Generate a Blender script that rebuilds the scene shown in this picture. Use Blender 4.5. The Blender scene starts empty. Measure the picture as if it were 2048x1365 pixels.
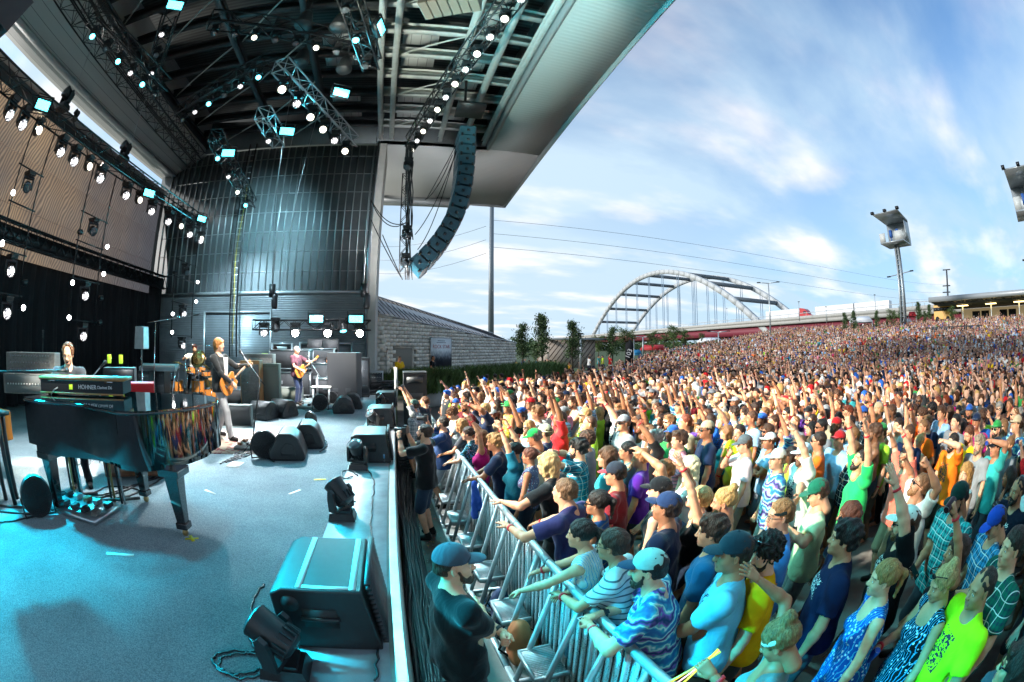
import bpy, math, random
import numpy as np
from mathutils import Matrix, Vector
random.seed(7); np.random.seed(7)
SC = bpy.context.scene
COL = SC.collection
# ---------------------------------------------------------------- camera: full-frame fisheye (equisolid) on the lip of the stage
CAM_H, YAW, PITCH = 3.15, 15.5, 1.0
cd = bpy.data.cameras.new('camera'); cam = bpy.data.objects.new('camera', cd); COL.objects.link(cam); SC.camera = cam
cd.type = 'PANO'; SC.render.engine = 'CYCLES'
for tgt in (cd, getattr(cd, 'cycles', None)):
    if tgt is None: continue
    for k, v in (('panorama_type', 'FISHEYE_EQUISOLID'), ('fisheye_lens', 15.0), ('fisheye_fov', math.radians(200))):
        try: setattr(tgt, k, v)
        except Exception: pass
cd.sensor_width = 36; cd.sensor_height = 24; cd.sensor_fit = 'HORIZONTAL'; cd.clip_start = .02; cd.clip_end = 5000
cam.location = (0, 0, CAM_H); cam.rotation_euler = (math.radians(90 + PITCH), 0, math.radians(-YAW))
# the same lens as a function: photograph pixel (2048 wide) to a direction, then to a point on a plane of the place
_F = 15 / 36 * 2048
def ray(px, py):
    x = px - 1024; y = 682.5 - py; r = math.hypot(x, y) + 1e-9; th = 2 * math.asin(r / (2 * _F)); s = math.sin(th) / r
    d = Vector((x * s, math.cos(th), y * s))
    return Matrix.Rotation(math.radians(-YAW), 3, 'Z') @ (Matrix.Rotation(math.radians(PITCH), 3, 'X') @ d)
def _hit(px, py, ax, val):
    d = ray(px, py); o = (0, 0, CAM_H); t = (val - o[ax]) / d[ax]
    return np.array([d[0] * t, d[1] * t, CAM_H + d[2] * t])
def atx(px, py, X): return _hit(px, py, 0, X)
def aty(px, py, Y): return _hit(px, py, 1, Y)
def atz(px, py, Z): return _hit(px, py, 2, Z)
# ---------------------------------------------------------------- sky, sun, exposure
SUN_EL, SUN_AZ = 16.0, 285.0      # low sun behind the stage; azimuth clockwise from +Y
w = bpy.data.worlds.new('World'); SC.world = w; w.use_nodes = True; nt = w.node_tree; nd = nt.nodes; lk = nt.links.new; nd.clear()
def N_(t, **k):
    x = nd.new(t)
    for a, b in k.items(): setattr(x, a, b)
    return x
out = N_('ShaderNodeOutputWorld'); bg = N_('ShaderNodeBackground'); sky = N_('ShaderNodeTexSky', sky_type='NISHITA', sun_disc=False)
sky.sun_elevation = math.radians(SUN_EL); sky.sun_rotation = math.radians(SUN_AZ); sky.air_density = 1.0; sky.dust_density = .6; sky.ozone_density = 2.5
tc = N_('ShaderNodeTexCoord'); sep = N_('ShaderNodeSeparateXYZ'); lk(tc.outputs['Generated'], sep.inputs[0])
# clouds lie on a high layer: project the view direction onto a plane overhead
zc = N_('ShaderNodeMath', operation='MAXIMUM'); lk(sep.outputs[2], zc.inputs[0]); zc.inputs[1].default_value = .0
za = N_('ShaderNodeMath', operation='ADD'); lk(zc.outputs[0], za.inputs[0]); za.inputs[1].default_value = .16
dv = N_('ShaderNodeVectorMath', operation='DIVIDE'); lk(tc.outputs['Generated'], dv.inputs[0]); cz = N_('ShaderNodeCombineXYZ')
for i in range(3): lk(za.outputs[0], cz.inputs[i])
lk(cz.outputs[0], dv.inputs[1])
mp = N_('ShaderNodeMapping'); lk(dv.outputs[0], mp.inputs[0]); mp.inputs['Rotation'].default_value = (0, 0, math.radians(-18)); mp.inputs['Scale'].default_value = (.55, 1.0, 0); mp.inputs['Location'].default_value = (1.9, .4, 0)
n1 = N_('ShaderNodeTexNoise'); lk(mp.outputs[0], n1.inputs[0]); n1.inputs['Scale'].default_value = 1.25; n1.inputs['Detail'].default_value = 6; n1.inputs['Roughness'].default_value = .52; n1.inputs['Distortion'].default_value = .25
r1 = N_('ShaderNodeMapRange', interpolation_type='SMOOTHSTEP'); lk(n1.outputs[0], r1.inputs[0]); r1.inputs[1].default_value = .38; r1.inputs[2].default_value = .72
n2 = N_('ShaderNodeTexNoise'); lk(mp.outputs[0], n2.inputs[0]); n2.inputs['Scale'].default_value = 2.4; n2.inputs['Detail'].default_value = 6; n2.inputs['Roughness'].default_value = .5
r2 = N_('ShaderNodeMapRange', interpolation_type='SMOOTHSTEP'); lk(n2.outputs[0], r2.inputs[0]); r2.inputs[1].default_value = .46; r2.inputs[2].default_value = .76
# horizon band: paler, thicker cloud low down
hz = N_('ShaderNodeMapRange'); lk(sep.outputs[2], hz.inputs[0]); hz.inputs[1].default_value = 0.0; hz.inputs[2].default_value = .74; hz.inputs[3].default_value = .95; hz.inputs[4].default_value = .10
mx = N_('ShaderNodeMath', operation='MULTIPLY_ADD', use_clamp=True); lk(r1.outputs[0], mx.inputs[0]); mx.inputs[1].default_value = .62; lk(hz.outputs[0], mx.inputs[2])
SKYK = N_('ShaderNodeMix', data_type='RGBA', blend_type='MULTIPLY'); SKYK.inputs[0].default_value = 1; lk(sky.outputs[0], SKYK.inputs[6]); SKYK.inputs[7].default_value = (.38, .98, 1.42, 1)
cc = N_('ShaderNodeMix', data_type='RGBA'); lk(r2.outputs[0], cc.inputs[0]); cc.inputs[6].default_value = (3.5, 4.75, 5.85, 1); cc.inputs[7].default_value = (7.0, 6.8, 6.7, 1)
cm = N_('ShaderNodeMix', data_type='RGBA'); lk(mx.outputs[0], cm.inputs[0]); lk(SKYK.outputs[2], cm.inputs[6]); lk(cc.outputs[2], cm.inputs[7])
# thinner air light towards the sun side: the haze there is whiter
dp = N_('ShaderNodeVectorMath', operation='DOT_PRODUCT'); lk(tc.outputs['Generated'], dp.inputs[0]); dp.inputs[1].default_value = (math.sin(math.radians(SUN_AZ)), math.cos(math.radians(SUN_AZ)), 0)
dm = N_('ShaderNodeMapRange', interpolation_type='SMOOTHSTEP'); lk(dp.outputs['Value'], dm.inputs[0]); dm.inputs[1].default_value = -.85; dm.inputs[2].default_value = -.05; dm.inputs[3].default_value = -.05; dm.inputs[4].default_value = .22
ad = N_('ShaderNodeMath', operation='ADD', use_clamp=True); lk(mx.outputs[0], ad.inputs[0]); lk(dm.outputs[0], ad.inputs[1]); lk(ad.outputs[0], cm.inputs[0])
a2 = N_('ShaderNodeMath', operation='MULTIPLY_ADD', use_clamp=True); lk(dm.outputs[0], a2.inputs[0]); a2.inputs[1].default_value = .45; lk(r2.outputs[0], a2.inputs[2]); lk(a2.outputs[0], cc.inputs[0])
lk(cm.outputs[2], bg.inputs[0]); bg.inputs[1].default_value = .10; lk(bg.outputs[0], out.inputs[0])
sl = bpy.data.lights.new('sun', 'SUN'); sl.energy = 2.3; sl.angle = math.radians(10); sl.color = (1, .96, .91); so = bpy.data.objects.new('sun', sl); COL.objects.link(so)
_a, _e = math.radians(SUN_AZ), math.radians(SUN_EL); _d = Vector((math.sin(_a) * math.cos(_e), math.cos(_a) * math.cos(_e), math.sin(_e)))
so.rotation_euler = _d.to_track_quat('Z', 'Y').to_euler()
SC.view_settings.view_transform = 'Standard'; SC.view_settings.look = 'None'; SC.view_settings.exposure = 0.8; SC.view_settings.gamma = 1; SC.view_settings.use_curve_mapping = False
SC.cycles.use_denoising = True; SC.cycles.max_bounces = 5; SC.cycles.diffuse_bounces = 2; SC.cycles.glossy_bounces = 3; SC.cycles.transmission_bounces = 3; SC.cycles.sample_clamp_indirect = 4.0
try: SC.cycles.denoiser = 'OPENIMAGEDENOISE'; SC.cycles.use_adaptive_sampling = True; SC.cycles.adaptive_threshold = .02
except Exception: pass
ZF = .28     # level of the pit and arena floor
S = 1.47     # stage deck height
# ---------------------------------------------------------------- helpers
V = lambda *a: np.array(a, float)
def link(o):
    COL.objects.link(o); return o
def mesh_from(name, v, f, mats=(), smooth=False, cols=None):
    """v: (n,3), f: list of index lists or (m,3)/(m,4) arrays"""
    me = bpy.data.meshes.new(name)
    v = np.asarray(v, np.float32).reshape(-1, 3)
    if isinstance(f, np.ndarray):
        fl = [f]
    elif len(f) and isinstance(f[0], np.ndarray) and f[0].ndim == 2:
        fl = [a for a in f if len(a)]
    else:
        fl = None
    if fl is not None:
        loops = np.concatenate([a.ravel() for a in fl]).astype(np.int32)
        tot = np.concatenate([np.full(len(a), a.shape[1], np.int32) for a in fl])
    else:
        loops = np.array([i for q in f for i in q], np.int32); tot = np.array([len(q) for q in f], np.int32)
    st = np.zeros(len(tot), np.int32); st[1:] = np.cumsum(tot)[:-1]
    me.vertices.add(len(v)); me.vertices.foreach_set('co', v.ravel())
    me.loops.add(len(loops)); me.loops.foreach_set('vertex_index', loops)
    me.polygons.add(len(tot)); me.polygons.foreach_set('loop_start', st); me.polygons.foreach_set('loop_total', tot)
    me.update(calc_edges=True)
    if smooth: me.polygons.foreach_set('use_smooth', np.ones(len(tot), bool))
    for m in mats: me.materials.append(m)
    if cols is not None:
        a = me.color_attributes.new('mask', 'FLOAT_COLOR', 'POINT')
        c = np.ones((len(v), 4), np.float32); c[:, :3] = cols; a.data.foreach_set('color', c.ravel())
    return me
def rotm(ax, deg):
    return np.array(Matrix.Rotation(math.radians(deg), 3, ax))
def euler(x=0, y=0, z=0):
    return rotm('Z', z) @ rotm('Y', y) @ rotm('X', x)
def look(d, up=(0, 0, 1)):
    """3x3 whose columns are x,y,z with y along d"""
    y = np.array(d, float); y /= np.linalg.norm(y); u = np.array(up, float)
    if abs(y @ u) > .99: u = V(1, 0, 0)
    x = np.cross(y, u); x /= np.linalg.norm(x); z = np.cross(x, y)
    return np.stack([x, y, z], 1)
class MB:
    def __init__(s): s.v = []; s.f = []; s.n = 0; s.mi = []; s.m = 0
    def add(s, v, f):
        v = np.asarray(v, float).reshape(-1, 3); s.v.append(v)
        for q in f: s.f.append([i + s.n for i in q]); s.mi.append(s.m)
        s.n += len(v); return s
    def box(s, c, d, R=None, taper=1.0):
        x, y, z = [k / 2 for k in d]; t = taper
        v = V([-x, -y, -z], [x, -y, -z], [x, y, -z], [-x, y, -z], [-x * t, -y * t, z], [x * t, -y * t, z], [x * t, y * t, z], [-x * t, y * t, z])
        if R is not None: v = v @ np.asarray(R).T
        return s.add(v + np.array(c, float), [(3, 2, 1, 0), (4, 5, 6, 7), (0, 1, 5, 4), (1, 2, 6, 5), (2, 3, 7, 6), (3, 0, 4, 7)])
    def bbox(s, a, b):
        a = np.array(a, float); b = np.array(b, float); return s.box((a + b) / 2, np.abs(b - a))
    def tube(s, a, b, r, r2=None, n=8, cap=True):
        a = np.array(a, float); b = np.array(b, float); r2 = r if r2 is None else r2
        M = look(b - a); x, z = M[:, 0], M[:, 2]; t = np.arange(n) * 2 * math.pi / n
        ring = np.cos(t)[:, None] * x + np.sin(t)[:, None] * z
        v = np.concatenate([a + ring * r, b + ring * r2]); f = [(i, (i + 1) % n, n + (i + 1) % n, n + i) for i in range(n)]
        if cap: f += [tuple(range(n - 1, -1, -1)), tuple(range(n, 2 * n))]
        return s.add(v, f)
    def path(s, pts, r, n=6):
        pts = [np.array(p, float) for p in pts]; t = np.arange(n) * 2 * math.pi / n; vs = []; prev = V(0, 0, 1)
        for i, p in enumerate(pts):
            d = pts[min(i + 1, len(pts) - 1)] - pts[max(i - 1, 0)]
            M = look(d, prev if abs(prev @ (d / (np.linalg.norm(d) + 1e-9))) < .95 else V(1, 0.1, 0)); prev = M[:, 2]
            rr = r[i] if hasattr(r, '__len__') else r
            vs.append(p + (np.cos(t)[:, None] * M[:, 0] + np.sin(t)[:, None] * M[:, 2]) * rr)
        f = [(k * n + i, k * n + (i + 1) % n, (k + 1) * n + (i + 1) % n, (k + 1) * n + i) for k in range(len(pts) - 1) for i in range(n)]
        f += [tuple(range(n - 1, -1, -1)), tuple(range((len(pts) - 1) * n, len(pts) * n))]
        return s.add(np.concatenate(vs), f)
    def lathe(s, prof, M=None, c=(0, 0, 0), n=20):
        """prof: list of (r,z)"""
        t = np.arange(n) * 2 * math.pi / n; v = []
        for r, z in prof: v.append(np.stack([np.cos(t) * r, np.sin(t) * r, np.full(n, z)], 1))
        v = np.concatenate(v)
        if M is not None: v = v @ np.asarray(M).T
        f = [(k * n + i, k * n + (i + 1) % n, (k + 1) * n + (i + 1) % n, (k + 1) * n + i) for k in range(len(prof) - 1) for i in range(n)]
        f += [tuple(range(n - 1, -1, -1)), tuple(range((len(prof) - 1) * n, len(prof) * n))]
        return s.add(v + np.array(c, float), f)
    def prism(s, poly, h, M=None, c=(0, 0, 0)):
        """poly in local xy extruded along local z from 0 to h"""
        n = len(poly); p = np.array([(x, y, 0) for x, y in poly] + [(x, y, h) for x, y in poly], float)
        if M is not None: p = p @ np.asarray(M).T
        f = [(i, (i + 1) % n, n + (i + 1) % n, n + i) for i in range(n)] + [tuple(range(n - 1, -1, -1)), tuple(range(n, 2 * n))]
        return s.add(p + np.array(c, float), f)
    def quad(s, *p): return s.add(p, [tuple(range(len(p)))])
    def sphere(s, c, r, n=10, m=6, R=None):
        r = np.array([r] * 3 if np.isscalar(r) else r, float)
        prof = [(math.sin(math.pi * (k + .001) / m if k < m else math.pi - .001), -math.cos(math.pi * k / m)) for k in range(m + 1)]
        t = np.arange(n) * 2 * math.pi / n; v = np.concatenate([np.stack([np.cos(t) * a, np.sin(t) * a, np.full(n, z)], 1) for a, z in prof]) * r
        if R is not None: v = v @ np.asarray(R).T
        return s.add(v + np.array(c, float), [(k * n + i, k * n + (i + 1) % n, (k + 1) * n + (i + 1) % n, (k + 1) * n + i) for k in range(m) for i in range(n)])
    def mesh(s, name, *mats, smooth=False):
        me = mesh_from(name, np.concatenate(s.v), s.f, mats)
        if len(mats) > 1: me.polygons.foreach_set('material_index', np.array(s.mi, np.int32))
        if smooth: me.shade_smooth() if smooth is True else shade(me, smooth)
        return me
    def build(s, name, mat, parent=None, smooth=False, bevel=0, M=None, **kw):
        mats = mat if isinstance(mat, (list, tuple)) else [mat]
        o = link(bpy.data.objects.new(name, s.mesh(name, *mats, smooth=smooth)))
        if parent: o.parent = parent
        if M is not None: o.matrix_local = M
        if bevel:
            b = o.modifiers.new('b', 'BEVEL'); b.width = bevel; b.segments = 2; b.limit_method = 'ANGLE'; b.angle_limit = .6
            b.harden_normals = False
            o.data.shade_smooth(); shade(o.data, 40)
        tag(o, **kw); return o
def shade(me, deg):
    me.polygons.foreach_set('use_smooth', np.ones(len(me.polygons), bool))
    me.set_sharp_from_angle(angle=math.radians(deg))
def tag(o, label=None, cat=None, group=None, kind=None):
    if label: o['label'] = label
    if cat: o['category'] = cat
    if group: o['group'] = group
    if kind: o['kind'] = kind
    return o
def M4(loc=(0, 0, 0), R=None, s=1.0):
    m = np.eye(4); m[:3, :3] = (np.eye(3) if R is None else np.asarray(R)) * s; m[:3, 3] = loc
    return Matrix(m.tolist())
def empty(name, loc=(0, 0, 0), R=None, s=1.0, **kw):
    o = link(bpy.data.objects.new(name, None)); o.matrix_world = M4(loc, R, s); o.empty_display_size = .1
    return tag(o, **kw)
def child(name, me, parent, M=None, **kw):
    o = link(bpy.data.objects.new(name, me)); o.parent = parent
    if M is not None: o.matrix_local = M
    return tag(o, **kw)
def copy_tree(o, parent=None):
    c = link(o.copy())
    if parent: c.parent = parent; c.matrix_parent_inverse = o.matrix_parent_inverse.copy()
    for ch in KIDS.get(o.name, None) or [x for x in o.children]: copy_tree(ch, c)
    return c
KIDS = {}
def place(o, loc, R=None, s=1.0, **kw):
    o.matrix_world = M4(loc, R, s); return tag(o, **kw)
# ---------------------------------------------------------------- materials
MATS = {}
def hexc(h):
    h = h.lstrip('#'); c = [int(h[i:i + 2], 16) / 255 for i in (0, 2, 4)]
    return tuple(x / 12.92 if x <= .04045 else ((x + .055) / 1.055) ** 2.4 for x in c)
class NT:
    """small node-tree writer"""
    def __init__(s, nt): s.nt = nt
    def n(s, t, **kw):
        nd = s.nt.nodes.new(t)
        for k, v in kw.items():
            if k.startswith('i_'):
                key = k[2:]; key = int(key) if key.isdigit() else key.replace('_', ' ')
                if isinstance(v, bpy.types.NodeSocket): s.nt.links.new(v, nd.inputs[key])
                else: nd.inputs[key].default_value = v
            else: setattr(nd, k, v)
        return nd
    def math(s, op, a, b=0.0, c=None, clamp=False):
        kw = {'i_0': a, 'i_1': b}
        if c is not None: kw['i_2'] = c
        return s.n('ShaderNodeMath', operation=op, use_clamp=clamp, **kw).outputs[0]
    def mix(s, f, a, b, mode='MIX'):
        nd = s.n('ShaderNodeMix', data_type='RGBA', blend_type=mode)
        for k, v in ((0, f), (6, a), (7, b)):
            if isinstance(v, bpy.types.NodeSocket): s.nt.links.new(v, nd.inputs[k])
            elif k == 0: nd.inputs[0].default_value = v
            else: nd.inputs[k].default_value = tuple(v)[:3] + (1,)
        return nd.outputs[2]
    def coord(s, kind='Object', scale=(1, 1, 1), rot=(0, 0, 0)):
        tc = s.n('ShaderNodeTexCoord'); return s.n('ShaderNodeMapping', i_Vector=tc.outputs[kind], i_Scale=scale, i_Rotation=rot).outputs[0]
    def noise(s, vec, scale, detail=4, rough=.55, dist=0.0):
        return s.n('ShaderNodeTexNoise', i_Vector=vec, i_Scale=scale, i_Detail=detail, i_Roughness=rough, i_Distortion=dist).outputs
    def ramp(s, f, *stops):
        nd = s.n('ShaderNodeValToRGB', i_0=f); cr = nd.color_ramp
        while len(cr.elements) < len(stops): cr.elements.new(.5)
        for e, (p, c) in zip(cr.elements, stops):
            e.position = p; e.color = (c, c, c, 1) if np.isscalar(c) else tuple(c)[:3] + (1,)
        return nd.outputs[0]
def mat(name, col=(.5, .5, .5), rough=.6, metal=0.0, emit=None, es=0.0, bump=0.0, bscale=50.0, vary=0.0, vscale=3.0, spec=.5, coat=0.0, sub=0.0, objcol=False, fn=None, stretch=(1, 1, 1), sheen=0.0, trans=0.0):
    if name in MATS: return MATS[name]
    if isinstance(col, str): col = hexc(col)
    m = bpy.data.materials.new(name); MATS[name] = m; m.use_nodes = True; nt = m.node_tree; b = nt.nodes['Principled BSDF']; N = NT(nt)
    b.inputs['Base Color'].default_value = (*col, 1); b.inputs['Roughness'].default_value = rough; b.inputs['Metallic'].default_value = metal
    b.inputs['Specular IOR Level'].default_value = spec; b.inputs['Coat Weight'].default_value = coat
    if trans: b.inputs['Transmission Weight'].default_value = trans
    if sheen: b.inputs['Sheen Weight'].default_value = sheen
    if sub: b.inputs['Subsurface Weight'].default_value = sub; b.inputs['Subsurface Radius'].default_value = (1, .35, .2); b.inputs['Subsurface Scale'].default_value = .01
    if emit: b.inputs['Emission Color'].default_value = (*(hexc(emit) if isinstance(emit, str) else emit), 1); b.inputs['Emission Strength'].default_value = es
    base = None
    if objcol: base = N.n('ShaderNodeObjectInfo').outputs['Color']
    if fn: base = fn(N, b, base) or base
    if vary:
        vec = N.coord('Object', stretch); no = N.noise(vec, vscale, 5, .6)[0]
        k = N.n('ShaderNodeMapRange', i_Value=no, i_1=.3, i_2=.7, i_3=1 - vary, i_4=1 + vary).outputs[0]
        base = N.mix(1.0, base if base is not None else (*col,), N.n('ShaderNodeCombineColor', i_0=k, i_1=k, i_2=k).outputs[0], 'MULTIPLY')
    if base is not None: nt.links.new(base, b.inputs['Base Color'])
    if bump:
        vec = N.coord('Object', stretch); no = N.noise(vec, bscale, 4)[0]
        nt.links.new(N.n('ShaderNodeBump', i_Strength=bump, i_Distance=.01, i_Height=no).outputs[0], b.inputs['Normal'])
    return m
# ---------------------------------------------------------------- materials in use
def _skin(N, b, base):
    a = N.n('ShaderNodeAttribute', attribute_name='mask'); sp = N.n('ShaderNodeSeparateColor', i_0=a.outputs['Color']).outputs
    no = N.noise(N.coord('Object'), 18, 3)[0]; k = N.n('ShaderNodeMapRange', i_Value=no, i_1=.3, i_2=.7, i_3=.9, i_4=1.08).outputs[0]
    c = N.mix(1.0, base, N.n('ShaderNodeCombineColor', i_0=k, i_1=k, i_2=k).outputs[0], 'MULTIPLY')
    c = N.mix(sp[0], c, (.42, .10, .09)); c = N.mix(sp[1], c, (.75, .72, .68)); return N.mix(sp[2], c, (.03, .018, .012))
mat('skin', rough=.5, sub=.12, objcol=True, fn=_skin, spec=.4)
def _cloth(N, b, base):
    vec = N.coord('Object'); no = N.noise(vec, 9, 4)[0]; k = N.n('ShaderNodeMapRange', i_Value=no, i_1=.3, i_2=.7, i_3=.88, i_4=1.08).outputs[0]
    f = N.noise(vec, 8, 3, .5, .9)[0]
    N.nt.links.new(N.n('ShaderNodeBump', i_Strength=.4, i_Distance=.03, i_Height=f).outputs[0], b.inputs['Normal'])
    return N.mix(1.0, base, N.n('ShaderNodeCombineColor', i_0=k, i_1=k, i_2=k).outputs[0], 'MULTIPLY')
mat('cloth', rough=.9, objcol=True, fn=_cloth, spec=.15, sheen=.15)
def _pat(kind):
    def fn(N, b, base):
        vec = N.coord('Object'); xyz = N.n('ShaderNodeSeparateXYZ', i_0=vec).outputs
        st = lambda v, f, w: N.math('LESS_THAN', N.math('FRACT', N.math('MULTIPLY', v, f)), w)
        if kind == 'stripe': c = N.mix(st(xyz[2], 22, .25), base, (.10, .14, .16))
        elif kind == 'plaid':
            a = st(xyz[2], 24, .42); d = st(N.math('ADD', xyz[0], N.math('MULTIPLY', xyz[1], .8)), 24, .42)
            c = N.mix(N.math('MULTIPLY', N.math('ADD', a, d), .45), base, (.015, .035, .06)); c = N.mix(N.math('MULTIPLY', st(xyz[2], 12, .07), .8), c, (.7, .7, .66)); c = N.mix(N.math('MULTIPLY', st(xyz[0], 12, .07), .8), c, (.7, .7, .66))
        elif kind == 'tiedye':
            w = N.n('ShaderNodeTexWave', wave_type='RINGS', i_Vector=vec, i_Scale=2.6, i_Distortion=7.0, i_Detail=3.0, i_Detail_Scale=2.2).outputs[1]
            c = N.ramp(w, (.0, (.03, .12, .30)), (.3, (.05, .35, .45)), (.5, (.62, .75, .72)), (.7, (.10, .45, .35)), (.85, (.25, .10, .40)), (1.0, (.02, .05, .12)))
        elif kind == 'floral':
            v = N.n('ShaderNodeTexVoronoi', i_Vector=vec, i_Scale=30.0).outputs[0]; w = N.n('ShaderNodeTexWave', i_Vector=vec, i_Scale=14.0, i_Distortion=6.0).outputs[1]
            c = N.mix(N.math('LESS_THAN', v, .28), base, (.6, .68, .75)); c = N.mix(N.math('GREATER_THAN', w, .88), c, (.05, .35, .6))
        elif kind == 'print':   # plain shirt with a dark printed patch on the chest
            d = N.math('MULTIPLY', N.math('LESS_THAN', N.math('ABSOLUTE', xyz[0]), .085), N.math('LESS_THAN', N.math('ABSOLUTE', N.math('SUBTRACT', xyz[2], 1.26)), .12))
            d = N.math('MULTIPLY', d, N.math('GREATER_THAN', xyz[1], .02)); v = N.noise(vec, 55, 2)[0]; c = N.mix(N.math('MULTIPLY', d, N.math('GREATER_THAN', v, .5)), base, (.03, .035, .05))
        elif kind == 'lightprint':
            d = N.math('MULTIPLY', N.math('LESS_THAN', N.math('ABSOLUTE', xyz[0]), .10), N.math('LESS_THAN', N.math('ABSOLUTE', N.math('SUBTRACT', xyz[2], 1.30)), .07))
            d = N.math('MULTIPLY', d, N.math('GREATER_THAN', xyz[1], .02)); v = N.noise(vec, 60, 2)[0]; c = N.mix(N.math('MULTIPLY', d, N.math('GREATER_THAN', v, .52)), base, (.6, .62, .6))
        return _cloth(N, b, c)
    return fn
for k in ('stripe', 'plaid', 'tiedye', 'floral', 'print', 'lightprint'): mat('cloth_' + k, rough=.9, objcol=True, fn=_pat(k), spec=.15)
mat('hair', rough=.55, objcol=True, bump=1.0, bscale=110, stretch=(1, 1, .22), vary=.5, vscale=60, spec=.4)
mat('shades', '#101418', rough=.08, spec=.8)
mat('white_plastic', (.8, .8, .8), rough=.3)
# ---------------------------------------------------------------- bodies: smooth blends of tapered limbs, meshed as one surface
import openvdb as vdb
def _sminf(a, b, k):
    if k <= 0: return np.minimum(a, b)
    h = np.maximum(k - np.abs(a - b), 0) / k
    return np.minimum(a, b) - h * h * k * .25
class SDF:
    def __init__(s): s.p = []; s.cuts = []; s.noise = None
    def rc(s, a, b, ra, rb=None, k=.03, op='u'):
        s.p.append(('rc', np.array(a, float), np.array(b, float), ra, ra if rb is None else rb, k, op)); return s
    def ell(s, c, r, R=None, k=.03, op='u'):
        s.p.append(('el', np.array(c, float), np.array(r, float), None if R is None else np.array(R, float), 0, k, op)); return s
    def cut(s, n, c):
        n = np.array(n, float); s.cuts.append((n / np.linalg.norm(n), np.array(c, float))); return s
    def mesh(s, res, adapt=0.0):
        lo = np.full(3, 1e9); hi = -lo
        for t, a, b, c, d, k, op in s.p:
            if op != 'u': continue
            if t == 'rc': lo = np.minimum(lo, np.minimum(a - c, b - d)); hi = np.maximum(hi, np.maximum(a + c, b + d))
            else: lo = np.minimum(lo, a - b.max()); hi = np.maximum(hi, a + b.max())
        lo -= 4 * res; hi += 4 * res; n = np.ceil((hi - lo) / res).astype(int) + 1
        BIG = .2; A = np.full(n, BIG, np.float32)
        ax = [lo[i] + np.arange(n[i]) * res for i in range(3)]
        for t, a, b, c, d, k, op in s.p:
            m = k + 3 * res
            if t == 'rc': l = np.minimum(a - c, b - d) - m; h = np.maximum(a + c, b + d) + m
            else: l = a - b.max() - m; h = a + b.max() + m
            i0 = np.clip(((l - lo) / res).astype(int), 0, n); i1 = np.clip(((h - lo) / res).astype(int) + 2, 0, n)
            if (i1 <= i0).any(): continue
            X = ax[0][i0[0]:i1[0], None, None].astype(np.float32); Y = ax[1][None, i0[1]:i1[1], None].astype(np.float32); Z = ax[2][None, None, i0[2]:i1[2]].astype(np.float32)
            if t == 'rc':
                ba = b - a; L2 = ba @ ba + 1e-12
                T = np.clip(((X - a[0]) * ba[0] + (Y - a[1]) * ba[1] + (Z - a[2]) * ba[2]) / L2, 0, 1)
                D = np.sqrt((X - a[0] - T * ba[0]) ** 2 + (Y - a[1] - T * ba[1]) ** 2 + (Z - a[2] - T * ba[2]) ** 2) - (c + (d - c) * T)
            else:
                x, y, z = X - a[0], Y - a[1], Z - a[2]
                if c is not None: x, y, z = (c[0, 0] * x + c[1, 0] * y + c[2, 0] * z), (c[0, 1] * x + c[1, 1] * y + c[2, 1] * z), (c[0, 2] * x + c[1, 2] * y + c[2, 2] * z)
                q = np.sqrt((x / b[0]) ** 2 + (y / b[1]) ** 2 + (z / b[2]) ** 2) + 1e-6
                g = np.sqrt((x / b[0] ** 2) ** 2 + (y / b[1] ** 2) ** 2 + (z / b[2] ** 2) ** 2) + 1e-6
                D = q * (q - 1) / g
            sl = tuple(slice(i0[i], i1[i]) for i in range(3))
            if op == 'u': A[sl] = _sminf(A[sl], D, k)
            else: A[sl] = -_sminf(-A[sl], D, k)
        X = ax[0][:, None, None]; Y = ax[1][None, :, None]; Z = ax[2][None, None, :]
        if s.noise:
            amp, fr, ph = s.noise
            A += (amp * (np.sin(X * fr + ph + 2 * np.sin(Z * fr * .7)) * np.sin(Y * fr * 1.1 + 1.3 * ph + 1.5 * np.sin(X * fr * .6)) + .6 * np.sin(Z * fr * 1.3 + ph + 2.2 * np.sin((X + Y) * fr * .8)))).astype(np.float32)
        for nn, c in s.cuts:
            A = np.maximum(A, ((X - c[0]) * nn[0] + (Y - c[1]) * nn[1] + (Z - c[2]) * nn[2]).astype(np.float32))
        A[0] = A[-1] = BIG; A[:, 0] = A[:, -1] = BIG; A[:, :, 0] = A[:, :, -1] = BIG
        g = vdb.FloatGrid(BIG); g.copyFromArray(np.clip(A / res, -4, 4).astype(np.float64)); 
        P, T, Q = g.convertToPolygons(isovalue=0.0, adaptivity=adapt)
        return (P * res + lo).astype(np.float32), [np.asarray(T)[:, ::-1].astype(np.int64), np.asarray(Q)[:, ::-1].astype(np.int64)]
def xf(m, R, t, s=1.0): return ((m[0] * s) @ np.asarray(R).T + np.asarray(t), m[1])
def join(ms):
    """ms: list of (v,[tris,quads],colour(3)|array)"""
    vs, T, Q, C, n = [], [], [], [], 0
    for v, (t, q), c in ms:
        vs.append(v); T.append(t + n); Q.append(q + n); n += len(v)
        c = np.asarray(c, float); C.append(c if c.ndim == 2 else np.tile(c, (len(v), 1)))
    return np.concatenate(vs), [np.concatenate(T), np.concatenate(Q)], np.concatenate(C)
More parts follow.
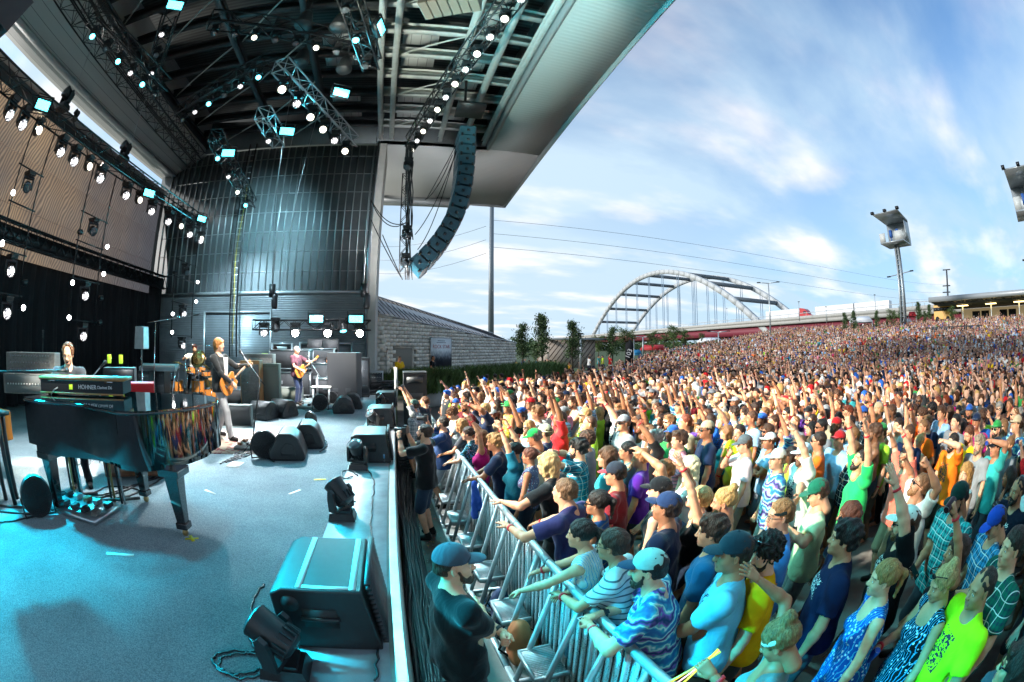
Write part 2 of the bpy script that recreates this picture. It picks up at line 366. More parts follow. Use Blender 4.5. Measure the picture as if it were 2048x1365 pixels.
# mask channels on skin: R lips, G eye white / teeth, B dark (iris, nostril, brow)
_hc = {}
def head_mesh(kind='m', mouth='shut', res=.004):
    key = (kind, mouth, res)
    if key in _hc: return _hc[key]
    s = SDF(); f = kind == 'f'; w = .94 if f else 1
    s.ell((0, -.014, .036), (.076 * w, .095, .084), k=.02).ell((0, .020, -.022), (.061 * w, .068, .083), k=.03)
    s.ell((0, .026, -.068), ((.044 if f else .051), .052, .040), k=.03).ell((0, .066, -.096), (.019, .017, .016), k=.03)
    for x in (-1, 1): s.ell((x * .037, .052, -.030), (.023, .025, .022), k=.025)
    s.rc((-.036, .074, .020), (.036, .074, .020), .012 if not f else .009, k=.02)
    if res < .007:
        for x in (-1, 1): s.ell((x * .031, .096, .000), (.017, .017, .012), k=.012, op='s')
        for x in (-1, 1): s.ell((x * .031, .073, .000), (.0145, .0135, .0145), k=.002)
    s.rc((0, .080, .012), (0, .103, -.031), .007, .0115, k=.014)
    for x in (-1, 1): s.ell((x * .011, .095, -.034), (.008, .009, .007), k=.008)
    op = {'shut': 0, 'smile': .5, 'open': 1}[mouth]
    s.rc((-.019, .083, -.058), (.019, .083, -.058), .0065, k=.008); s.rc((-.016, .082, -.069 - .012 * op), (.016, .082, -.069 - .012 * op), .0075, k=.008)
    if op: s.ell((0, .100, -.063 - .006 * op), (.017 + .004 * op, .022, .005 + .008 * op), k=.004, op='s')
    for x in (-1, 1):
        s.ell((x * .079 * w, -.006, -.006), (.008, .018, .030), R=euler(z=-x * 20), k=.006)
        if res < .007: s.ell((x * .087 * w, .000, -.004), (.006, .010, .019), k=.004, op='s')
    s.rc((0, -.022, -.05), (0, -.036, -.17), .047 if f else .057, .050 if f else .062, k=.03)
    v, fc = s.mesh(res, .0 if res < .007 else .1)
    c = np.zeros((len(v), 3)); x, y, z = v[:, 0], v[:, 1], v[:, 2]; ax = np.abs(x)
    lip = (ax < .023) & (y > .078) & (z < -.052) & (z > -.078 - .014 * op); c[lip, 0] = .8
    if op:
        ins = (ax < .018) & (y > .04) & (y < .0865) & (z < -.054) & (z > -.072 - .012 * op); c[ins] = (0, 0, 1)
        te = ins & (z > -.063 if op > .6 else z > -.069); c[te] = (0, 1, 0)
    ey = ((ax - .031) ** 2 + (z) ** 2 < .0115 ** 2) & (y > .074) & (np.abs(z) < .0050); c[ey] = (0, .9, 0)
    ir = ((ax - .030) ** 2 + z ** 2 < .0062 ** 2) & (y > .078) & (np.abs(z) < .0052); c[ir] = (0, 0, 1)
    br = (ax > .012) & (ax < .05) & (np.abs(z - .021 - .004 * np.sin((ax - .012) / .038 * 3)) < .0042) & (y > .05); c[br] = (0, 0, .75)
    _hc[key] = (v, fc, c); return _hc[key]
def _hand(curls, spread=1.0, thumb=.3, res=.0045):
    """wrist at origin, fingers +Z, palm faces +Y, thumb towards +X"""
    s = SDF(); s.rc((0, 0, -.02), (0, 0, .02), .022, .024, k=.02)
    for x in (-.026, -.009, .009, .026): s.rc((x * .55, 0, .02), (x, 0, .082), .016, .0125, k=.015)
    L = (.058, .070, .074, .066)
    for i, x in enumerate((-.029, -.010, .010, .029)):
        p = V(x, 0, .085); a = x * 7 * spread; ang = 0.0; l = L[i] / 2.4; r = .0088
        for j in range(3):
            ang += curls[i] * (1.35, 1.5, 1.1)[j]; d = V(math.sin(a) * math.cos(ang), math.sin(ang), math.cos(a) * math.cos(ang)); q = p + d * l
            s.rc(p, q, r, r * .93, k=.004); p = q; r *= .93; l *= .82
    t0 = V(.026, .006, .022); t1 = t0 + V(.030 * (1 - thumb * .7), .012 + .02 * thumb, .034); t2 = t1 + V(.012 - .03 * thumb, .006 + .012 * thumb, .028)
    s.rc(t0, t1, .014, .011, k=.012).rc(t1, t2, .0105, .0085, k=.004)
    v, f = s.mesh(res, 0.0 if res < .006 else .1); return v, f
HANDS = {}
def hand(kind, side, res=.0045):
    key = (kind, side, res)
    if key not in HANDS:
        c = {'open': ((.08,) * 4, 1.1, 0), 'relax': ((.3, .27, .24, .2), .4, .4), 'fist': ((1,) * 4, .1, 1), 'grip': ((.62, .6, .58, .56), .2, .7), 'point': ((.95, .95, .9, .03), .3, .9), 'vee': ((.95, .95, .03, .03), 2.0, .9)}[kind]
        v, f = _hand(*c, res=res)
        if side < 0: v = v * V(-1, 1, 1); f = [a[:, ::-1] for a in f]
        HANDS[key] = (v, f)
    return HANDS[key]
def ik(S, T, l1, l2, pole):
    d = T - S; L = np.linalg.norm(d); mx = (l1 + l2) * .995
    if L > mx: T = S + d / L * mx; d = T - S; L = mx
    L = max(L, abs(l1 - l2) + .02); u = d / L; a = (l1 * l1 - l2 * l2 + L * L) / (2 * L); h = math.sqrt(max(l1 * l1 - a * a, 0))
    p = np.array(pole, float); p = p - u * (p @ u); p /= np.linalg.norm(p) + 1e-9
    return S + u * a + p * h, S + u * L
class Fig:
    """A posed figure facing +Y, feet on z=0. rh/lh: wrist targets in metres (x right, y ahead, z up)."""
    def __init__(s, sex='m', fat=0.0, lean=0.0, side=0.0, twist=0.0, rh=(.30, .10, .88), lh=(-.30, .10, .88), re=(.5, -.6, -.3), le=(-.5, -.6, -.3), hyaw=0.0, hpit=0.0, hroll=0.0,
                 rhand='relax', lhand='relax', rpalm=None, lpalm=None, rdir=None, ldir=None, stance=.11, rfoot=None, lfoot=None, sit=False, pz=.95, mouth='shut', rknee=(0, 1, 0), lknee=(0, 1, 0)):
        s.__dict__.update({k: v for k, v in locals().items() if k != 's'})
        f = sex == 'f'; s.f = f
        P = V(0, 0, pz); s.P = P
        R = euler(-lean, side, twist); s.R = R
        s.T = lambda p: P + R @ (np.array(p, float) - V(0, 0, .95))
        sw = .162 if f else .202
        s.sh = {}; s.el = {}; s.wr = {}
        for k, t, e in ((1, rh, re), (-1, lh, le)):
            t = np.array(t, float); S0 = s.T((k * sw, -.01, 1.415))
            up = np.clip((t[2] - S0[2]) / .35, 0, 1); S0 = s.T((k * (sw - .02 * up), -.01, 1.415 + .05 * up))
            s.sh[k] = S0; s.el[k], s.wr[k] = ik(S0, t, .285, .255, e)
        s.hc = s.T((0, .012, 1.635)); s.HR = R @ euler(hpit, hroll, hyaw)  if not sit else euler(hpit, hroll, hyaw + twist)
        s.nk = s.T((0, -.02, 1.46))
        s.hp = {k: s.P + V(k * .09, 0, -.02) for k in (1, -1)}
        ft = {1: np.array(rfoot, float) if rfoot is not None else V(stance, 0, .08), -1: np.array(lfoot, float) if lfoot is not None else V(-stance, .0, .08)}
        s.kn = {}; s.an = {}
        for k, pl in ((1, rknee), (-1, lknee)): s.kn[k], s.an[k] = ik(s.hp[k], ft[k], .44, .43, pl)
    def torso(s, S, o=0.0, legs=False, k=.05):
        f = s.f; R = s.R; F = s.fat
        S.ell(s.P + V(0, -.005, 0), (.160 + o + F * .03, .115 + o + F * .03, .125 + o), k=k)
        S.ell(s.T((0, .012 + F * .03, 1.08)), (.142 + o + F * .05 - .018 * f, .102 + o + F * .06, .15), R=R, k=k)
        S.ell(s.T((0, .0, 1.275)), (.170 + o + F * .015 - .03 * f, .110 + o + F * .015, .165 + o * .5), R=R, k=k)
        for x in (-1, 1):
            if f: S.ell(s.T((x * .068, .095, 1.25)), (.060 + o * .6, .052 + o * .6, .058 + o * .6), R=R, k=.03)
            else: S.ell(s.T((x * .075, .06, 1.315)), (.075 + o * .5, .05 + o * .5, .055), R=R, k=.04)
            S.rc(s.T((0, -.015, 1.40)), s.sh[x], .07 + o * .7, .050 + o, k=k)
            S.rc(s.T((0, -.025, 1.475)), s.T((x * .11, -.02, 1.425)), .042 + o * .5, .04 + o * .5, k=.04)
        return S
    def body(s, res=.012, hres=.004, legs=True, adapt=0.0):
        S = SDF(); s.torso(S)
        up = V(0, 0, 1)
        S.rc(s.T((0, -.025, 1.43)), s.hc + s.HR @ V(0, -.022, -.06), .058 if not s.f else .048, .054 if not s.f else .045, k=.04)
        w = .88 if s.f else 1 + .15 * s.fat
        for x in (-1, 1):
            S.rc(s.sh[x], s.el[x], .052 * w, .040 * w, k=.03); m = s.el[x] + (s.wr[x] - s.el[x]) * .3
            S.rc(s.el[x], m, .040 * w, .041 * w, k=.02); S.rc(m, s.wr[x], .041 * w, .025 * w, k=.02)
            if legs:
                S.rc(s.hp[x], s.kn[x], .085, .056, k=.03); c = s.kn[x] + (s.an[x] - s.kn[x]) * .3
                S.rc(s.kn[x], c, .054, .056, k=.02); S.rc(c, s.an[x], .056, .036, k=.02)
                t = s.toe(x); S.rc(s.an[x] + V(0, 0, -.035), t, .036, .03, k=.02)
        v, f = S.mesh(res, adapt); parts = [(v, f, (0, 0, 0))]
        hv, hf, hcol = head_mesh('f' if s.f else 'm', s.mouth, hres); v2, f2 = xf((hv, hf), s.HR, s.hc); parts.append((v2, f2, hcol))
        for x, kd, pd, dd in ((1, s.rhand, s.rpalm, s.rdir), (-1, s.lhand, s.lpalm, s.ldir)):
            hm = hand(kd, 1 if x > 0 else -1, .0045 if hres < .007 else .009)
            M = s.handR(x, pd, dd); v3, f3 = xf(hm, M, s.wr[x], .95 if not s.f else .86); parts.append((v3, f3, (0, 0, 0)))
        return join(parts)
    def toe(s, x):
        d = s.kn[x] - s.hp[x]; yaw = x * .25; return V(s.an[x][0] + math.sin(yaw) * .13, s.an[x][1] + .14, max(s.an[x][2] - .05, .03))
    def handR(s, x, pd=None, dd=None):
        d = np.array(dd, float) if dd is not None else s.wr[x] - s.el[x]; d = d / np.linalg.norm(d)
        p = np.array(pd, float) if pd is not None else V(-x * .7, .7, -.1); p = p - d * (p @ d)
        if np.linalg.norm(p) < 1e-3: p = V(0, 1, 0) - d * d[1]
        p /= np.linalg.norm(p); return np.stack([np.cross(p, d), p, d], 1)
    def grip(s, x): return s.wr[x] + s.handR(x, s.rpalm if x > 0 else s.lpalm, s.rdir if x > 0 else s.ldir) @ V(0, .032, .075)
    def shirt(s, kind='tee', res=.012, adapt=0.0, wr=.004, hem=.84):
        S = SDF(); F = s.fat; o = .014
        s.torso(S, o)
        if kind != 'tank' or hem < .8:
            b = .06 if not s.f else .03
            S.rc(s.P + V(-.08, 0, -.04), s.P + V(.08, 0, -.04), .120 + F * .03, k=.06)
            for x in (-1, 1): S.rc(s.T((x * .062, .0, 1.24)), s.P + V(x * .068, 0, -.12), .120 + F * .03 - .020 * s.f, .128 + F * .03, k=.05)
        sl = {'tee': .62, 'polo': .62, 'long': 1.0, 'tank': 0, 'dress': 0}[kind]; S.noise = (wr * 1.6, 21, random.random() * 6)
        if kind == 'dress': S.rc(s.P, V(s.P[0], s.P[1], .62), .16, .22, k=.08); hem = .55
        for x in (-1, 1):
            if not sl: continue
            e = s.el[x]; u = (e - s.sh[x])
            if sl < 1: S.rc(s.sh[x] + V(0, 0, .0), s.sh[x] + u * (sl + .02), .070, .074 if not s.f else .058, k=.04)
            else:
                S.rc(s.sh[x], e, .060, .052, k=.04); S.rc(e, e + (s.wr[x] - e) * .93, .050, .036, k=.03)
        v, f = None, None
        if sl and sl < 1:
            for x in (-1, 1):   # open the sleeve: trim beyond the hem
                u = s.el[x] - s.sh[x]; u /= np.linalg.norm(u); c = s.sh[x] + (s.el[x] - s.sh[x]) * sl
                S.p.append(('rc', c + u * .10, c + u * .24, .10, .10, .006, 's'))
        if not sl:
            for x in (-1, 1):
                u = s.el[x] - s.sh[x]; u /= np.linalg.norm(u); S.p.append(('rc', s.sh[x] + s.R @ V(x * .075, 0, -.02), s.sh[x] + u * .2 + s.R @ V(x * .06, 0, 0), .085, .07, .01, 's'))
            S.ell(s.T((0, .07, 1.44)), (.085, .10, .09), R=s.R, k=.01, op='s')
        n0 = s.T((0, .012, 1.475)); S.rc(n0, n0 + s.R @ V(0, .03, .10), .068 if not s.f else .074, .09, k=.008, op='s')
        if s.f and kind == 'tee': S.ell(s.T((0, .09, 1.44)), (.06, .08, .05), R=s.R, k=.01, op='s')
        S.cut((0, 0, -1), (0, 0, s.P[2] - .95 + hem))
        return S.mesh(res, adapt)
    def pants(s, kind='shorts', res=.014, adapt=.05):
        S = SDF(); F = s.fat; S.ell(s.P + V(0, -.005, -.01), (.168 + F * .03, .122 + F * .03, .125), k=.05); S.noise = (.004, 24, 1.0)
        S.rc(s.P + V(0, 0, .02), s.P + V(0, 0, .06), .125 + F * .02, k=.05)
        for x in (-1, 1):
            if kind == 'shorts': S.rc(s.hp[x], s.kn[x] + (s.hp[x] - s.kn[x]) * .02, .098, .088, k=.03)
            else: S.rc(s.hp[x], s.kn[x], .098, .072, k=.03); S.rc(s.kn[x], s.an[x] + V(0, 0, .0), .070, .062, k=.02)
        S.cut((0, 0, 1), s.P + V(0, 0, .13))
        return S.mesh(res, adapt)
    def shoes(s, res=.012, sides=(-1, 1)):
        S = SDF()
        for x in sides: t = s.toe(x) * V(1, 1, 0) + V(0, 0, max(s.an[x][2] - .045, .035)); S.rc(s.an[x] + V(0, -.02, -.03), t, .046, .038, k=.03); S.rc(s.an[x] + V(0, 0, -.01), s.an[x] + V(0, 0, .03), .045, k=.03)
        S.cut((0, 0, -1), (0, 0, min(s.an[1][2], s.an[-1][2]) - .078)); return S.mesh(res, .05)
    def headM(s): return M4(s.hc, s.HR)
def hair_sdf(kind):
    S = SDF(); S.noise = (.0028, 75, 1.0)
    face = lambda y=.092, z=-.030, r=(.066, .062, .088): S.ell((0, y, z), r, k=.008, op='s')
    base = lambda g=.0: S.ell((0, -.020, .040 + g / 3), (.083 + g, .101 + g, .089 + g), k=.02)
    if kind in ('short', 'buzz'):
        base(-.004 if kind == 'buzz' else .002); S.rc((0, -.06, -.03), (0, -.05, -.06), .060, .052, k=.03); face(.095, -.02, (.072, .070, .088))
        for x in (-1, 1): S.ell((x * .088, .012, -.035), (.028, .048, .050), k=.008, op='s')
        S.cut((0, -.25, -1), (0, 0, -.062))
    elif kind == 'messy':
        S.noise = (.007, 60, 2.0); base(.010); S.rc((-.05, .06, .085), (.05, .05, .09), .025, k=.03); S.rc((0, -.06, -.03), (0, -.05, -.075), .066, .056, k=.03); face(.098, -.03, (.070, .062, .082))
        for x in (-1, 1): S.ell((x * .092, .022, -.045), (.026, .045, .045), k=.008, op='s')
        S.cut((0, -.25, -1), (0, 0, -.075))
    elif kind == 'mop':
        S.noise = (.0025, 70, 3.0); base(.010)
        for x in (-1, 1): S.rc((x * .070, -.008, .02), (x * .070, -.01, -.045), .024, .018, k=.03)
        S.rc((0, -.06, 0), (0, -.06, -.07), .070, .058, k=.03); S.rc((-.04, .075, .07), (.045, .08, .048), .018, k=.02); face(.103, -.045, (.060, .055, .085))
    elif kind == 'curly':
        S.noise = (.010, 95, 3.0); base(.018); S.rc((0, -.06, -.03), (0, -.05, -.06), .07, .06, k=.03); face(.100, -.045, (.064, .060, .085)); S.cut((0, -.25, -1), (0, 0, -.07))
    elif kind == 'bob':
        S.noise = (.004, 60, 3.0); base(.010)
        for x in (-1, 1): S.rc((x * .068, -.005, .02), (x * .070, .0, -.10), .030, .024, k=.03)
        S.rc((0, -.06, 0), (0, -.06, -.10), .075, .066, k=.03); S.rc((-.04, .07, .075), (.045, .078, .055), .020, k=.02); face(.103, -.045, (.056, .055, .085))
    elif kind == 'long':
        S.noise = (.005, 55, 4.0); base(.008)
        for x in (-1, 1): S.rc((x * .066, .0, .02), (x * .085, .02, -.20), .028, .022, k=.04); S.rc((x * .05, -.05, 0), (x * .07, -.07, -.27), .05, .03, k=.04)
        S.rc((0, -.06, 0), (0, -.09, -.26), .075, .05, k=.04); face(.100, -.045, (.054, .058, .095))
    elif kind == 'tail':
        base(.003); face(.095, -.025, (.070, .066, .085)); S.cut((0, -.25, -1), (0, 0, -.055)); S.cuts.clear()
        for x in (-1, 1): S.ell((x * .088, .015, -.035), (.026, .045, .045), k=.008, op='s')
        S.ell((0, -.02, -.085), (.09, .075, .045), k=.01, op='s'); S.rc((0, -.105, .055), (0, -.15, .03), .022, .026, k=.02); S.rc((0, -.15, .03), (0, -.14, -.13), .028, .012, k=.02)
    elif kind == 'bun':
        base(.003); face(.095, -.025, (.070, .066, .085))
        for x in (-1, 1): S.ell((x * .088, .015, -.035), (.026, .045, .045), k=.008, op='s')
        S.ell((0, -.02, -.085), (.09, .075, .045), k=.01, op='s'); S.ell((0, -.075, .125), (.042, .042, .036), k=.02)
    elif kind == 'ring':   # bald crown, hair round the sides
        base(.004); face(.085, .0, (.072, .075, .10)); S.ell((0, .01, .13), (.070, .095, .07), k=.01, op='s'); S.cut((0, -.25, -1), (0, 0, -.06))
        for x in (-1, 1): S.ell((x * .090, .012, -.035), (.022, .040, .045), k=.008, op='s')
    elif kind == 'ringcurly':
        S.noise = (.007, 90, 3.0); base(.010); S.rc((0, -.06, -.03), (0, -.05, -.06), .07, .06, k=.03); S.ell((0, .082, .0), (.070, .092, .14), k=.01, op='s'); S.cut((0, -.2, -1), (0, 0, -.075))
    elif kind == 'beard':
        S.noise = (.0025, 90, 1.0); S.ell((0, .034, -.072), (.058, .056, .048), k=.02).ell((0, .066, -.106), (.030, .026, .026), k=.03)
        for x in (-1, 1): S.rc((x * .060, .022, -.02), (x * .052, .035, -.07), .010, .014, k=.015)
        S.rc((-.024, .088, -.052), (.024, .088, -.052), .006, k=.006); S.ell((0, .104, -.064), (.021, .02, .010), k=.004, op='s'); S.ell((0, .05, -.005), (.052, .075, .042), k=.006, op='s')
    elif kind == 'cap':
        S.ell((0, -.014, .044), (.087, .104, .092), k=.01); S.ell((0, -.014, .036), (.078, .095, .078), k=.004, op='s'); S.ell((0, -.014, .137), (.008, .008, .005), k=.004)
        S.cut((0, -.10, -1), (0, 0, .034)); 
    elif kind == 'brim':
        S.ell((0, .095, .020), (.074, .088, .030), k=.004); S.ell((0, .095, .012), (.080, .095, .031), k=.002, op='s'); S.cut((0, -1, 0), (0, .070, 0))
    elif kind == 'brimflat':
        S.ell((0, .095, .040), (.074, .088, .0055), k=.004); S.cut((0, -1, 0), (0, .065, 0))
    elif kind == 'bucket':
        S.ell((0, -.014, .046), (.088, .104, .092), k=.01); S.ell((0, -.014, .036), (.078, .095, .078), k=.004, op='s'); S.rc((0, -.01, .035), (0, -.01, .025), .01, k=.01); S.cut((0, 0, -1), (0, 0, .028))
        S.ell((0, -.01, .018), (.125, .145, .022), k=.006); S.ell((0, -.01, .004), (.13, .15, .024), k=.004, op='s')
    elif kind == 'shades':
        for x in (-1, 1): S.ell((x * .031, .094, -.001), (.025, .006, .018), R=euler(z=-x * 8), k=.003); S.rc((x * .056, .084, .008), (x * .082, -.005, .004), .0042, k=.003)
        S.rc((-.016, .097, .004), (.016, .097, .004), .0042, k=.003)
    elif kind == 'band':
        S.ell((0, -.014, .040), (.086, .103, .060), k=.01); S.ell((0, -.014, .036), (.080, .097, .078), k=.004, op='s'); S.cut((0, -.3, -1), (0, 0, .026)); S.cut((0, .3, 1), (0, 0, .060))
    if kind in ('cap', 'brim', 'brimflat', 'bucket', 'band', 'shades'): S.noise = None
    return S
_hm = {}
def hair_mesh(kind, res, matn):
    if kind == 'shades': res = .0045
    key = (kind, res, matn)
    if key not in _hm:
        v, f = hair_sdf(kind).mesh(res, 0.0 if res < .006 else .1)
        _hm[key] = mesh_from(kind, v, f, [MATS[matn]], smooth=True)
    return _hm[key]
# ================================================================ ground and stage
def _lines(axis, freq, w, c2, noise=True):
    def fn(N, b, base):
        xyz = N.n('ShaderNodeSeparateXYZ', i_0=N.coord('Object')).outputs
        f = N.math('FRACT', N.math('MULTIPLY', xyz[axis], freq)); m = N.math('LESS_THAN', f, w)
        h = N.math('ABSOLUTE', N.math('SUBTRACT', f, .5)); N.nt.links.new(N.n('ShaderNodeBump', i_Strength=.8, i_Distance=.02, i_Height=h).outputs[0], b.inputs['Normal'])
        return N.mix(m, tuple(b.inputs['Base Color'].default_value)[:3], c2)
    return fn
mat('grass', (.045, .075, .018), .95, vary=.4, vscale=.6, bump=.5, bscale=30)
mat('concrete', (.24, .23, .21), .85, vary=.22, vscale=1.3, bump=.25, bscale=40)
mat('pit_floor', (.15, .14, .125), .8, vary=.3, vscale=2.0, bump=.2, bscale=60)
mat('pale_concrete', (.42, .41, .38), .8, vary=.12, vscale=2, bump=.2, bscale=30)
mat('asphalt', (.05, .05, .052), .9, vary=.2, vscale=2)
def _carpet(N, b, base):
    vec = N.coord('Object'); a = N.noise(vec, 95, 3, .8)[0]; d = N.noise(vec, 1.6, 4)[0]
    c = N.ramp(a, (.34, (.16, .22, .24)), (.5, (.29, .37, .395)), (.68, (.44, .53, .56))); N.nt.links.new(N.n('ShaderNodeBump', i_Strength=.9, i_Distance=.012, i_Height=a).outputs[0], b.inputs['Normal'])
    k = N.n('ShaderNodeMapRange', i_Value=d, i_1=.3, i_2=.7, i_3=.85, i_4=1.1).outputs[0]
    return N.mix(1.0, c, N.n('ShaderNodeCombineColor', i_0=k, i_1=k, i_2=k).outputs[0], 'MULTIPLY')
mat('carpet', rough=.95, fn=_carpet, spec=.1)
mat('deck_paint', (.23, .28, .30), .5, vary=.25, vscale=4, bump=.08, bscale=200)
mat('alu_trim', (.40, .42, .43), .35, metal=.6, vary=.15, vscale=6)
mat('black_metal', (.018, .019, .021), .38, metal=.3, vary=.2, vscale=20)
mat('black_plastic', (.016, .017, .019), .42, vary=.2, vscale=15, bump=.05, bscale=200)
mat('black_cloth', (.006, .007, .009), .95, vary=.3, vscale=2, stretch=(3, 3, .3))
mat('grille', (.035, .037, .04), .55, metal=.3, fn=None, bump=.6, bscale=260)
mat('alu', (.48, .50, .52), .32, metal=.9)
mat('galv', (.42, .46, .47), .42, metal=.55, vary=.15, vscale=8)
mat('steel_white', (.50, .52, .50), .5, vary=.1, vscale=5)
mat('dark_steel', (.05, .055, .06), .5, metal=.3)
mat('wall_dark', (.15, .17, .18), .6, metal=.35, vary=.15, vscale=1.5)
mat('rib', (.42, .46, .47), .35, metal=.6)
mat('siding', (.24, .27, .285), .4, metal=.3, vary=.12, vscale=2, fn=None)
mat('soffit', (.5, .51, .5), .55, fn=_lines(0, 3.0, .06, (.18, .19, .19)))
mat('soffit_y', (.42, .43, .42), .55, fn=_lines(1, 6.0, .10, (.4, .405, .405)))
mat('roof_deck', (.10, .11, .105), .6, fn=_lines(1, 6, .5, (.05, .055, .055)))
mat('fascia', (.36, .38, .39), .45, metal=.3)
mat('rubber', (.012, .012, .013), .6)
mat('cable', (.012, .012, .014), .45)
mat('tape', (.45, .55, .55), .5)

me = MB()
# terrain: flat floor, then the lawn bank rising away from the stage; one sheet out to the horizon
gx = [-3000, -800, -200, -60, -20, -12.6, 0, 10, 20, 24, 28, 34, 40, 48, 56, 62, 66, 70, 90, 130, 220, 500, 1200, 3000]; gy = [-3000, -800, -200, -60, -25, 0, 20, 30, 38, 45, 52, 60, 75, 90, 120, 160, 240, 500, 1200, 3000]
def ground(x, y):
    h = (5.25 - ZF) / 42 * max(0, min(x, 66) - 24)
    h *= 1 - min(max((y - 46 - max(x - 30, 0) * .25) / 30, 0), 1) * .75
    return h + (ZF if x > -.05 and y < 60 else ZF * .5)
gv = [(x, y, ground(x, y)) for y in gy for x in gx]; n = len(gx)
me.add(gv, [(j * n + i, j * n + i + 1, (j + 1) * n + i + 1, (j + 1) * n + i) for j in range(len(gy) - 1) for i in range(n - 1)])
g = me.build('ground', MATS['grass'], kind='structure', smooth=True)
fl = MB().bbox((-.02, -12, -.2), (24, 23.5, ZF + .004)).build('arena_floor', MATS['pit_floor'], kind='structure')
st = MB().bbox((-13, -8, 0), (-.14, 17.9, S - .012)).build('stage', MATS['concrete'], kind='structure')
MB().bbox((-.14, -8, 0), (-.085, 17.9, S - .02)).build('stage_front_wall', MATS['pale_concrete'], kind='structure')
MB().bbox((-13, -8, S - .02), (-.76, 17.9, S)).build('stage_carpet', MATS['carpet'], st)
MB().bbox((-.76, -8, S - .02), (-.17, 17.9, S - .004)).build('stage_apron', MATS['deck_paint'], st)
MB().bbox((-.145, -8, S - .03), (-.075, 17.9, S + .004)).build('edge_trim', MATS['alu_trim'], st, bevel=.006)
# ================================================================ rear wall, curtain, screens
rw = MB().bbox((-13.4, -9, 0), (-12.5, 19, 10.45)).build('rear_wall', MATS['wall_dark'], kind='structure')
MB().bbox((-13.4, -9, 10.45), (-12.3, 19, 10.56)).build('coping', MATS['alu_trim'], rw)
cv = MB(); ny = 260
ys = np.linspace(-6, 17.9, ny); xs = -11.75 + .07 * np.sin(ys * 9) + .05 * np.sin(ys * 23)
cv.add([(x, y, z) for z in (S + .02, 6.0) for x, y in zip(xs, ys)], [(i, i + 1, ny + i + 1, ny + i) for i in range(ny - 1)])
c = cv.build('stage_curtain', MATS['black_cloth'], smooth=True, label='black pleated backdrop curtain hanging behind the keyboards and drums', cat='curtain'); sm = c.modifiers.new('s', 'SOLIDIFY'); sm.thickness = .01
def _moire(N, b, base):
    vec = N.coord('Object'); d = N.noise(vec, .55, 2, .5)[0]
    w = N.n('ShaderNodeTexWave', i_Vector=N.n('ShaderNodeMapping', i_Vector=vec, i_Scale=(1, .55, .35), i_Rotation=(.5, 0, 0)).outputs[0], bands_direction='Y', i_Scale=5.0, i_Distortion=9.0, i_Detail=1.5, i_Detail_Scale=.6).outputs[1]
    xyz = N.n('ShaderNodeSeparateXYZ', i_0=vec).outputs
    warm = N.n('ShaderNodeMapRange', i_Value=xyz[1], i_1=3.0, i_2=16.0, i_3=1.0, i_4=.0).outputs[0]
    col = N.mix(N.math('MULTIPLY', warm, d), (.10, .10, .115), (.72, .46, .22)); c2 = N.mix(w, col, N.mix(.72, col, (.03, .03, .035)))
    N.nt.links.new(c2, b.inputs['Emission Color']); b.inputs['Emission Strength'].default_value = .6
    return N.mix(.5, c2, (.02, .02, .02))
mat('led_screen', rough=.6, fn=_moire)
sc_ = empty('video_screen', (-11.5, 4, 7), label='tall LED video wall with warm beige moire glow at the back of the stage', cat='video screen')
k = 0
for j in range(16):
    y0 = -4.6 + j * 1.4
    for z0, z1 in ((5.42, 6.75), (6.78, 8.1), (8.13, 9.5)):
        if y0 + 1.36 > 17.5: continue
        o = MB().bbox((-11.62, y0, z0), (-11.55, y0 + 1.37, z1)).build('screen_panel', MATS['led_screen']); o.parent = sc_; o.matrix_parent_inverse = sc_.matrix_world.inverted()
bd = MB()
for z in (5.72, 6.25): bd.tube((-11.35, -5, z), (-11.35, 17.5, z), .035); bd.tube((-11.15, -5, z), (-11.15, 17.5, z), .03)
for i in range(50): y = -5 + i * .45; bd.tube((-11.35, y, 5.72), (-11.35, y + .45, 6.25), .018, n=5); bd.tube((-11.15, y + .45, 5.72), (-11.15, y, 6.25), .018, n=5)
bd.bbox((-11.42, -5, 5.78), (-11.38, 17.5, 6.18)); bd.build('screen_truss', MATS['black_metal'], label='black horizontal truss crossing the middle of the video wall', cat='truss')
# ================================================================ far wing wall
WY = 18.0
ww = empty('wing_wall', (-6.5, WY, S), kind='structure', label='tall dark metal side wall of the stage with vertical ribs')
def part(mb, name, m, parent, **k):
    o = mb.build(name, MATS[m], **k); o.parent = parent; o.matrix_parent_inverse = parent.matrix_world.inverted(); return o
part(MB().bbox((-13, WY + .05, 0), (-1.3, WY + .5, 12.4)), 'upper_cladding', 'wall_dark', ww)
part(MB().bbox((-13, WY - .12, 5.42), (-1.25, WY + .06, 5.56)), 'belt_rail', 'rib', ww)
x = -12.2
rbm = MB().bbox((-.022, -.05, 0), (.022, .05, 6.78)).mesh('rib', MATS['rib'])
while x < -1.35: child('rib', rbm, ww, M4((x + 6.5, -.0, 5.56 - S))); x += .345
for z in np.arange(6.4, 12.3, .9): part(MB().bbox((-12.3, WY + .02, z), (-1.35, WY + .06, z + .025)), 'cladding_joint', 'rib', ww)
sd = MB(); z = S
def hole(x0, x1, z0, z1):   # openings: roll door, doorway, garage bay
    return (x0 < -9.05 + 3.4 and x1 > -9.05 and z1 < 4.62) or (x1 > -5.5 and x0 < -4.62 and z1 < 3.3) or (x1 > -4.2 and x0 < -1.95 and z1 < 3.3)
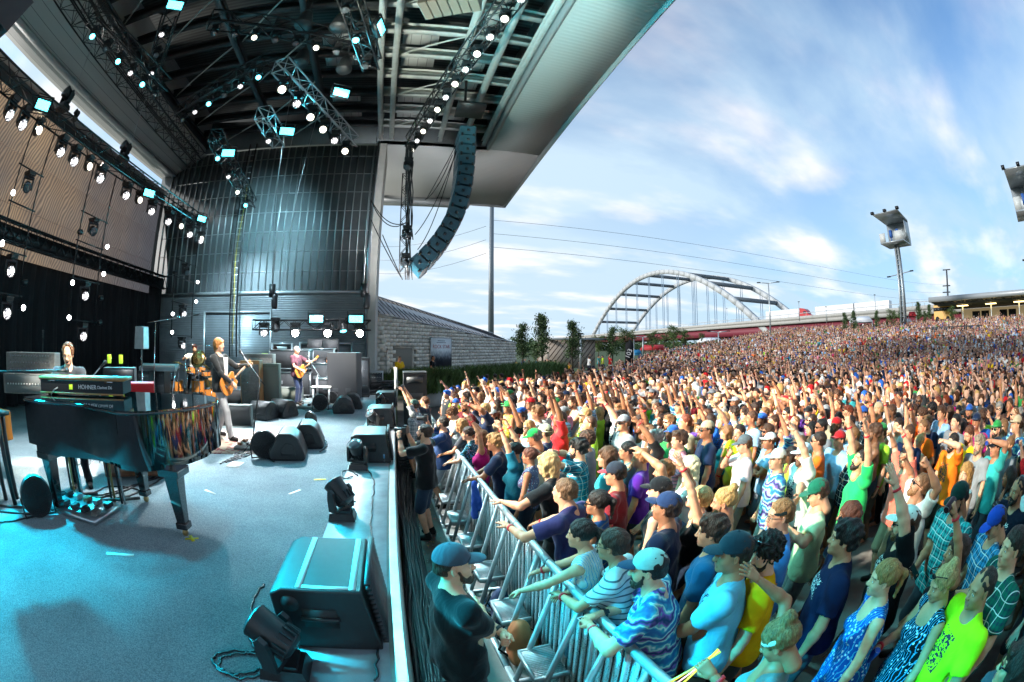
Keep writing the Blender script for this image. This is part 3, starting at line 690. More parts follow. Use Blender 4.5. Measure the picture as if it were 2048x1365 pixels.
for z in np.arange(S, 5.42, .095):
    segs = [(-12.6, -9.05), (-9.05, -5.65), (-5.65, -5.5), (-5.5, -4.62), (-4.62, -4.2), (-4.2, -1.95), (-1.95, -1.25)]
    for a, b in segs:
        m_ = (a + b) / 2
        if hole(m_ - .01, m_ + .01, z, z + .09): continue
        sd.add([(a, WY - .055, z), (b, WY - .055, z), (b, WY - .01, z + .092), (a, WY - .01, z + .092), (a, WY, z - .002), (b, WY, z - .002)], [(0, 1, 2, 3), (4, 5, 1, 0)])
part(sd, 'siding', 'siding', ww, kind='stuff')
mat('roll_door', (.26, .30, .32), .4, metal=.4, vary=.1, vscale=2, fn=_lines(2, 14, .22, (.08, .095, .10)))
part(MB().bbox((-9.0, WY - .01, S), (-5.7, WY + .04, 4.55)), 'roll_door', 'roll_door', ww)
part(MB().bbox((-4.15, WY + .03, 2.9), (-2.0, WY + .046, 3.28)), 'garage_door_curtain', 'roll_door', ww)
part(MB().bbox((-5.45, WY - .0, S), (-4.66, WY + .045, 3.2)), 'doorway_shade', 'black_cloth', ww)  # black sheet standing in for the shade inside the open doorway
for a, b, zt in ((-9.05, -5.65, 4.62), (-5.5, -4.62, 3.27), (-4.2, -1.95, 3.3)):
    f = MB(); f.bbox((a - .07, WY - .09, S), (a + .02, WY, zt + .08)); f.bbox((b - .02, WY - .09, S), (b + .07, WY, zt + .08)); f.bbox((a + .02, WY - .09, zt), (b - .02, WY - .001, zt + .08)); part(f, 'door_frame', 'rib', ww)
part(MB().bbox((-5.4, WY - .03, 3.08), (-4.85, WY - .005, 3.2)), 'door_sign', 'tape', ww)
mat('lime_paper', (.45, .75, .05), .8); part(MB().bbox((-6.02, WY - .12, 2.55), (-5.72, WY - .10, 2.9)), 'paper_notice', 'lime_paper', ww)
pil = MB().bbox((-1.25, WY - .2, 0), (-.92, WY + 2.0, 12.4)).build('wing_pillar', MATS['pale_concrete'], kind='structure', bevel=.02)
part(MB().bbox((-1.36, WY - .26, S), (-1.26, WY - .12, 12.4)), 'downpipe', 'alu', ww)
# ================================================================ roof
RZ = 12.4
rf = empty('stage_roof', (0, 8, RZ), kind='structure', label='big flat stage roof with steel beams and pale metal soffit')
def poly_slab(name, pts, z0, z1, m):
    return part(MB().prism(pts, z1 - z0, c=(0, 0, z0)), name, m, rf)
poly_slab('front_soffit', [(3.85, -9), (5.7, -9), (6.3, 17.8), (3.85, 17.8)], RZ, RZ + .12, 'soffit_y')
poly_slab('end_soffit', [(-1.25, 17.8), (6.3, 17.8), (6.62, 25.7), (-1.45, 25.7)], RZ, RZ + .12, 'soffit_y')
poly_slab('roof_top', [(-12.6, -9), (5.7, -9), (6.62, 25.7), (-12.6, 25.7)], 14.6, 14.8, 'fascia')
part(MB().prism([(5.7, -9), (5.78, -9), (6.70, 25.78), (6.62, 25.7)], 2.3, c=(0, 0, RZ - .1)), 'front_fascia', 'fascia', rf)
part(MB().prism([(-1.45, 25.7), (6.62, 25.7), (6.70, 25.78), (-1.45, 25.78)], 2.3, c=(0, 0, RZ - .12)), 'end_fascia', 'fascia', rf)
part(MB().bbox((-1.45, 25.0, RZ - .42), (4.2, 25.6, RZ - .02)), 'end_gutter', 'fascia', rf)
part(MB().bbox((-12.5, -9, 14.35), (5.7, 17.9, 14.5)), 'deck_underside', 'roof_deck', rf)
part(MB().bbox((3.72, -9, RZ - .02), (3.85, 17.9, 14.4)), 'bay_side', 'fascia', rf)
part(MB().bbox((-12.5, 17.8, RZ), (3.85, 17.92, 14.4)), 'bay_end', 'wall_dark', rf)
# rear upstand above the open slot
part(MB().prism([(-13.2, 11.52), (-12.1, 11.52), (-10.35, 12.35), (-10.35, 14.4), (-13.2, 14.4)], 28, M=look((0, 0, 1), (0, 1, 0)) @ np.eye(3) if 0 else np.array([[1, 0, 0], [0, 0, 1], [0, 1, 0]]), c=(0, -9, 0)), 'rear_bulkhead', 'soffit', rf)
part(MB().bbox((-12.35, -9, 11.43), (-12.05, 19, 11.53)), 'bulkhead_edge', 'fascia', rf)
def ibeam(mb, a, b, h=.32, w=.22):
    a = np.array(a, float); b = np.array(b, float); M = look(b - a); L = np.linalg.norm(b - a); c = (a + b) / 2
    mb.box(c, (.02, L, h - .05), R=M); mb.box(c + V(0, 0, h / 2), (w, L, .025), R=M); mb.box(c - V(0, 0, h / 2), (w, L, .025), R=M)
for i, y in enumerate(np.arange(-8, 17.6, 1.32)):
    b = MB(); ibeam(b, (-1.28, y, 13.1), (3.7, y, 13.1)); part(b, 'roof_beam', 'steel_white', rf); b = MB(); ibeam(b, (-10.3, y, 13.1), (-1.32, y, 13.1)); part(b, 'roof_beam', 'dark_steel', rf)  # rear length of each beam coloured dark, standing in for shade under the roof
for x, z in ((-10.2, 12.75), (-6.2, 12.72), (-3.6, 12.75), (-1.25, 12.72), (-.75, 12.72), (1.5, 12.75), (2.6, 12.75), (3.55, 12.72)):
    b = MB(); ibeam(b, (x, -9, z), (x, 17.8, z), .26, .2); part(b, 'girder', 'steel_white' if x > -1.3 else 'dark_steel', rf)  # rear girders take the dark colour in place of roof shade
for i, y in enumerate(np.arange(-8, 17.0, 1.32)):
    pass
pn = MB()
for i, y in enumerate(np.arange(-8, 17.0, 1.32)):
    for x0, x1 in ((-.6, .6), (1.65, 2.45), (-3.4, -2.2)):
        if (i * 7 + int(x0 * 3)) % 3: pn.bbox((x0, y + .15, 13.35), (x1, y + 1.15, 13.42))
part(pn, 'ceiling_panels', 'soffit', rf, kind='stuff')
br = MB()
for i, y in enumerate(np.arange(-8, 16.5, 2.64)): br.tube((1.5, y, 12.95), (-.7, y + 1.32, 12.95), .035); br.tube((-3.5, y, 12.95), (-6.1, y + 2.64, 12.95), .035); br.tube((-6.2, y, 12.95), (-10.1, y + 2.64, 12.95), .035)
part(br, 'roof_bracing', 'steel_white', rf, kind='stuff')
# ================================================================ rigging
def _dots(col, es):
    def fn(N, b, base):
        v = N.n('ShaderNodeTexVoronoi', i_Vector=N.coord('Object'), i_Scale=34.0).outputs[0]; m = N.math('LESS_THAN', v, .42)
        c = N.mix(m, (.05, .05, .06), col); N.nt.links.new(c, b.inputs['Emission Color']); b.inputs['Emission Strength'].default_value = es; return c
    return fn
mat('lens_led', (.7, .7, .7), .2, fn=_dots((1, .97, .95), 2.2))
mat('lens_warm', (.9, .9, .85), .2, emit=(1, .93, .75), es=2.5)
mat('lens_star', (.9, .9, .9), .2, emit=(1, 1, 1), es=14)
mat('lens_blaze', (.9, .9, .9), .2, emit=(1, .98, .95), es=60)
mat('lens_off', (.05, .06, .07), .05, spec=.9)
mat('lens_teal', (.1, .6, .7), .2, emit=(.10, .85, 1), es=6)
mat('strobe_face', (.5, 1, 1), .2, emit=(.07, .80, 1), es=4.5)
mat('rig_teal_edge', (.10, .22, .25), .35, metal=.6)
_mv = {}
def _mvm():
    if _mv: return _mv
    b = MB(); b.box((0, 0, .05), (.36, .30, .10), taper=.86); b.box((0, 0, .115), (.24, .22, .04)); b.box((0, .152, .05), (.16, .01, .05)); _mv['base'] = b.mesh('base', MATS['black_plastic'], smooth=35)
    y = MB()
    for k in (-1, 1):
        y.prism([(-.055, 0), (.055, 0), (.06, .16), (.045, .27), (0, .31), (-.045, .27), (-.06, .16)], .045, M=np.array([[0, 0, 1], [1, 0, 0], [0, 1, 0]]), c=(k * .175 - .0225, 0, .13))
    y.box((0, 0, .15), (.37, .12, .045)); _mv['yoke'] = y.mesh('yoke', MATS['black_plastic'], smooth=35)
    h = MB(); h.lathe([(.08, -.17), (.115, -.15), (.128, -.06), (.135, .05), (.140, .14), (.144, .155), (.136, .165)], n=22)
    for i in range(16): h.box((math.cos(i * math.pi / 8) * .130, math.sin(i * math.pi / 8) * .130, -.09), (.035, .008, .10), R=rotm('Z', i * 22.5))
    _mv['head'] = h.mesh('head', MATS['black_plastic'], smooth=35)
    l = MB(); l.lathe([(.126, .165), (.10, .180), (.05, .187)], n=22)
    for k, m in (('led', 'lens_led'), ('warm', 'lens_warm'), ('off', 'lens_off'), ('teal', 'lens_teal'), ('blaze', 'lens_blaze')): _mv[k] = l.mesh('lens', MATS[m], smooth=35)
    return _mv
def mover(loc, target, lens='led', hang=True, s=1.0, label='', group='moving head lights on the rig'):
    m = _mvm(); R0 = euler(x=180) if hang else np.eye(3); loc = np.array(loc, float)
    r = empty('moving_light', loc, R0, s, label=label, cat='stage light', group=group)
    piv = loc + R0 @ V(0, 0, .36 * s); d = np.array(target, float) - piv; d /= np.linalg.norm(d); dl = R0.T @ d
    pan = math.degrees(math.atan2(-dl[0], dl[1])); tilt = math.degrees(math.acos(max(-1, min(1, dl[2]))))
    child('base', m['base'], r); child('yoke', m['yoke'], r, M4((0, 0, 0), rotm('Z', pan)))
    hd = child('head', m['head'], r, M4((0, 0, .36), rotm('Z', pan) @ rotm('X', -tilt))); child('lens', m[lens], hd)
    return piv + d * .2 * s, d
def lamp(name, loc, target, power, col, size=30, blend=.5, radius=.12):
    l = bpy.data.lights.new(name, 'SPOT'); l.energy = power; l.color = col; l.spot_size = math.radians(size); l.spot_blend = blend; l.shadow_soft_size = radius
    o = link(bpy.data.objects.new(name, l)); o.location = loc; o.rotation_euler = (Vector(target) - Vector(loc)).to_track_quat('-Z', 'Y').to_euler(); return o
_pm = {}
def par(loc, target, lens='lens_star', label='', group='small par lights on the hanging frames'):
    if lens not in _pm:
        b = MB(); b.lathe([(.05, -.12), (.07, -.10), (.078, .06), (.07, .065)], n=14); b.box((0, 0, -.0), (.19, .02, .03)); _pm['can'] = b.mesh('can', MATS['black_metal'], smooth=35)
        l = MB(); l.lathe([(.066, .066), (.03, .072)], n=14); _pm[lens] = l.mesh('lens', MATS[lens])
    M = look(np.array(target, float) - loc); R = np.stack([M[:, 0], -M[:, 2], M[:, 1]], 1)
    r = empty('par_light', loc, R, label=label, cat='stage light', group=group); child('can', _pm['can'], r); child('lens', _pm[lens], r)
def truss(a, b, w=.42, h=.42, label='', rung=False, mm='black_metal', seg=.5, name='lighting_truss', group=None, r=.026):
    a = np.array(a, float); b = np.array(b, float); L = np.linalg.norm(b - a); M = look(b - a); t = empty(name, a, M, label=label, cat='truss', group=group)
    for i, (sx, sz) in enumerate(((-1, -1), (1, -1), (1, 1), (-1, 1))):
        MB().tube((sx * w / 2, 0, sz * h / 2), (sx * w / 2, L, sz * h / 2), r, n=6).build('chord', MATS[mm], t, smooth=True)
    m = MB(); n = max(int(L / seg), 1)
    for i in range(n):
        y0 = L * i / n; y1 = L * (i + 1) / n; q = (-1) ** i
        for s_ in (-1, 1):
            m.tube((s_ * w / 2, y0, -q * h / 2), (s_ * w / 2, y1, q * h / 2), r * .55, n=5, cap=False); m.tube((-q * w / 2, y0, s_ * h / 2), (q * w / 2, y1, s_ * h / 2), r * .55, n=5, cap=False)
        if i % 4 == 0:
            for s_ in (-1, 1): m.tube((s_ * w / 2, y0, -h / 2), (s_ * w / 2, y0, h / 2), r * .55, n=5); m.tube((-w / 2, y0, s_ * h / 2), (w / 2, y0, s_ * h / 2), r * .55, n=5)
    m.build('bracing', MATS[mm], t, kind='stuff'); return t
_sb = {}
def strobe(loc, normal, label, s=1.0, up=(0, 0, 1), power=60, group='cyan strobe panels'):
    if not _sb:
        _sb['h'] = MB().box((0, 0, 0), (.52, .14, .30)).mesh('housing', MATS['black_plastic']); _sb['f'] = MB().box((0, .075, 0), (.44, .012, .22)).mesh('face', MATS['strobe_face'])
        _sb['k'] = MB().bbox((-.29, -.02, -.02), (-.27, .02, .26)).bbox((.27, -.02, -.02), (.29, .02, .26)).bbox((-.29, -.02, .24), (.29, .02, .26)).mesh('bracket', MATS['black_metal'])
    M = look(normal, up); r = empty('strobe_panel', loc, M, s, label=label, cat='stage light', group=group)
    for n, k in (('housing', 'h'), ('light_face', 'f'), ('bracket', 'k')): child(n, _sb[k], r)
    l = bpy.data.lights.new('strobe_light', 'AREA'); l.energy = power; l.color = (.10, .80, 1.0); l.size = .4 * s; l.spread = math.radians(150)
    o = link(bpy.data.objects.new('strobe_light', l)); o.location = np.array(loc) + np.array(normal) / np.linalg.norm(normal) * .12 * s; o.rotation_euler = Vector([-k for k in normal]).to_track_quat('Z', 'Y').to_euler()
# --- back truss over the video wall
BX = -9.4
truss((BX, -5, 8.30), (BX, 17.5, 8.60), .45, .45, label='long black truss in front of the video wall carrying a row of moving lights', seg=.55)
heads = [(15, 232), (37, 262), (66, 285), (113, 322), (138, 350), (166, 368), (193, 380), (247, 408), (271, 430), (299, 440), (333, 462), (356, 480), (378, 478), (401, 486), (432, 490)]
ordn = ['first', 'second', 'third', 'fourth', 'fifth', 'sixth', 'seventh', 'eighth', 'ninth', 'tenth', 'eleventh', 'twelfth', 'thirteenth', 'fourteenth', 'fifteenth', 'sixteenth', 'seventeenth', 'eighteenth']
for i, (px, py) in enumerate(heads):
    p = atx(px, py, BX); p[1] = min(p[1], 17.4); warm = i % 3 == 2
    mover((BX, p[1], 8.2), (-1, 5, 2) if not warm else (6, 6, 5), 'warm' if warm else 'led', s=1.05 if not warm else .85, label='%s lit moving light from left on the video wall truss, %s lens' % (ordn[i], 'warm' if warm else 'white LED'))
for i, (px, py) in enumerate([(134, 196), (156, 222), (251, 300), (430, 402)]):
    p = atx(px, py, BX); mover((BX, p[1], 8.75 if i < 3 else 8.6), (BX - .3 * i, p[1] - 3, 9.9), 'off', hang=False, s=1.2 if i != 1 else .6, label='unlit moving light standing on top of the back truss, %s from the left' % ordn[i])
for i, (px, py) in enumerate([(85, 212), (297, 387), (402, 438)]):
    p = atx(px, py, BX + .35); strobe(p, (1, -.55, -.25), 'glowing cyan strobe panel on the back truss, %s' % ('nearest the left edge of the photo', 'above the end of the video wall', 'before the ribbed side wall')[i], power=60, s=1.0)
# --- hanging pipe frames with lights
def frame(y0, y1, z0, z1, lab, rows, pars, top=8.2):
    f = empty('pipe_frame', (BX, y0, z0), label=lab, cat='lighting frame', group='hanging pipe frames with lights')
    def t(a, b, n, r=.024): o = MB().tube(a, b, r, n=6).build(n, MATS['black_metal']); o.parent = f; o.matrix_parent_inverse = f.matrix_world.inverted()
    t((BX, y0, z0), (BX, y0, top), 'upright'); t((BX, y1, z0), (BX, y1, top), 'upright')
    for z in rows: t((BX, y0 - .1, z), (BX, y1 + .1, z), 'crossbar', .02)
    for k, z in enumerate(rows):
        if k % 2 == 0 or k > 1: mover((BX, (y0 + y1) / 2, z - .05), (0, (y0 + y1) / 2 - 4.5, 1.8), 'led' if k != 0 else 'off', s=.95, label='%s moving light from top in %s' % (ordn[k], lab.replace('hanging ', 'the ')), group='moving lights inside the pipe frames')
    for j, (y, z, on) in enumerate(pars): par((BX + .12, y, z), (2, 0, 2.2) if on else (BX, y + 3, z + .5), 'lens_star' if on else 'lens_off', label='%s par light, %s down the %s of %s' % ('lit' if on else 'unlit', ordn[j], 'left' if y < (y0 + y1) / 2 else 'right', lab.replace('hanging ', 'the ')))
frame(5.58, 6.5, 3.9, 8.2, 'hanging pipe frame at the far left beside the photo edge', (7.0, 6.15, 5.1, 4.2), [(5.5, 6.3, 1), (5.5, 5.2, 1), (6.6, 4.5, 0), (6.6, 3.95, 1)])
frame(8.75, 10.05, 3.72, 8.2, 'hanging pipe frame above and behind the pianist', (6.7, 5.9, 4.9, 3.8), [(8.7, 6.1, 0), (10.2, 6.0, 1), (8.65, 4.75, 1), (8.6, 3.85, 1), (10.2, 5.2, 1), (10.2, 4.5, 0), (10.2, 3.8, 0)])
frame(15.3, 17.2, 3.5, 8.2, 'hanging pipe frame in front of the ribbed wall above the drums', (6.6, 5.9, 4.9, 3.6), [(15.1, 6.0, 0), (17.35, 5.95, 1), (17.35, 5.1, 1), (15.15, 4.4, 1), (15.15, 3.7, 1)])
frame(2.2, 3.2, 4.2, 8.2, 'hanging pipe frame out beyond the left side of the piano', (6.9, 6.0, 5.0, 4.3), [])
# --- overhead trusses
def under(a, b, z, n, label, lensz, tgt, seg=.45, mm='black_metal', w=.42, lens=('led', 'warm'), s=.62, zz=None):
    A = atz(*a, z); B = atz(*b, z if zz is None else zz); truss(A, B, w, w, label=label, seg=seg, mm=mm)
    for i in range(n):
        p = A + (B - A) * (i + .5) / n; mover(p + V(0, 0, -w / 2), tgt if not callable(tgt) else tgt(p), lens[i % len(lens)], s=s, label='%s moving light from the start of the %s' % (ordn[i % 18], label.replace('black ', '').replace('long ', '')), group='moving lights on the overhead trusses')
    return A, B
under((1060, -45), (822, 285), 10.6, 12, 'long black diagonal truss beside the speaker column under the roof', 0, lambda p: (p[0] - 2.5, p[1] - 5, 4), s=.68)
under((560, 130), (705, 285), 10.3, 6, 'bright metal truss hanging over the centre of the stage', 0, (-2, 3, 2), mm='alu', lens=('warm', 'led', 'warm'), s=.9)
under((430, 270), (525, 445), 9.6, 6, 'black truss with teal lit fixtures before the ribbed wall', 0, (-2, 5, 2), lens=('teal', 'led', 'warm'))
under((120, -40), (385, 320), 11.6, 0, 'long black double truss under the rear of the roof', 0, (0, 0, 0), w=.55)
under((150, -60), (400, 315), 11.2, 0, 'second black truss running along the rear of the roof', 0, (0, 0, 0), w=.4)
under((310, 140), (345, 20), 11.0, 3, 'short black truss in the dark rear corner of the roof', 0, (-3, 4, 2), lens=('led', 'off'))
under((190, 30), (330, 175), 10.4, 6, 'black truss with teal lights at the upper left of the roof', 0, (-4, 3, 2), lens=('teal', 'off', 'teal', 'led'))
under((360, 225), (545, 120), 10.9, 6, 'black cross truss above the middle of the stage', 0, (-2, 5, 2), lens=('off', 'led', 'teal'))
under((420, 40), (740, 95), 11.2, 8, 'long black cross truss with cables high over the piano', 0, (-2, 4, 2), lens=('off', 'off', 'warm'))
under((690, -40), (745, 130), 10.4, 3, 'short black truss ending in a strobe above centre stage', 0, (-1, 4, 2), lens=('off', 'teal'))
under((525, 225), (560, 285), 9.6, 1, 'short square truss box hanging beside a strobe', 0, (-2, 4, 2), mm='alu')
for i, (px, py, zz, nrm, lab) in enumerate([(457, 307, 9.3, (.3, -1, -.3), 'above the ribbed wall at centre left'), (574, 264, 9.5, (.3, -1, -.3), 'beside the small square truss'), (681, 187, 9.9, (.5, -1, -.3), 'beside the bright metal truss'), (757, 55, 10.6, (1, -.25, -.3), 'turned edge on near the top of the photo'), (352, 8, 10.8, (.2, -.3, -1), 'high in the upper left of the roof')]):
    strobe(atz(px, py, zz), nrm, 'glowing cyan strobe panel ' + lab, power=30, s=1.0)
# --- low truss over the bass rig
truss((-5.75, 16, 4.0), (-1.0, 16, 4.0), .36, .36, label='black truss above the bass rig with four blazing white lights', seg=.4)
for i, x in enumerate((-5.3, -3.98, -2.67, -1.42)):
    mover((x, 16, 3.88 + .2), (0, 2, 2.6), 'led' if i == 0 else 'blaze', s=1.05, label='%s blazing white moving light from the left under the bass rig truss' % ordn[i], group='bass truss lights')
for i, x in enumerate((-4.75, -2.05)): mover((x, 15.8, 4.25), (0, 12, -6), 'off' if i == 0 else 'teal', s=.95, label='unlit moving light hung %s the bass rig truss' % ('near the left end of', 'between two cyan strobes on')[i], group='bass truss lights')
for i, x in enumerate((-3.08, -1.55)): strobe((x, 15.75, 4.22), (.1, -1, -.15), 'glowing cyan strobe panel on the bass rig truss, %s one' % ('left', 'right')[i], s=1.15, power=60)
for x in (-5.0, -1.3):
    h = empty('chain_hoist', (x, 16, 5), label='black chain hoist holding the %s end of the bass rig truss' % ('left' if x < -3 else 'right'), cat='hoist')
    for n, m in (('chain', MB().tube((x, 16, 4.2), (x, 16, 12.5), .014, n=5)), ('motor', MB().box((x, 16, 5.3), (.22, .2, .5)).lathe([(.1, 0), (.13, .1), (.13, .5), (.08, .6)], c=(x + .12, 16, 4.6), n=12))): o = m.build(n, MATS['alu' if n == 'chain' else 'black_metal'], smooth=False); o.parent = h; o.matrix_parent_inverse = h.matrix_world.inverted()
# --- ladder
lt = aty(505, 300, 17.3); lb = aty(466, 690, 17.3); ld = empty('rope_ladder', lb, label='tall black truss ladder hanging against the side wall behind the guitarist', cat='ladder')
def lpart(m, n, mt, par_): o = m.build(n, MATS[mt]); o.parent = par_; o.matrix_parent_inverse = par_.matrix_world.inverted(); return o
for k in (-.17, .17): lpart(MB().tube(lb + V(k, 0, -.5), lt + V(k, 0, .3), .035, n=6), 'side_rail', 'black_metal', ld)
for i in range(30): p = lb + (lt - lb) * i / 30; rg = lpart(MB().tube(p + V(-.17, 0, 0), p + V(.17, 0, 0), .018, n=6), 'rung', 'alu', ld)
yc = MB().path([lb + V(.0, -.1, t * 7) + V(.05 * math.sin(t * 9), 0, 0) for t in np.linspace(0, 1, 20)], .012); mat('yellow_cable', (.5, .38, .03), .5); yc.build('power_cable', MATS['yellow_cable'], label='thin yellow cable running down the truss ladder', cat='cable')
MB().path([atx(430, 500, BX), atx(440, 545, BX), atx(449, 560, BX), atx(457, 545, BX), atx(462, 500, BX)], .014).build('power_cable', MATS['yellow_cable'], label='yellow cable hanging in a loop below the end of the back truss', cat='cable')
# --- the big line array
mat('array_side', (.02, .075, .105), .38, vary=.12, vscale=5); mat('array_grille', (.10, .105, .11), .5, metal=.3, bump=.5, bscale=120)
la = empty('line_array', (1.8, 13.1, 11.4), label='tall curved column of black loudspeakers hanging from the roof by the stage edge', cat='line array')
pts = [aty(px, py, 12.5) for px, py in [(921, 250), (919, 285), (917, 325), (912, 365), (903, 402), (888, 438), (868, 468), (845, 496), (818, 520)]]
cum = np.concatenate([[0], np.cumsum([np.linalg.norm(pts[i + 1] - pts[i]) for i in range(len(pts) - 1)])]); NB = 14; samp = [np.array([np.interp(cum[-1] * i / NB, cum, [p[j] for p in pts]) for j in range(3)]) for i in range(NB + 1)]
for i in range(NB):
    a, b = samp[i], samp[i + 1]; d = (b - a) / np.linalg.norm(b - a); f = V(-d[2], 0, d[0]); f = f if f[0] > 0 else -f; L = np.linalg.norm(b - a) * .96; D = .52
    M = np.stack([f, V(0, 1, 0), d], 1); c = empty('speaker_box', (a + b) / 2, M); c.parent = la; c.matrix_parent_inverse = la.matrix_world.inverted()
    bpy.data.objects.remove(c)
    def o_(m, n, mt, pr=None): o = m.build(n, MATS[mt], bevel=.008 if n == 'speaker_box' else 0); o.parent = pr or la; o.matrix_parent_inverse = (pr or la).matrix_world.inverted(); return o
    cb = MB(); tp = .86; q = [(-.0, -L / 2 * tp), (D, -L / 2), (D, L / 2), (-.0, L / 2 * tp)]
    v = [a * .5 + b * .5 + f * x + d * z + V(0, y, 0) for y in (0, 1.25) for x, z in q]; cb.add(v, [(0, 1, 2, 3), (7, 6, 5, 4), (0, 4, 5, 1), (1, 5, 6, 2), (2, 6, 7, 3), (3, 7, 4, 0)]); bx = o_(cb, 'speaker_box', 'array_side')
    gr = MB(); v = [(a + b) / 2 + f * x + d * z + V(0, y, 0) for y in (.03, 1.22) for x, z in [(D + .004, -L * .46), (D + .03, -L * .40), (D + .03, L * .40), (D + .004, L * .46)]]; gr.add(v, [(0, 1, 2, 3), (7, 6, 5, 4), (0, 4, 5, 1), (1, 5, 6, 2), (2, 6, 7, 3)]); o_(gr, 'grille', 'array_grille', None)
    lg = MB().box((a + b) / 2 + f * .28 + V(0, -.012, 0), (.09, .02, .09), R=M); o_(lg, 'handle', 'black_plastic')
    [o_(MB().box(b + f * q_ + V(0, -.01, 0), (.07, .02, h_), R=M), 'link', 'black_metal') for q_, h_ in ((.08, .14), (.46, .10))]
o_(MB().bbox((1.6, 12.6, 11.5), (2.6, 13.6, 11.62)).tube((1.9, 13.1, 11.6), (1.9, 13.1, 12.9), .05), 'flying_frame', 'black_metal')
# second array, top of the picture
a2 = empty('line_array', atz(870, 0, 10.6), label='second hanging speaker array seen from below at the very top of the photo', cat='line array')
mat('array_face', (.16, .14, .11), .6)
P0, P1 = atz(842, 25, 10.4), atz(958, 5, 10.4)
for i in range(6):
    p = P0 + (P1 - P0) * (i + .5) / 6; w_ = np.linalg.norm(P1 - P0) / 6 * .94
    M = look(P1 - P0); M = np.stack([M[:, 1], np.cross(V(0, 0, 1), M[:, 1]), V(0, 0, 1)], 1)
    m = MB(); m.box(p + V(0, 0, .45), (w_, .62, .9), R=M); o = m.build('speaker_box', MATS['array_face'], bevel=.02); o.parent = a2; o.matrix_parent_inverse = a2.matrix_world.inverted()
    m = MB(); m.box(p + V(0, 0, .9) + M @ V(0, .36, 0), (w_ * .9, .06, .8), R=M); o = m.build('grille', MATS['array_side']); o.parent = a2; o.matrix_parent_inverse = a2.matrix_world.inverted()
# --- cable drop with hoist by the array, slack cables
cdp = empty('cable_drop', (0, 13, 5), label='bundle of black cables and lights hanging beside the wall pillar', cat='cable bundle')
for i in range(9):
    m = MB(); x = .02 + .05 * (i % 4); pp = [aty(812 + (i * 5) % 14 + 2 * math.sin(i + k), 290 + k * (270 if i < 5 else 190) / 12, 12.6 + .05 * i) for k in range(13)]; m.path(pp, .018, 5); lpart(m, 'cable', 'cable', cdp)
tt = truss(aty(812, 350, 12.9), aty(806, 545, 12.9), .22, .22, seg=.25, r=.018, label='thin black truss hanging among the cables beside the wall pillar')
for i, (px, py) in enumerate([(818, 330), (815, 465), (812, 520)]): mover(aty(px, py - 12, 12.6), (-3, 5, 2), 'off', s=.8, label='unlit moving light on the cable drop by the pillar, %s from the top' % ordn[i])
for i, (a, b, sag) in enumerate([((742, 400), (815, 445), .35), ((742, 402), (818, 440), .5), ((742, 440), (805, 560), .05), ((765, 470), (805, 560), .02), ((925, 270), (830, 470), .5), ((915, 290), (835, 500), .6), ((905, 310), (850, 400), .3), ((930, 255), (855, 395), .1)]):
    A, B = aty(*a, 12.8 + .1 * i), aty(*b, 12.8 + .1 * i); MB().path([A + (B - A) * t + V(0, 0, -sag * 4 * t * (1 - t)) for t in np.linspace(0, 1, 12)], .016 if i < 4 else .014, 5).build('slack_cable', MATS['cable'], label='slack black cable looping %s' % ('between the wall pillar and the cable drop', 'just under the first pillar cable', 'straight down past the pillar', 'down to the foot of the cable drop', 'behind the speaker column to its foot', 'low behind the speaker column', 'short from speaker column to the hoist', 'tight beside the speaker column top')[i], cat='cable')
for i, (a, b) in enumerate([((595, 130), (545, 600)), ((770, 215), (738, 590)), ((645, 200), (560, 600)), ((20, 120), (60, 210)), ((200, 60), (150, 180)), ((310, 150), (262, 290))]):
    z0 = 11.8; A = atz(*a, z0); B = aty(*b, 15.8) if i < 3 else atx(*b, BX); MB().tube(A, B, .010, n=5).build('hoist_wire', MATS['alu'], label='thin steel wire running from the roof %s' % ('down to the bass truss left end', 'down past the pillar top', 'slanting to the bass truss', 'at the far upper left to the back truss', 'to the second light on the back truss', 'to the third light on the back truss')[i], cat='wire')
# dark round shape of a near light at the upper left corner
mover(ray(-30, 10) * 2.6 + Vector((0, 0, CAM_H)), (-2, 3, 2), 'off', s=1.7, label='dark close light fixture cut off by the upper left corner')
for i, (px, py) in enumerate([(605, 115), (680, 45), (610, 40), (690, 130)]):
    p = atz(px, py, 11.6); c = empty('house_light', p, label='large unlit round downlight in the dark roof, %s' % ('left of centre', 'top right one', 'top left one', 'right of centre')[i], cat='ceiling light')
    for n, m in (('shade', MB().lathe([(.24, -.25), (.26, -.2), (.18, .2), (.1, .35)], c=p, n=18)), ('stem', MB().tube(p + V(0, 0, .3), p + V(0, 0, 1.2), .03))): lpart(m, n, 'dark_steel', c)
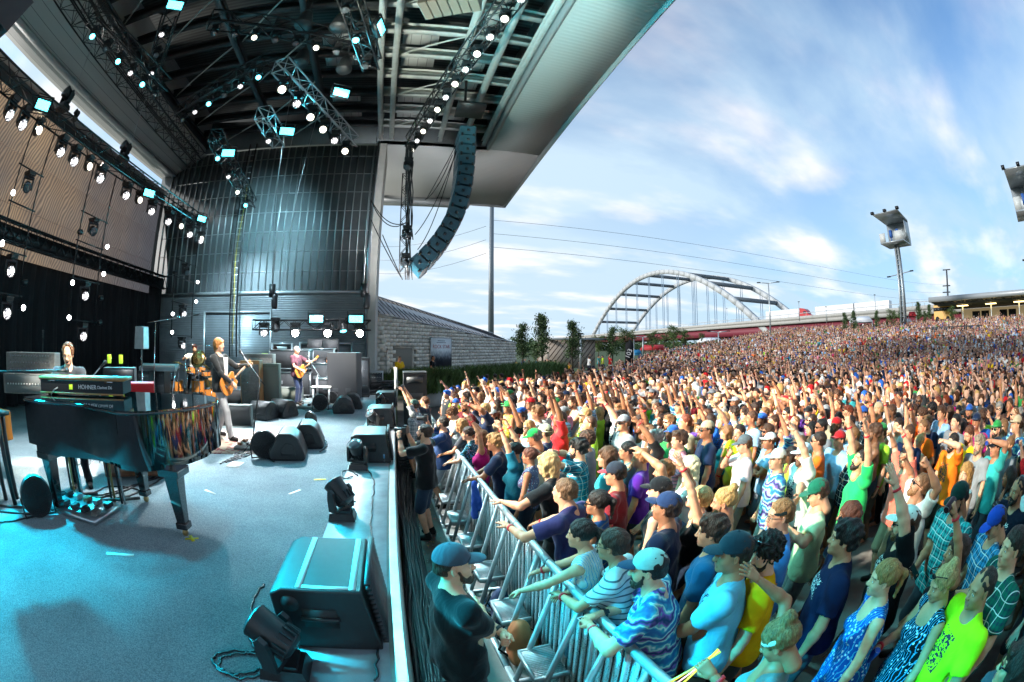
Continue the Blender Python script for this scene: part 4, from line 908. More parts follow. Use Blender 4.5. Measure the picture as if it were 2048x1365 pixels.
# ---------------------------------------------------------------- the light of the lit fixtures, plus an added soffit wash
W = (1, .96, .90); T = (.06, .58, .78)
for nm, loc, tg, P, c, sz, bl in [
    ('key_guitar', (1.2, 5.2, 9.3), (-3.4, 7.4, 2.3), 6000, (1, .93, .84), 15, .5),
    ('key_bass', (.4, 9.2, 9.8), (-3.1, 12.75, 2.3), 8000, (1, .93, .86), 16, .6),
    ('key_piano', (.5, 2.4, 8.8), (-4.2, 4.0, 2.9), 6500, (1, .92, .82), 13, .5),
    ('key_drums', (-2.0, 8.5, 10), (-6.6, 12.5, 2.4), 9000, (1, .93, .84), 26, .6),
    ('key_backline', (-1.0, 8.5, 10), (-3.4, 14.6, 2.2), 11000, (.95, .97, 1), 34, .7),
    ('wash_floor', (-5.0, 13.0, 9.3), (-2.0, 7.2, S), 13000, (.88, .95, 1), 36, .8),
    ('wash_floor', (-3.0, 9.0, 10), (-5.2, 5.2, S), 5000, (.95, .97, 1), 34, .7),
    ('teal_floor', (BX + .6, 3.6, 7.8), (-2.6, 1.2, S), 17000, (.0, .52, .72), 36, .5),
    ('teal_floor', (BX + .6, 10.4, 7.8), (-1.6, 2.4, S), 11000, (.0, .52, .72), 22, .6),
    ('teal_floor', (-2.8, 6.2, 9.9), (-1.9, 1.6, S), 1800, (.0, .52, .72), 36, .6),
    ('added_soffit_wash', (-.45, 11.4, S + .6), (2.8, 21, 12.4), 2600, (.95, .98, 1), 60, .8),  # added lamp that brightens the end soffit; no lit fixture stands there
    ('wall_streak', (-3.0, 11.0, 9.9), (-9.2, 18, 8.8), 900, (.75, .92, 1), 12, .9),
    ('wall_streak', (-2.2, 12.4, 9.9), (-5.2, 18, 7.2), 700, (.75, .92, 1), 13, .9),
    ('teal_lip', (-.6, 9.5, 9.5), (-.6, 5.0, S), 1500, T, 26, .8),
    ('teal_rail', (-.6, 11.5, 10.2), (2.0, 3.2, .8), 3000, (.14, .66, .74), 36, .6),
    ('teal_rail', (.9, 9.0, 10.2), (4.2, 1.2, .8), 2000, (.16, .66, .74), 44, .6),
    ('teal_rail', (-4.5, 2.5, 9.5), (2.5, 2.2, 1.0), 1500, (.18, .66, .74), 34, .6),
    ('crowd_wash', (BX, 9.0, 8.1), (7.6, 8.5, 1.2), 48000, (1, .92, .79), 30, .3),
    ('crowd_wash', (BX, 5.5, 8.1), (9.8, 3.4, 1.2), 40000, (1, .92, .79), 26, .3),
    ('crowd_wash', (BX, 13.2, 8.1), (5.5, 13.0, 1.2), 24000, (1, .92, .79), 24, .4),
    ('roof_uplight', (-3.2, 5.6, S + .5), (1.6, 9.8, 13), 3800, (.95, 1, .85), 44, .4),
    ('roof_teal', (-1.4, 4.4, S + .5), (4.8, 9.5, 12.4), 3200, (.10, .70, .80), 48, .7),
    ('wall_wash', (-4.0, 12.5, 9.6), (-6.5, 18, 7.5), 1700, (.45, .85, 1), 75, .9),
    ('wall_low', (-6.5, 13.5, 8.5), (-7.0, 18, 3.5), 2600, (.6, .85, 1), 70, .9),
]: lamp(nm, loc, tg, P, c, sz, bl, .35 if 'teal' in nm or 'wash' in nm else .12)
# ================================================================ stone building beside the stage
for i in range(3): mat('block_%d' % i, [(.60, .57, .50), (.52, .49, .43), (.66, .63, .55)][i], .92, vary=.18, vscale=6, bump=.6, bscale=14)
mat('mortar', (.30, .29, .26), .95)
mat('seam_roof', (.38, .385, .40), .35, metal=.5, vary=.06, vscale=2)
mat('white_door', (.55, .57, .58), .5); mat('rail_metal', (.30, .32, .33), .4, metal=.6)
A, B = V(-.85, 21.8, 1.0), V(9.2, 32.0, 1.0); U = (B - A) / np.linalg.norm(B - A); WL = np.linalg.norm(B - A); Nn = V(U[1], -U[0], 0)
sb = empty('stone_building', A, look(U), label='long low building of grey split-face blocks with a sloping standing seam metal roof', cat='building')
def topz(u): return 3.86 - u * 1.30 / WL
bw = MB()
def sp(m, n, mt, par=sb, **k): o = m.build(n, MATS[mt] if isinstance(mt, str) else mt, par, **k); return o
# local axes of the Empty: x = away-normal, y = along wall, z = up
s0 = 1   # the street side is local +x
bw.prism([(0, 0), (WL, 0), (WL, topz(WL) - .02), (0, topz(0) - .02)], 3.0, M=np.array([[0, 0, -1], [1, 0, 0], [0, 1, 0]]), c=(-.045, 0, 0)); sp(bw, 'wall_core', 'mortar')
DOOR = (1.15, 2.45, 2.15)
rnd = random.Random(3); rest = MB(); nb = 0; bms = [MB().box((0, 0, 0), (.12, .405, .190), taper=1).mesh('brick', MATS['block_%d' % i]) for i in range(3)]
row = 0; z = 0.0
while z < 3.9:
    u = -.2 * (row % 2)
    while u < WL:
        c = u + .21; ok = z + .1 < topz(c) and not (DOOR[0] - .15 < c < DOOR[1] + .15 and z < DOOR[2] - .05) and c < WL - .1
        if ok:
            if nb < 298 and c < 7.6: child('brick', bms[rnd.randrange(3)], sb, M4((rnd.uniform(0, .022), c, z + .1))); nb += 1
            else: rest.m = rnd.randrange(3); rest.box((rnd.uniform(0, .02), c, z + .1), (.12, .405, .19))
        u += .42
    z += .205; row += 1
sp(rest, 'bricks_beyond', [MATS['block_%d' % i] for i in range(3)], kind='stuff')
sp(MB().bbox((-.75, DOOR[0] - .1, 0), (-.70, DOOR[1], DOOR[2])), 'door', 'white_door'); dk = MB(); dk.bbox((-.8, DOOR[1] - .0, 0), (.0, DOOR[1] + .12, DOOR[2])); dk.bbox((-.8, DOOR[0] - .12, DOOR[2]), (.0, DOOR[1] + .12, DOOR[2] + .12)); sp(dk, 'door_reveal', 'block_1')
# metal roof: sloped band with standing seams
rl = WL * .93
rm = MB(); rv = [(-.0, -.9, topz(0) + .02), (-.0, rl, topz(rl) + .02), (-1.5, rl, topz(rl) + .62), (-1.5, -.9, topz(0) + 1.35)]
rm.add(rv + [(x, y, z - .06) for x, y, z in rv], [(0, 1, 2, 3), (7, 6, 5, 4), (0, 4, 5, 1), (1, 5, 6, 2), (2, 6, 7, 3), (3, 7, 4, 0)]); sp(rm, 'roof', 'seam_roof')
for i in range(38):
    y = -.8 + i * .38; t = (y + .9) / (rl + .9)
    if y > rl: break
    a = V(.0, y, topz(y) + .045); b = V(-1.5, y, topz(0) + 1.36 + (topz(rl) + .63 - topz(0) - 1.36) * t)
    sp(MB().tube(a, b, .022, n=4), 'roof_seam', 'dark_steel')
fc = MB(); fc.tube((-1.5, -.9, topz(0) + 1.4), (-1.5, rl, topz(rl) + .66), .05, n=5); fc.tube((.05, -.2, topz(0) + .02), (.05, WL, topz(WL) + .02), .05, n=5); sp(fc, 'ridge_cap', 'seam_roof')
# near buttress, a battered return of the same blocks
bt = empty('stone_buttress', (-1.1, 20.6, .9), label='leaning buttress of rough grey blocks between stage pillar and long wall', cat='wall')
for r_ in range(18):
    z = .9 + r_ * .205; xr = atz(765 + (795 - 765) * (1 - r_ / 18), 700, 3.0)  # unused depth helper
    x1 = -.10 - r_ * .040
    c0 = -1.2 - .2 * (r_ % 2)
    while c0 < x1 - .05:
        w_ = min(.40, x1 - c0)
        if w_ > .05: o = child('brick', MB().box((w_ / 2, 0, 0), (w_, 1.4, .19)).mesh('brick', MATS['block_%d' % rnd.randrange(3)]), bt, M4((c0 + 1.1, rnd.uniform(0, .02), z - .9 + .1)))
        c0 += .415
# poster
P = [aty(px, py, 24.3) for px, py in ((861, 739), (902, 740), (900, 677), (860, 674))]
def on_wall(px, py, off=.15):   # meet the plane of the building's street face
    d = ray(px, py); n_ = np.array([-U[1], U[0], 0.0]); o_ = V(0, 0, CAM_H); q = A - n_ * off
    t = ((q - o_) @ n_) / (np.array(d) @ n_); return o_ + np.array(d) * t
def _poster(N, b, base):
    xyz = N.n('ShaderNodeSeparateXYZ', i_0=N.coord('Object')).outputs; no = N.noise(N.coord('Object', (9, 9, 2.2)), 2.5, 4)[0]
    h = N.math('ADD', xyz[2], N.math('MULTIPLY', no, -.9)); f = N.n('ShaderNodeMapRange', i_Value=h, i_1=-.80, i_2=-.25).outputs[0]; return N.ramp(f, (0, (.03, .035, .05)), (.35, (.15, .19, .23)), (1, (.62, .68, .70)))
mat('poster_print', rough=.5, fn=_poster)
c0, c1, c2, c3 = [on_wall(*p) for p in ((864, 739), (904, 739), (900, 678), (861, 675))]
pm = (c0 + c2) / 2; pw = np.linalg.norm((c1 - c0)[:2]); ph = c3[2] - c0[2]; po = empty('banner_sign', pm, look(U), label='white and grey banner reading ROCK STAR above a printed crowd, on the block wall', cat='banner')
child('print_sheet', MB().box((0, 0, 0), (.02, pw, ph)).mesh('print_sheet', MATS['poster_print']), po)
for n_, y0, y1, z0, z1 in (('frame', -pw / 2 - .04, -pw / 2, -ph / 2, ph / 2), ('frame', pw / 2, pw / 2 + .04, -ph / 2, ph / 2), ('frame', -pw / 2 - .04, pw / 2 + .04, ph / 2, ph / 2 + .04), ('frame', -pw / 2 - .04, pw / 2 + .04, -ph / 2 - .04, -ph / 2)):
    child('frame', MB().bbox((-.02, y0, z0), (.03, y1, z1)).mesh('frame', MATS['alu_trim']), po)
mat('ink', (.35, .05, .06), .6); mat('ink_dark', (.12, .13, .15), .6); mat('paint_white', (.8, .8, .8), .6)
def text(body, size, parent, M, m, name='lettering', ext=.002):
    c = bpy.data.curves.new(name, 'FONT'); c.body = body; c.size = size; c.align_x = 'CENTER'; c.align_y = 'CENTER'; c.extrude = ext; c.materials.append(MATS[m]); o = link(bpy.data.objects.new(name, c)); me = bpy.data.meshes.new_from_object(o); bpy.data.objects.remove(o); o = child(name, me, parent, M, kind='stuff'); return o
TR = np.array([[0, 0, 1], [1, 0, 0], [0, 1, 0]])
text('ROCK STAR', .30, po, M4((.016, 0, ph * .22), TR), 'ink'); 
for k in range(2): child('small_print', MB().bbox((.012, -.45 + .1 * k, ph * (.34 + .06 * k)), (.014, .45 - .1 * k, ph * (.36 + .06 * k))).mesh('small_print', MATS['ink_dark']), po)
# railing and planter
rg = empty('hand_railing', on_wall(805, 740, 1.2), label='grey metal railing on the terrace in front of the block building', cat='railing')
def lpart(m, n, mt, par_, **k): o = m.build(n, MATS[mt], **k); o.parent = par_; o.matrix_parent_inverse = par_.matrix_world.inverted(); return o
ra, rb = on_wall(802, 737, 1.0), on_wall(916, 737, 1.0)
for k in range(3): lpart(MB().tube(ra - V(0, 0, .33 * k), rb - V(0, 0, .33 * k), .028 if k == 0 else .015, n=6), 'rail', 'rail_metal', rg)
for k in range(7): p = ra + (rb - ra) * k / 6; lpart(MB().tube(p, p - V(0, 0, 1.15), .022, n=6), 'post', 'rail_metal', rg)
pa = [V(.9, 20.0, 0), V(1.3, 20.6, 0), V(2.8, 21.7, 0), V(10.8, 28.7, 0), V(17.7, 36.2, 0)]
pb = [V(-1.2, 20.2, 0), V(-.8, 21.8, 0), V(2, 24.6, 0), V(9.2, 32, 0), V(15, 38.5, 0)]
pl = MB(); n = len(pa)
pl.add([p + V(0, 0, 0) for p in pa] + [p + V(0, 0, .98) for p in pa] + [p + V(0, 0, 1.02) for p in pb], [(i, i + 1, n + i + 1, n + i) for i in range(n - 1)] + [(n + i, n + i + 1, 2 * n + i + 1, 2 * n + i) for i in range(n - 1)])
pl.build('planting_bed_ground', MATS['grass'], kind='structure')
for i in range(n - 1):
    d = pa[i + 1] - pa[i]; L = np.linalg.norm(d); MB().box((pa[i] + pa[i + 1]) / 2 + V(0, 0, .5), (.25, L, 1.04), R=look(d)).build('planter_wall', MATS['pale_concrete'], label='low pale concrete planter wall, %s stretch from the stage' % ordn[i], cat='wall', group='planter wall stretches')
mat('foliage', (.085, .14, .035), .8, vary=.45, vscale=1.8, sub=0); mat('foliage_dark', (.06, .105, .032), .8, vary=.4, vscale=2); mat('foliage_yellow', (.13, .15, .03), .8, vary=.3, vscale=2); mat('bark', (.09, .07, .05), .9, vary=.2, vscale=8)
def blades(name, pts, hh, m, n_per, rr=.5, label='', seed=1):
    r_ = np.random.RandomState(seed); vs = []; 
    P = np.repeat(np.array(pts), n_per, 0); k = len(P); P = P + np.c_[r_.normal(0, rr, (k, 2)), np.zeros(k)]
    a = r_.rand(k) * 6.28; l = hh * (.45 + .75 * r_.rand(k)); w_ = .03 + .03 * r_.rand(k); d = np.c_[np.cos(a), np.sin(a), np.zeros(k)]; s_ = np.c_[-np.sin(a), np.cos(a), np.zeros(k)] * w_[:, None]
    tip = P + d * (l * .45)[:, None] + np.c_[np.zeros((k, 2)), l]; mid = P + d * (l * .15)[:, None] + np.c_[np.zeros((k, 2)), l * .6]
    v = np.stack([P - s_, P + s_, mid + s_ * .8, mid - s_ * .8, tip], 1).reshape(-1, 3); b = np.arange(k)[:, None] * 5
    me = mesh_from(name, v, [b + np.array([[0, 1, 2, 3]]), b + np.array([[3, 2, 4]])], [MATS[m]]); return tag(link(bpy.data.objects.new(name, me)), kind='stuff')
pts = []; r_ = random.Random(5)
for i in range(900):
    t = r_.random() ** .8 * 3.4; k = min(int(t), 3); f = t - k; a = pa[k] + (pa[k + 1] - pa[k]) * f; b = pb[k] + (pb[k + 1] - pb[k]) * f; q = a + (b - a) * (.12 + .75 * r_.random()); pts.append((q[0], q[1], .98))
blades('ornamental_grass', pts[:480], 1.05, 'foliage', 46, .28, seed=2); blades('low_shrubbery', pts[480:], .85, 'foliage', 46, .30, seed=3)
blades('grass_tufts', [(-.9, 19.8, S), (-.6, 20.0, S), (-.3, 19.9, S), (-.75, 20.2, S)], .5, 'foliage', 120, .16, seed=4)
# ================================================================ trees
def leafset(name, pos, size, m, seed):
    r_ = np.random.RandomState(seed); k = len(pos); a = r_.normal(size=(k, 3)); a /= np.linalg.norm(a, axis=1)[:, None]; b = np.cross(a, r_.normal(size=(k, 3))); b /= np.linalg.norm(b, axis=1)[:, None]; sz = size * (.6 + .8 * r_.rand(k))[:, None]
    v = np.stack([pos - a * sz, pos + b * sz * .6, pos + a * sz, pos - b * sz * .6], 1).reshape(-1, 3); return mesh_from(name, v, np.arange(k * 4).reshape(-1, 4), [MATS[m]])
def tree_meshes(kind, seed):
    r_ = np.random.RandomState(seed); H = 1.0; tr = MB(); tr.path([(0, 0, 0), (.01, 0, .3), (0, .01, .6), (0, 0, .95)], [.022, .017, .011, .003], 7); cl = []
    for i in range(34 if kind == 'cone' else 30):
        h = .22 + .72 * (i + r_.rand()) / 34 if kind == 'cone' else .30 + .55 * r_.rand(); a = r_.rand() * 6.28
        rad = (.20 * (1 - h) ** .75 + .015) if kind == 'cone' else .24 * math.sqrt(max(.02, 1 - ((h - .6) / .38) ** 2)); rad *= .45 + 1.0 * r_.rand()
        e = V(math.cos(a) * rad, math.sin(a) * rad, h + rad * .35); tr.path([(0, 0, h - rad * .3), e * V(.5, .5, 1) - V(0, 0, rad * .15), e], [.007, .005, .002], 4); cl.append((e, .045 + .25 * rad * r_.rand())); cl.append((e * V(.6, .6, 1), .05))
    pos = np.concatenate([c + r_.normal(0, 1, (48, 3)) * s_ * np.array([.75, .75, .55]) for c, s_ in cl]); return tr.mesh('trunk', MATS['bark']), leafset('crown', pos, .016, {'cone': 'foliage_dark', 'round': 'foliage', 'yellow': 'foliage_yellow'}[kind if kind != 'round2' else 'round'], seed)
TM = {'cone': [tree_meshes('cone', s_) for s_ in (1, 2)], 'round': [tree_meshes('round', s_) for s_ in (3, 4)]}
tl = [(1045, 648, 724, 40, 'cone', 'slim young tree just right of the block building end'), (1085, 628, 742, 36, 'cone', 'tallest young tree standing in the planting before the plaza'), (1145, 643, 735, 38, 'cone', 'young tree in front of the slatted wooden kiosk'),
      (1070, 700, 728, 48, 'round', 'low bright bush beside the tallest young tree'), (1225, 655, 715, 50, 'cone', 'dark slim tree right of the kiosk'), (1254, 656, 703, 52, 'round', 'bushy tree under the left foot of the arch'), (1197, 670, 690, 60, 'round', 'small tree top showing over the kiosk roof'),
      (1305, 662, 694, 60, 'round', 'bushy tree left of the big group under the arch'), (1330, 668, 694, 58, 'round', 'small pale tree under the arch centre'), (1347, 650, 697, 55, 'round', 'largest bushy tree under the centre of the arch'), (1370, 660, 694, 60, 'round', 'round tree right of the largest one under the arch'), (1404, 666, 688, 70, 'round', 'lone tree before the red bridge girder'),
      (1690, 626, 660, 62, 'cone', 'slim tree left of the white tents on the hill'), (1708, 622, 660, 60, 'cone', 'second slim tree left of the white tents'), (1755, 622, 658, 60, 'cone', 'thin tree in front of the second white trailer'), (1786, 618, 655, 60, 'round', 'leafy tree just left of the camera tower'), (1803, 613, 652, 64, 'cone', 'tall thin tree touching the camera tower'),
      (1839, 604, 648, 66, 'cone', 'slim tree right of the camera tower'), (1851, 622, 650, 62, 'cone', 'second tree right of the camera tower'), (1860, 609, 648, 66, 'cone', 'third tree right of the tower beside the yellow bus'), (1907, 612, 640, 60, 'round', 'bushy tree below the end of the big canopy'), (1775, 640, 660, 60, 'cone', 'small bush low beside the leafy tree')]
for i, (px, yt, yb, D, kd, lab) in enumerate(tl):
    d = ray(px, 690); b = V(d[0], d[1], 0) / math.hypot(d[0], d[1]) * D; db, dt = ray(px, yb), ray(px, yt); zb = CAM_H + D * db[2] / math.hypot(db[0], db[1]); zt = CAM_H + D * dt[2] / math.hypot(dt[0], dt[1]); zb = min(zb, 1.0 + ground(b[0], b[1])); h = (zt - zb) * 1.03
    tm, cm_ = TM[kd][i % 2]; t = empty('tree', (b[0], b[1], zb), rotm('Z', i * 67), h, label=lab, cat='tree', group='young trees round the lawn'); child('trunk', tm, t); child('crown', cm_, t)
# ================================================================ kiosk with diagonal slats
kc = [aty(px, py, 45) for px, py in ((1098, 726), (1190, 726), (1190, 681), (1100, 684))]
kz0, kz1 = kc[1][2] - .6, kc[2][2]; kx0, kx1 = kc[0][0], kc[1][0]
ko = empty('kiosk', (kx0, 45, kz0), label='flat roofed beige kiosk clad in diagonal slats, beyond the planting', cat='building')
mat('beige_clad', (.42, .35, .29), .7, vary=.1, vscale=2); mat('slat_dark', (.10, .07, .055), .7)
lpart(MB().bbox((kx0, 45, kz0), (kx1, 49, kz1)), 'wall', 'beige_clad', ko)
for i in range(13):
    x = kx0 - 2.2 + i * .58; a = V(max(x, kx0), 44.97, kz0 + max(kx0 - x, 0) * 1.2); xe = min(x + (kz1 - kz0) / 1.2, kx1); b = V(xe, 44.97, kz0 + (xe - x) * 1.2)
    if b[2] > a[2] + .2: lpart(MB().tube(a, b, .05, n=4), 'slat', 'slat_dark', ko)
lpart(MB().bbox((kx0 - .3, 44.5, kz1), (kx1 + 1.6, 49.4, kz1 + .22)), 'roof', 'fascia', ko); lpart(MB().bbox((kx1 + .01, 45.6, kz1 - 1.3), (kx1 + .05, 48.4, kz1 - .4)), 'window', 'lens_off', ko)
# ================================================================ power pole and lines
pb_, pt_ = aty(982, 720, 60), aty(980, 395, 60)
pp_ = empty('power_pole', (pb_[0], 60, 0), label='tall tapering grey steel power pole behind the stage roof corner', cat='pole'); lpart(MB().tube((pb_[0], 60, 0), (pb_[0], 60, pt_[2] + 2), .46, .30, n=12), 'shaft', 'dark_steel', pp_)
MATS['pole_steel'] = mat('pole_steel', (.20, .23, .25), .5, metal=.3); pp_.children[0].data.materials[0] = MATS['pole_steel']
cols = []
for k, (y1, y2) in enumerate(((441, 569), (468, 585), (495, 598))):
    a = aty(987, y1, 60); b = ray(1893, y2); b = V(*b) * 250 + V(0, 0, CAM_H); lpart(MB().tube(a - V(.5, 0, 0), a, .05), 'insulator', 'dark_steel', pp_)
    MB().path([a + (b - a) * t - V(0, 0, 9 * 4 * t * (1 - t) * .42) for t in np.linspace(0, 1, 24)], .026, 4).build('power_line', MATS['dark_steel'], label='%s thin power line sweeping right from the pole to the far pylon' % ('top', 'middle', 'lowest')[k], cat='power line')
    a2_ = aty(972, y1 + 12, 60); b = aty(752, y1 + 52, 90); MB().path([a2_ + (b - a2_) * t - V(0, 0, 1.2 * 4 * t * (1 - t)) for t in np.linspace(0, 1, 10)], .028, 4).build('power_line', MATS['dark_steel'], label='%s faint power line running left from the pole behind the speaker column' % ('top', 'middle', 'lowest')[k], cat='power line')
py_ = V(*ray(1893, 640)) * 250; py_[2] = 0; pz = [V(*ray(1893, y)) * 250 + V(0, 0, CAM_H) for y in (540, 560, 572, 585, 598)]
pn_ = empty('pylon', (py_[0], py_[1], 0), label='dark steel pylon with three crossarms far behind the hill', cat='pylon'); lpart(MB().tube((py_[0], py_[1], 0), (pz[0][0], pz[0][1], pz[0][2]), .9, .5), 'shaft', 'dark_steel', pn_)
tdir = V(-py_[1], py_[0], 0) / np.linalg.norm(py_)
for q in pz[:1] + pz[2:]: lpart(MB().tube(q - tdir * 2.6, q + tdir * 2.6, .3), 'crossarm', 'dark_steel', pn_)
# ================================================================ arch bridge
mat('bridge_paint', (.50, .52, .52), .55, vary=.06, vscale=.1); mat('bridge_beam', (.13, .15, .17), .6); mat('bridge_red', (.20, .025, .045), .6); mat('hanger_blue', (.22, .32, .42), .5); mat('truck_red', (.45, .02, .02), .3, coat=.5); mat('truck_white', (.66, .67, .68), .4); mat('bus_yellow', (.65, .33, .02), .4); mat('glass_dark', (.02, .025, .03), .08, spec=.9)
bg_ = empty('arch_bridge', (125, 180, 0), label='grey steel twin arch road bridge with red girders behind the lawn', cat='bridge')
def bx(y): return 116 + (y - 95) * .0886
def apt(t, side): y = 95 + 175 * t; return V(bx(y) + 30 * side, y, 7.5 + 33.5 * 4 * t * (1 - t))
for sd_ in (0, 1):
    m = MB(); P_ = [apt(t, sd_) for t in np.linspace(0, 1, 41)]
    for a, b in zip(P_[:-1], P_[1:]): m.box((a + b) / 2, (1.6, np.linalg.norm(b - a) * 1.02, 2.1), R=look(b - a))
    lpart(m, 'arch_rib', 'bridge_paint', bg_)
for t in (.12, .21, .31, .41, .51, .61, .71, .81, .89): a, b = apt(t, 0), apt(t, 1); lpart(MB().box((a + b) / 2, (1.4, 29, 1.5), R=look(b - a)), 'cross_beam', 'bridge_beam', bg_)
DZ = 11.5
for t in np.linspace(.10, .90, 11):
    for sd_ in (0, 1):
        for e in (-.6, .6): a = apt(t, sd_) + V(0, e, -1); lpart(MB().tube(a, (a[0], a[1], DZ), .16, n=6, cap=False), 'hanger', 'hanger_blue', bg_)
lpart(MB().add([(bx(y) + x, y, z) for y in (-120, 420) for x, z in ((-2, DZ), (32, DZ), (32, DZ - 1.1), (-2, DZ - 1.1))], [(0, 1, 2, 3), (7, 6, 5, 4), (0, 4, 5, 1), (1, 5, 6, 2), (2, 6, 7, 3), (3, 7, 4, 0)]), 'deck', 'pale_concrete', bg_)
lpart(MB().add([(bx(y) + x, y, z) for y in (-120, 420) for x, z in ((-.5, DZ - 1.1), (30, DZ - 1.1), (30, DZ - 4.2), (-.5, DZ - 4.2))], [(0, 1, 2, 3), (7, 6, 5, 4), (0, 4, 5, 1), (1, 5, 6, 2), (2, 6, 7, 3), (3, 7, 4, 0)]), 'girder', 'bridge_red', bg_)
lpart(MB().add([(bx(y) + x, y, z) for y in (-120, 420) for x, z in ((-2.2, DZ), (-1.8, DZ), (-1.8, DZ + 1.0), (-2.2, DZ + 1.0))], [(0, 1, 2, 3), (7, 6, 5, 4), (0, 4, 5, 1), (1, 5, 6, 2), (2, 6, 7, 3), (3, 7, 4, 0)]), 'parapet', 'pale_concrete', bg_)
hr = MB(); 
for y in np.arange(-60, 300, 4.0): hr.tube((bx(y) - 2, y, DZ + 1), (bx(y) - 2, y, DZ + 1.9), .07, n=4)
hr.tube((bx(-60) - 2, -60, DZ + 1.9), (bx(300) - 2, 300, DZ + 1.9), .09, n=4); lpart(hr, 'handrail', 'bridge_paint', bg_, kind='stuff')
for y in range(-100, 400, 30): lpart(MB().bbox((bx(y) - .3, y - .6, DZ - 4.2), (bx(y) + .3, y + .6, DZ - .9)), 'girder_stiffener', 'bridge_red', bg_); lpart(MB().tube((bx(y) + 14, y, 0), (bx(y) + 14, y, DZ - 4.2), 1.2, n=10), 'pier', 'pale_concrete', bg_)
def truck(px, Ln, lab, cab='truck_red', only=False):
    X = 119; p = atx(px, 650, X); y = p[1]; t = empty('lorry', (X + 2, y, DZ), label=lab, cat='truck')
    lpart(MB().bbox((X, y, DZ + 1.2), (X + 2.6, y + Ln, DZ + 4.1)), 'trailer', 'truck_white', t, bevel=.08)
    for wy in (y + 1.2, y + 2.6, y + Ln - 2, y + Ln - 3.4): lpart(MB().tube((X - .05, wy, DZ + .55), (X + 2.6, wy, DZ + .55), .52, n=12), 'wheel', 'rubber', t)
    if not only:
        lpart(MB().prism([(0, .6), (-5.6, .6), (-5.6, 1.7), (-3.9, 2.0), (-3.1, 3.2), (-2.2, 3.9), (-.3, 4.2), (0, 4.2)], 2.4, M=np.array([[0, 0, 1], [1, 0, 0], [0, 1, 0]]), c=(X + .1, y - .2, DZ)), 'cab', cab, t, bevel=.08)
        lpart(MB().bbox((X + .05, y - 3.1, DZ + 2.3), (X + 2.55, y - 2.0, DZ + 3.1)), 'window', 'glass_dark', t)
        for wy in (y - 1.4, y - 4.6): lpart(MB().tube((X - .05, wy, DZ + .55), (X + 2.6, wy, DZ + .55), .52, n=12), 'wheel', 'rubber', t)
truck(1598, 15.5, 'white trailer pulled by a red cab crossing the bridge right of the arch'); truck(1708, 15.5, 'long white trailer with dark cab on the bridge behind the white tents', 'dark_steel'); truck(1780, 13, 'white trailer on the bridge partly behind the camera tower', only=True)
yb_ = atx(1868, 634, 90); bus = empty('school_bus', (90, yb_[1], yb_[2]), label='yellow bus parked on the hill beside the end of the canopy', cat='bus'); q = atx(1902, 622, 90)
lpart(MB().bbox((90, q[1], yb_[2] - .6), (92.5, yb_[1], yb_[2] + 2.2)), 'body', 'bus_yellow', bus, bevel=.1)
for k in range(5): yy = q[1] + (yb_[1] - q[1]) * (k + .5) / 5; lpart(MB().bbox((89.96, yy - .5, yb_[2] + 1.0), (90.02, yy + .5, yb_[2] + 1.7)), 'window', 'glass_dark', bus)
for k in (.2, .8): yy = q[1] + (yb_[1] - q[1]) * k; lpart(MB().tube((89.95, yy, yb_[2] - .5), (92.5, yy, yb_[2] - .5), .5, n=12), 'wheel', 'rubber', bus)
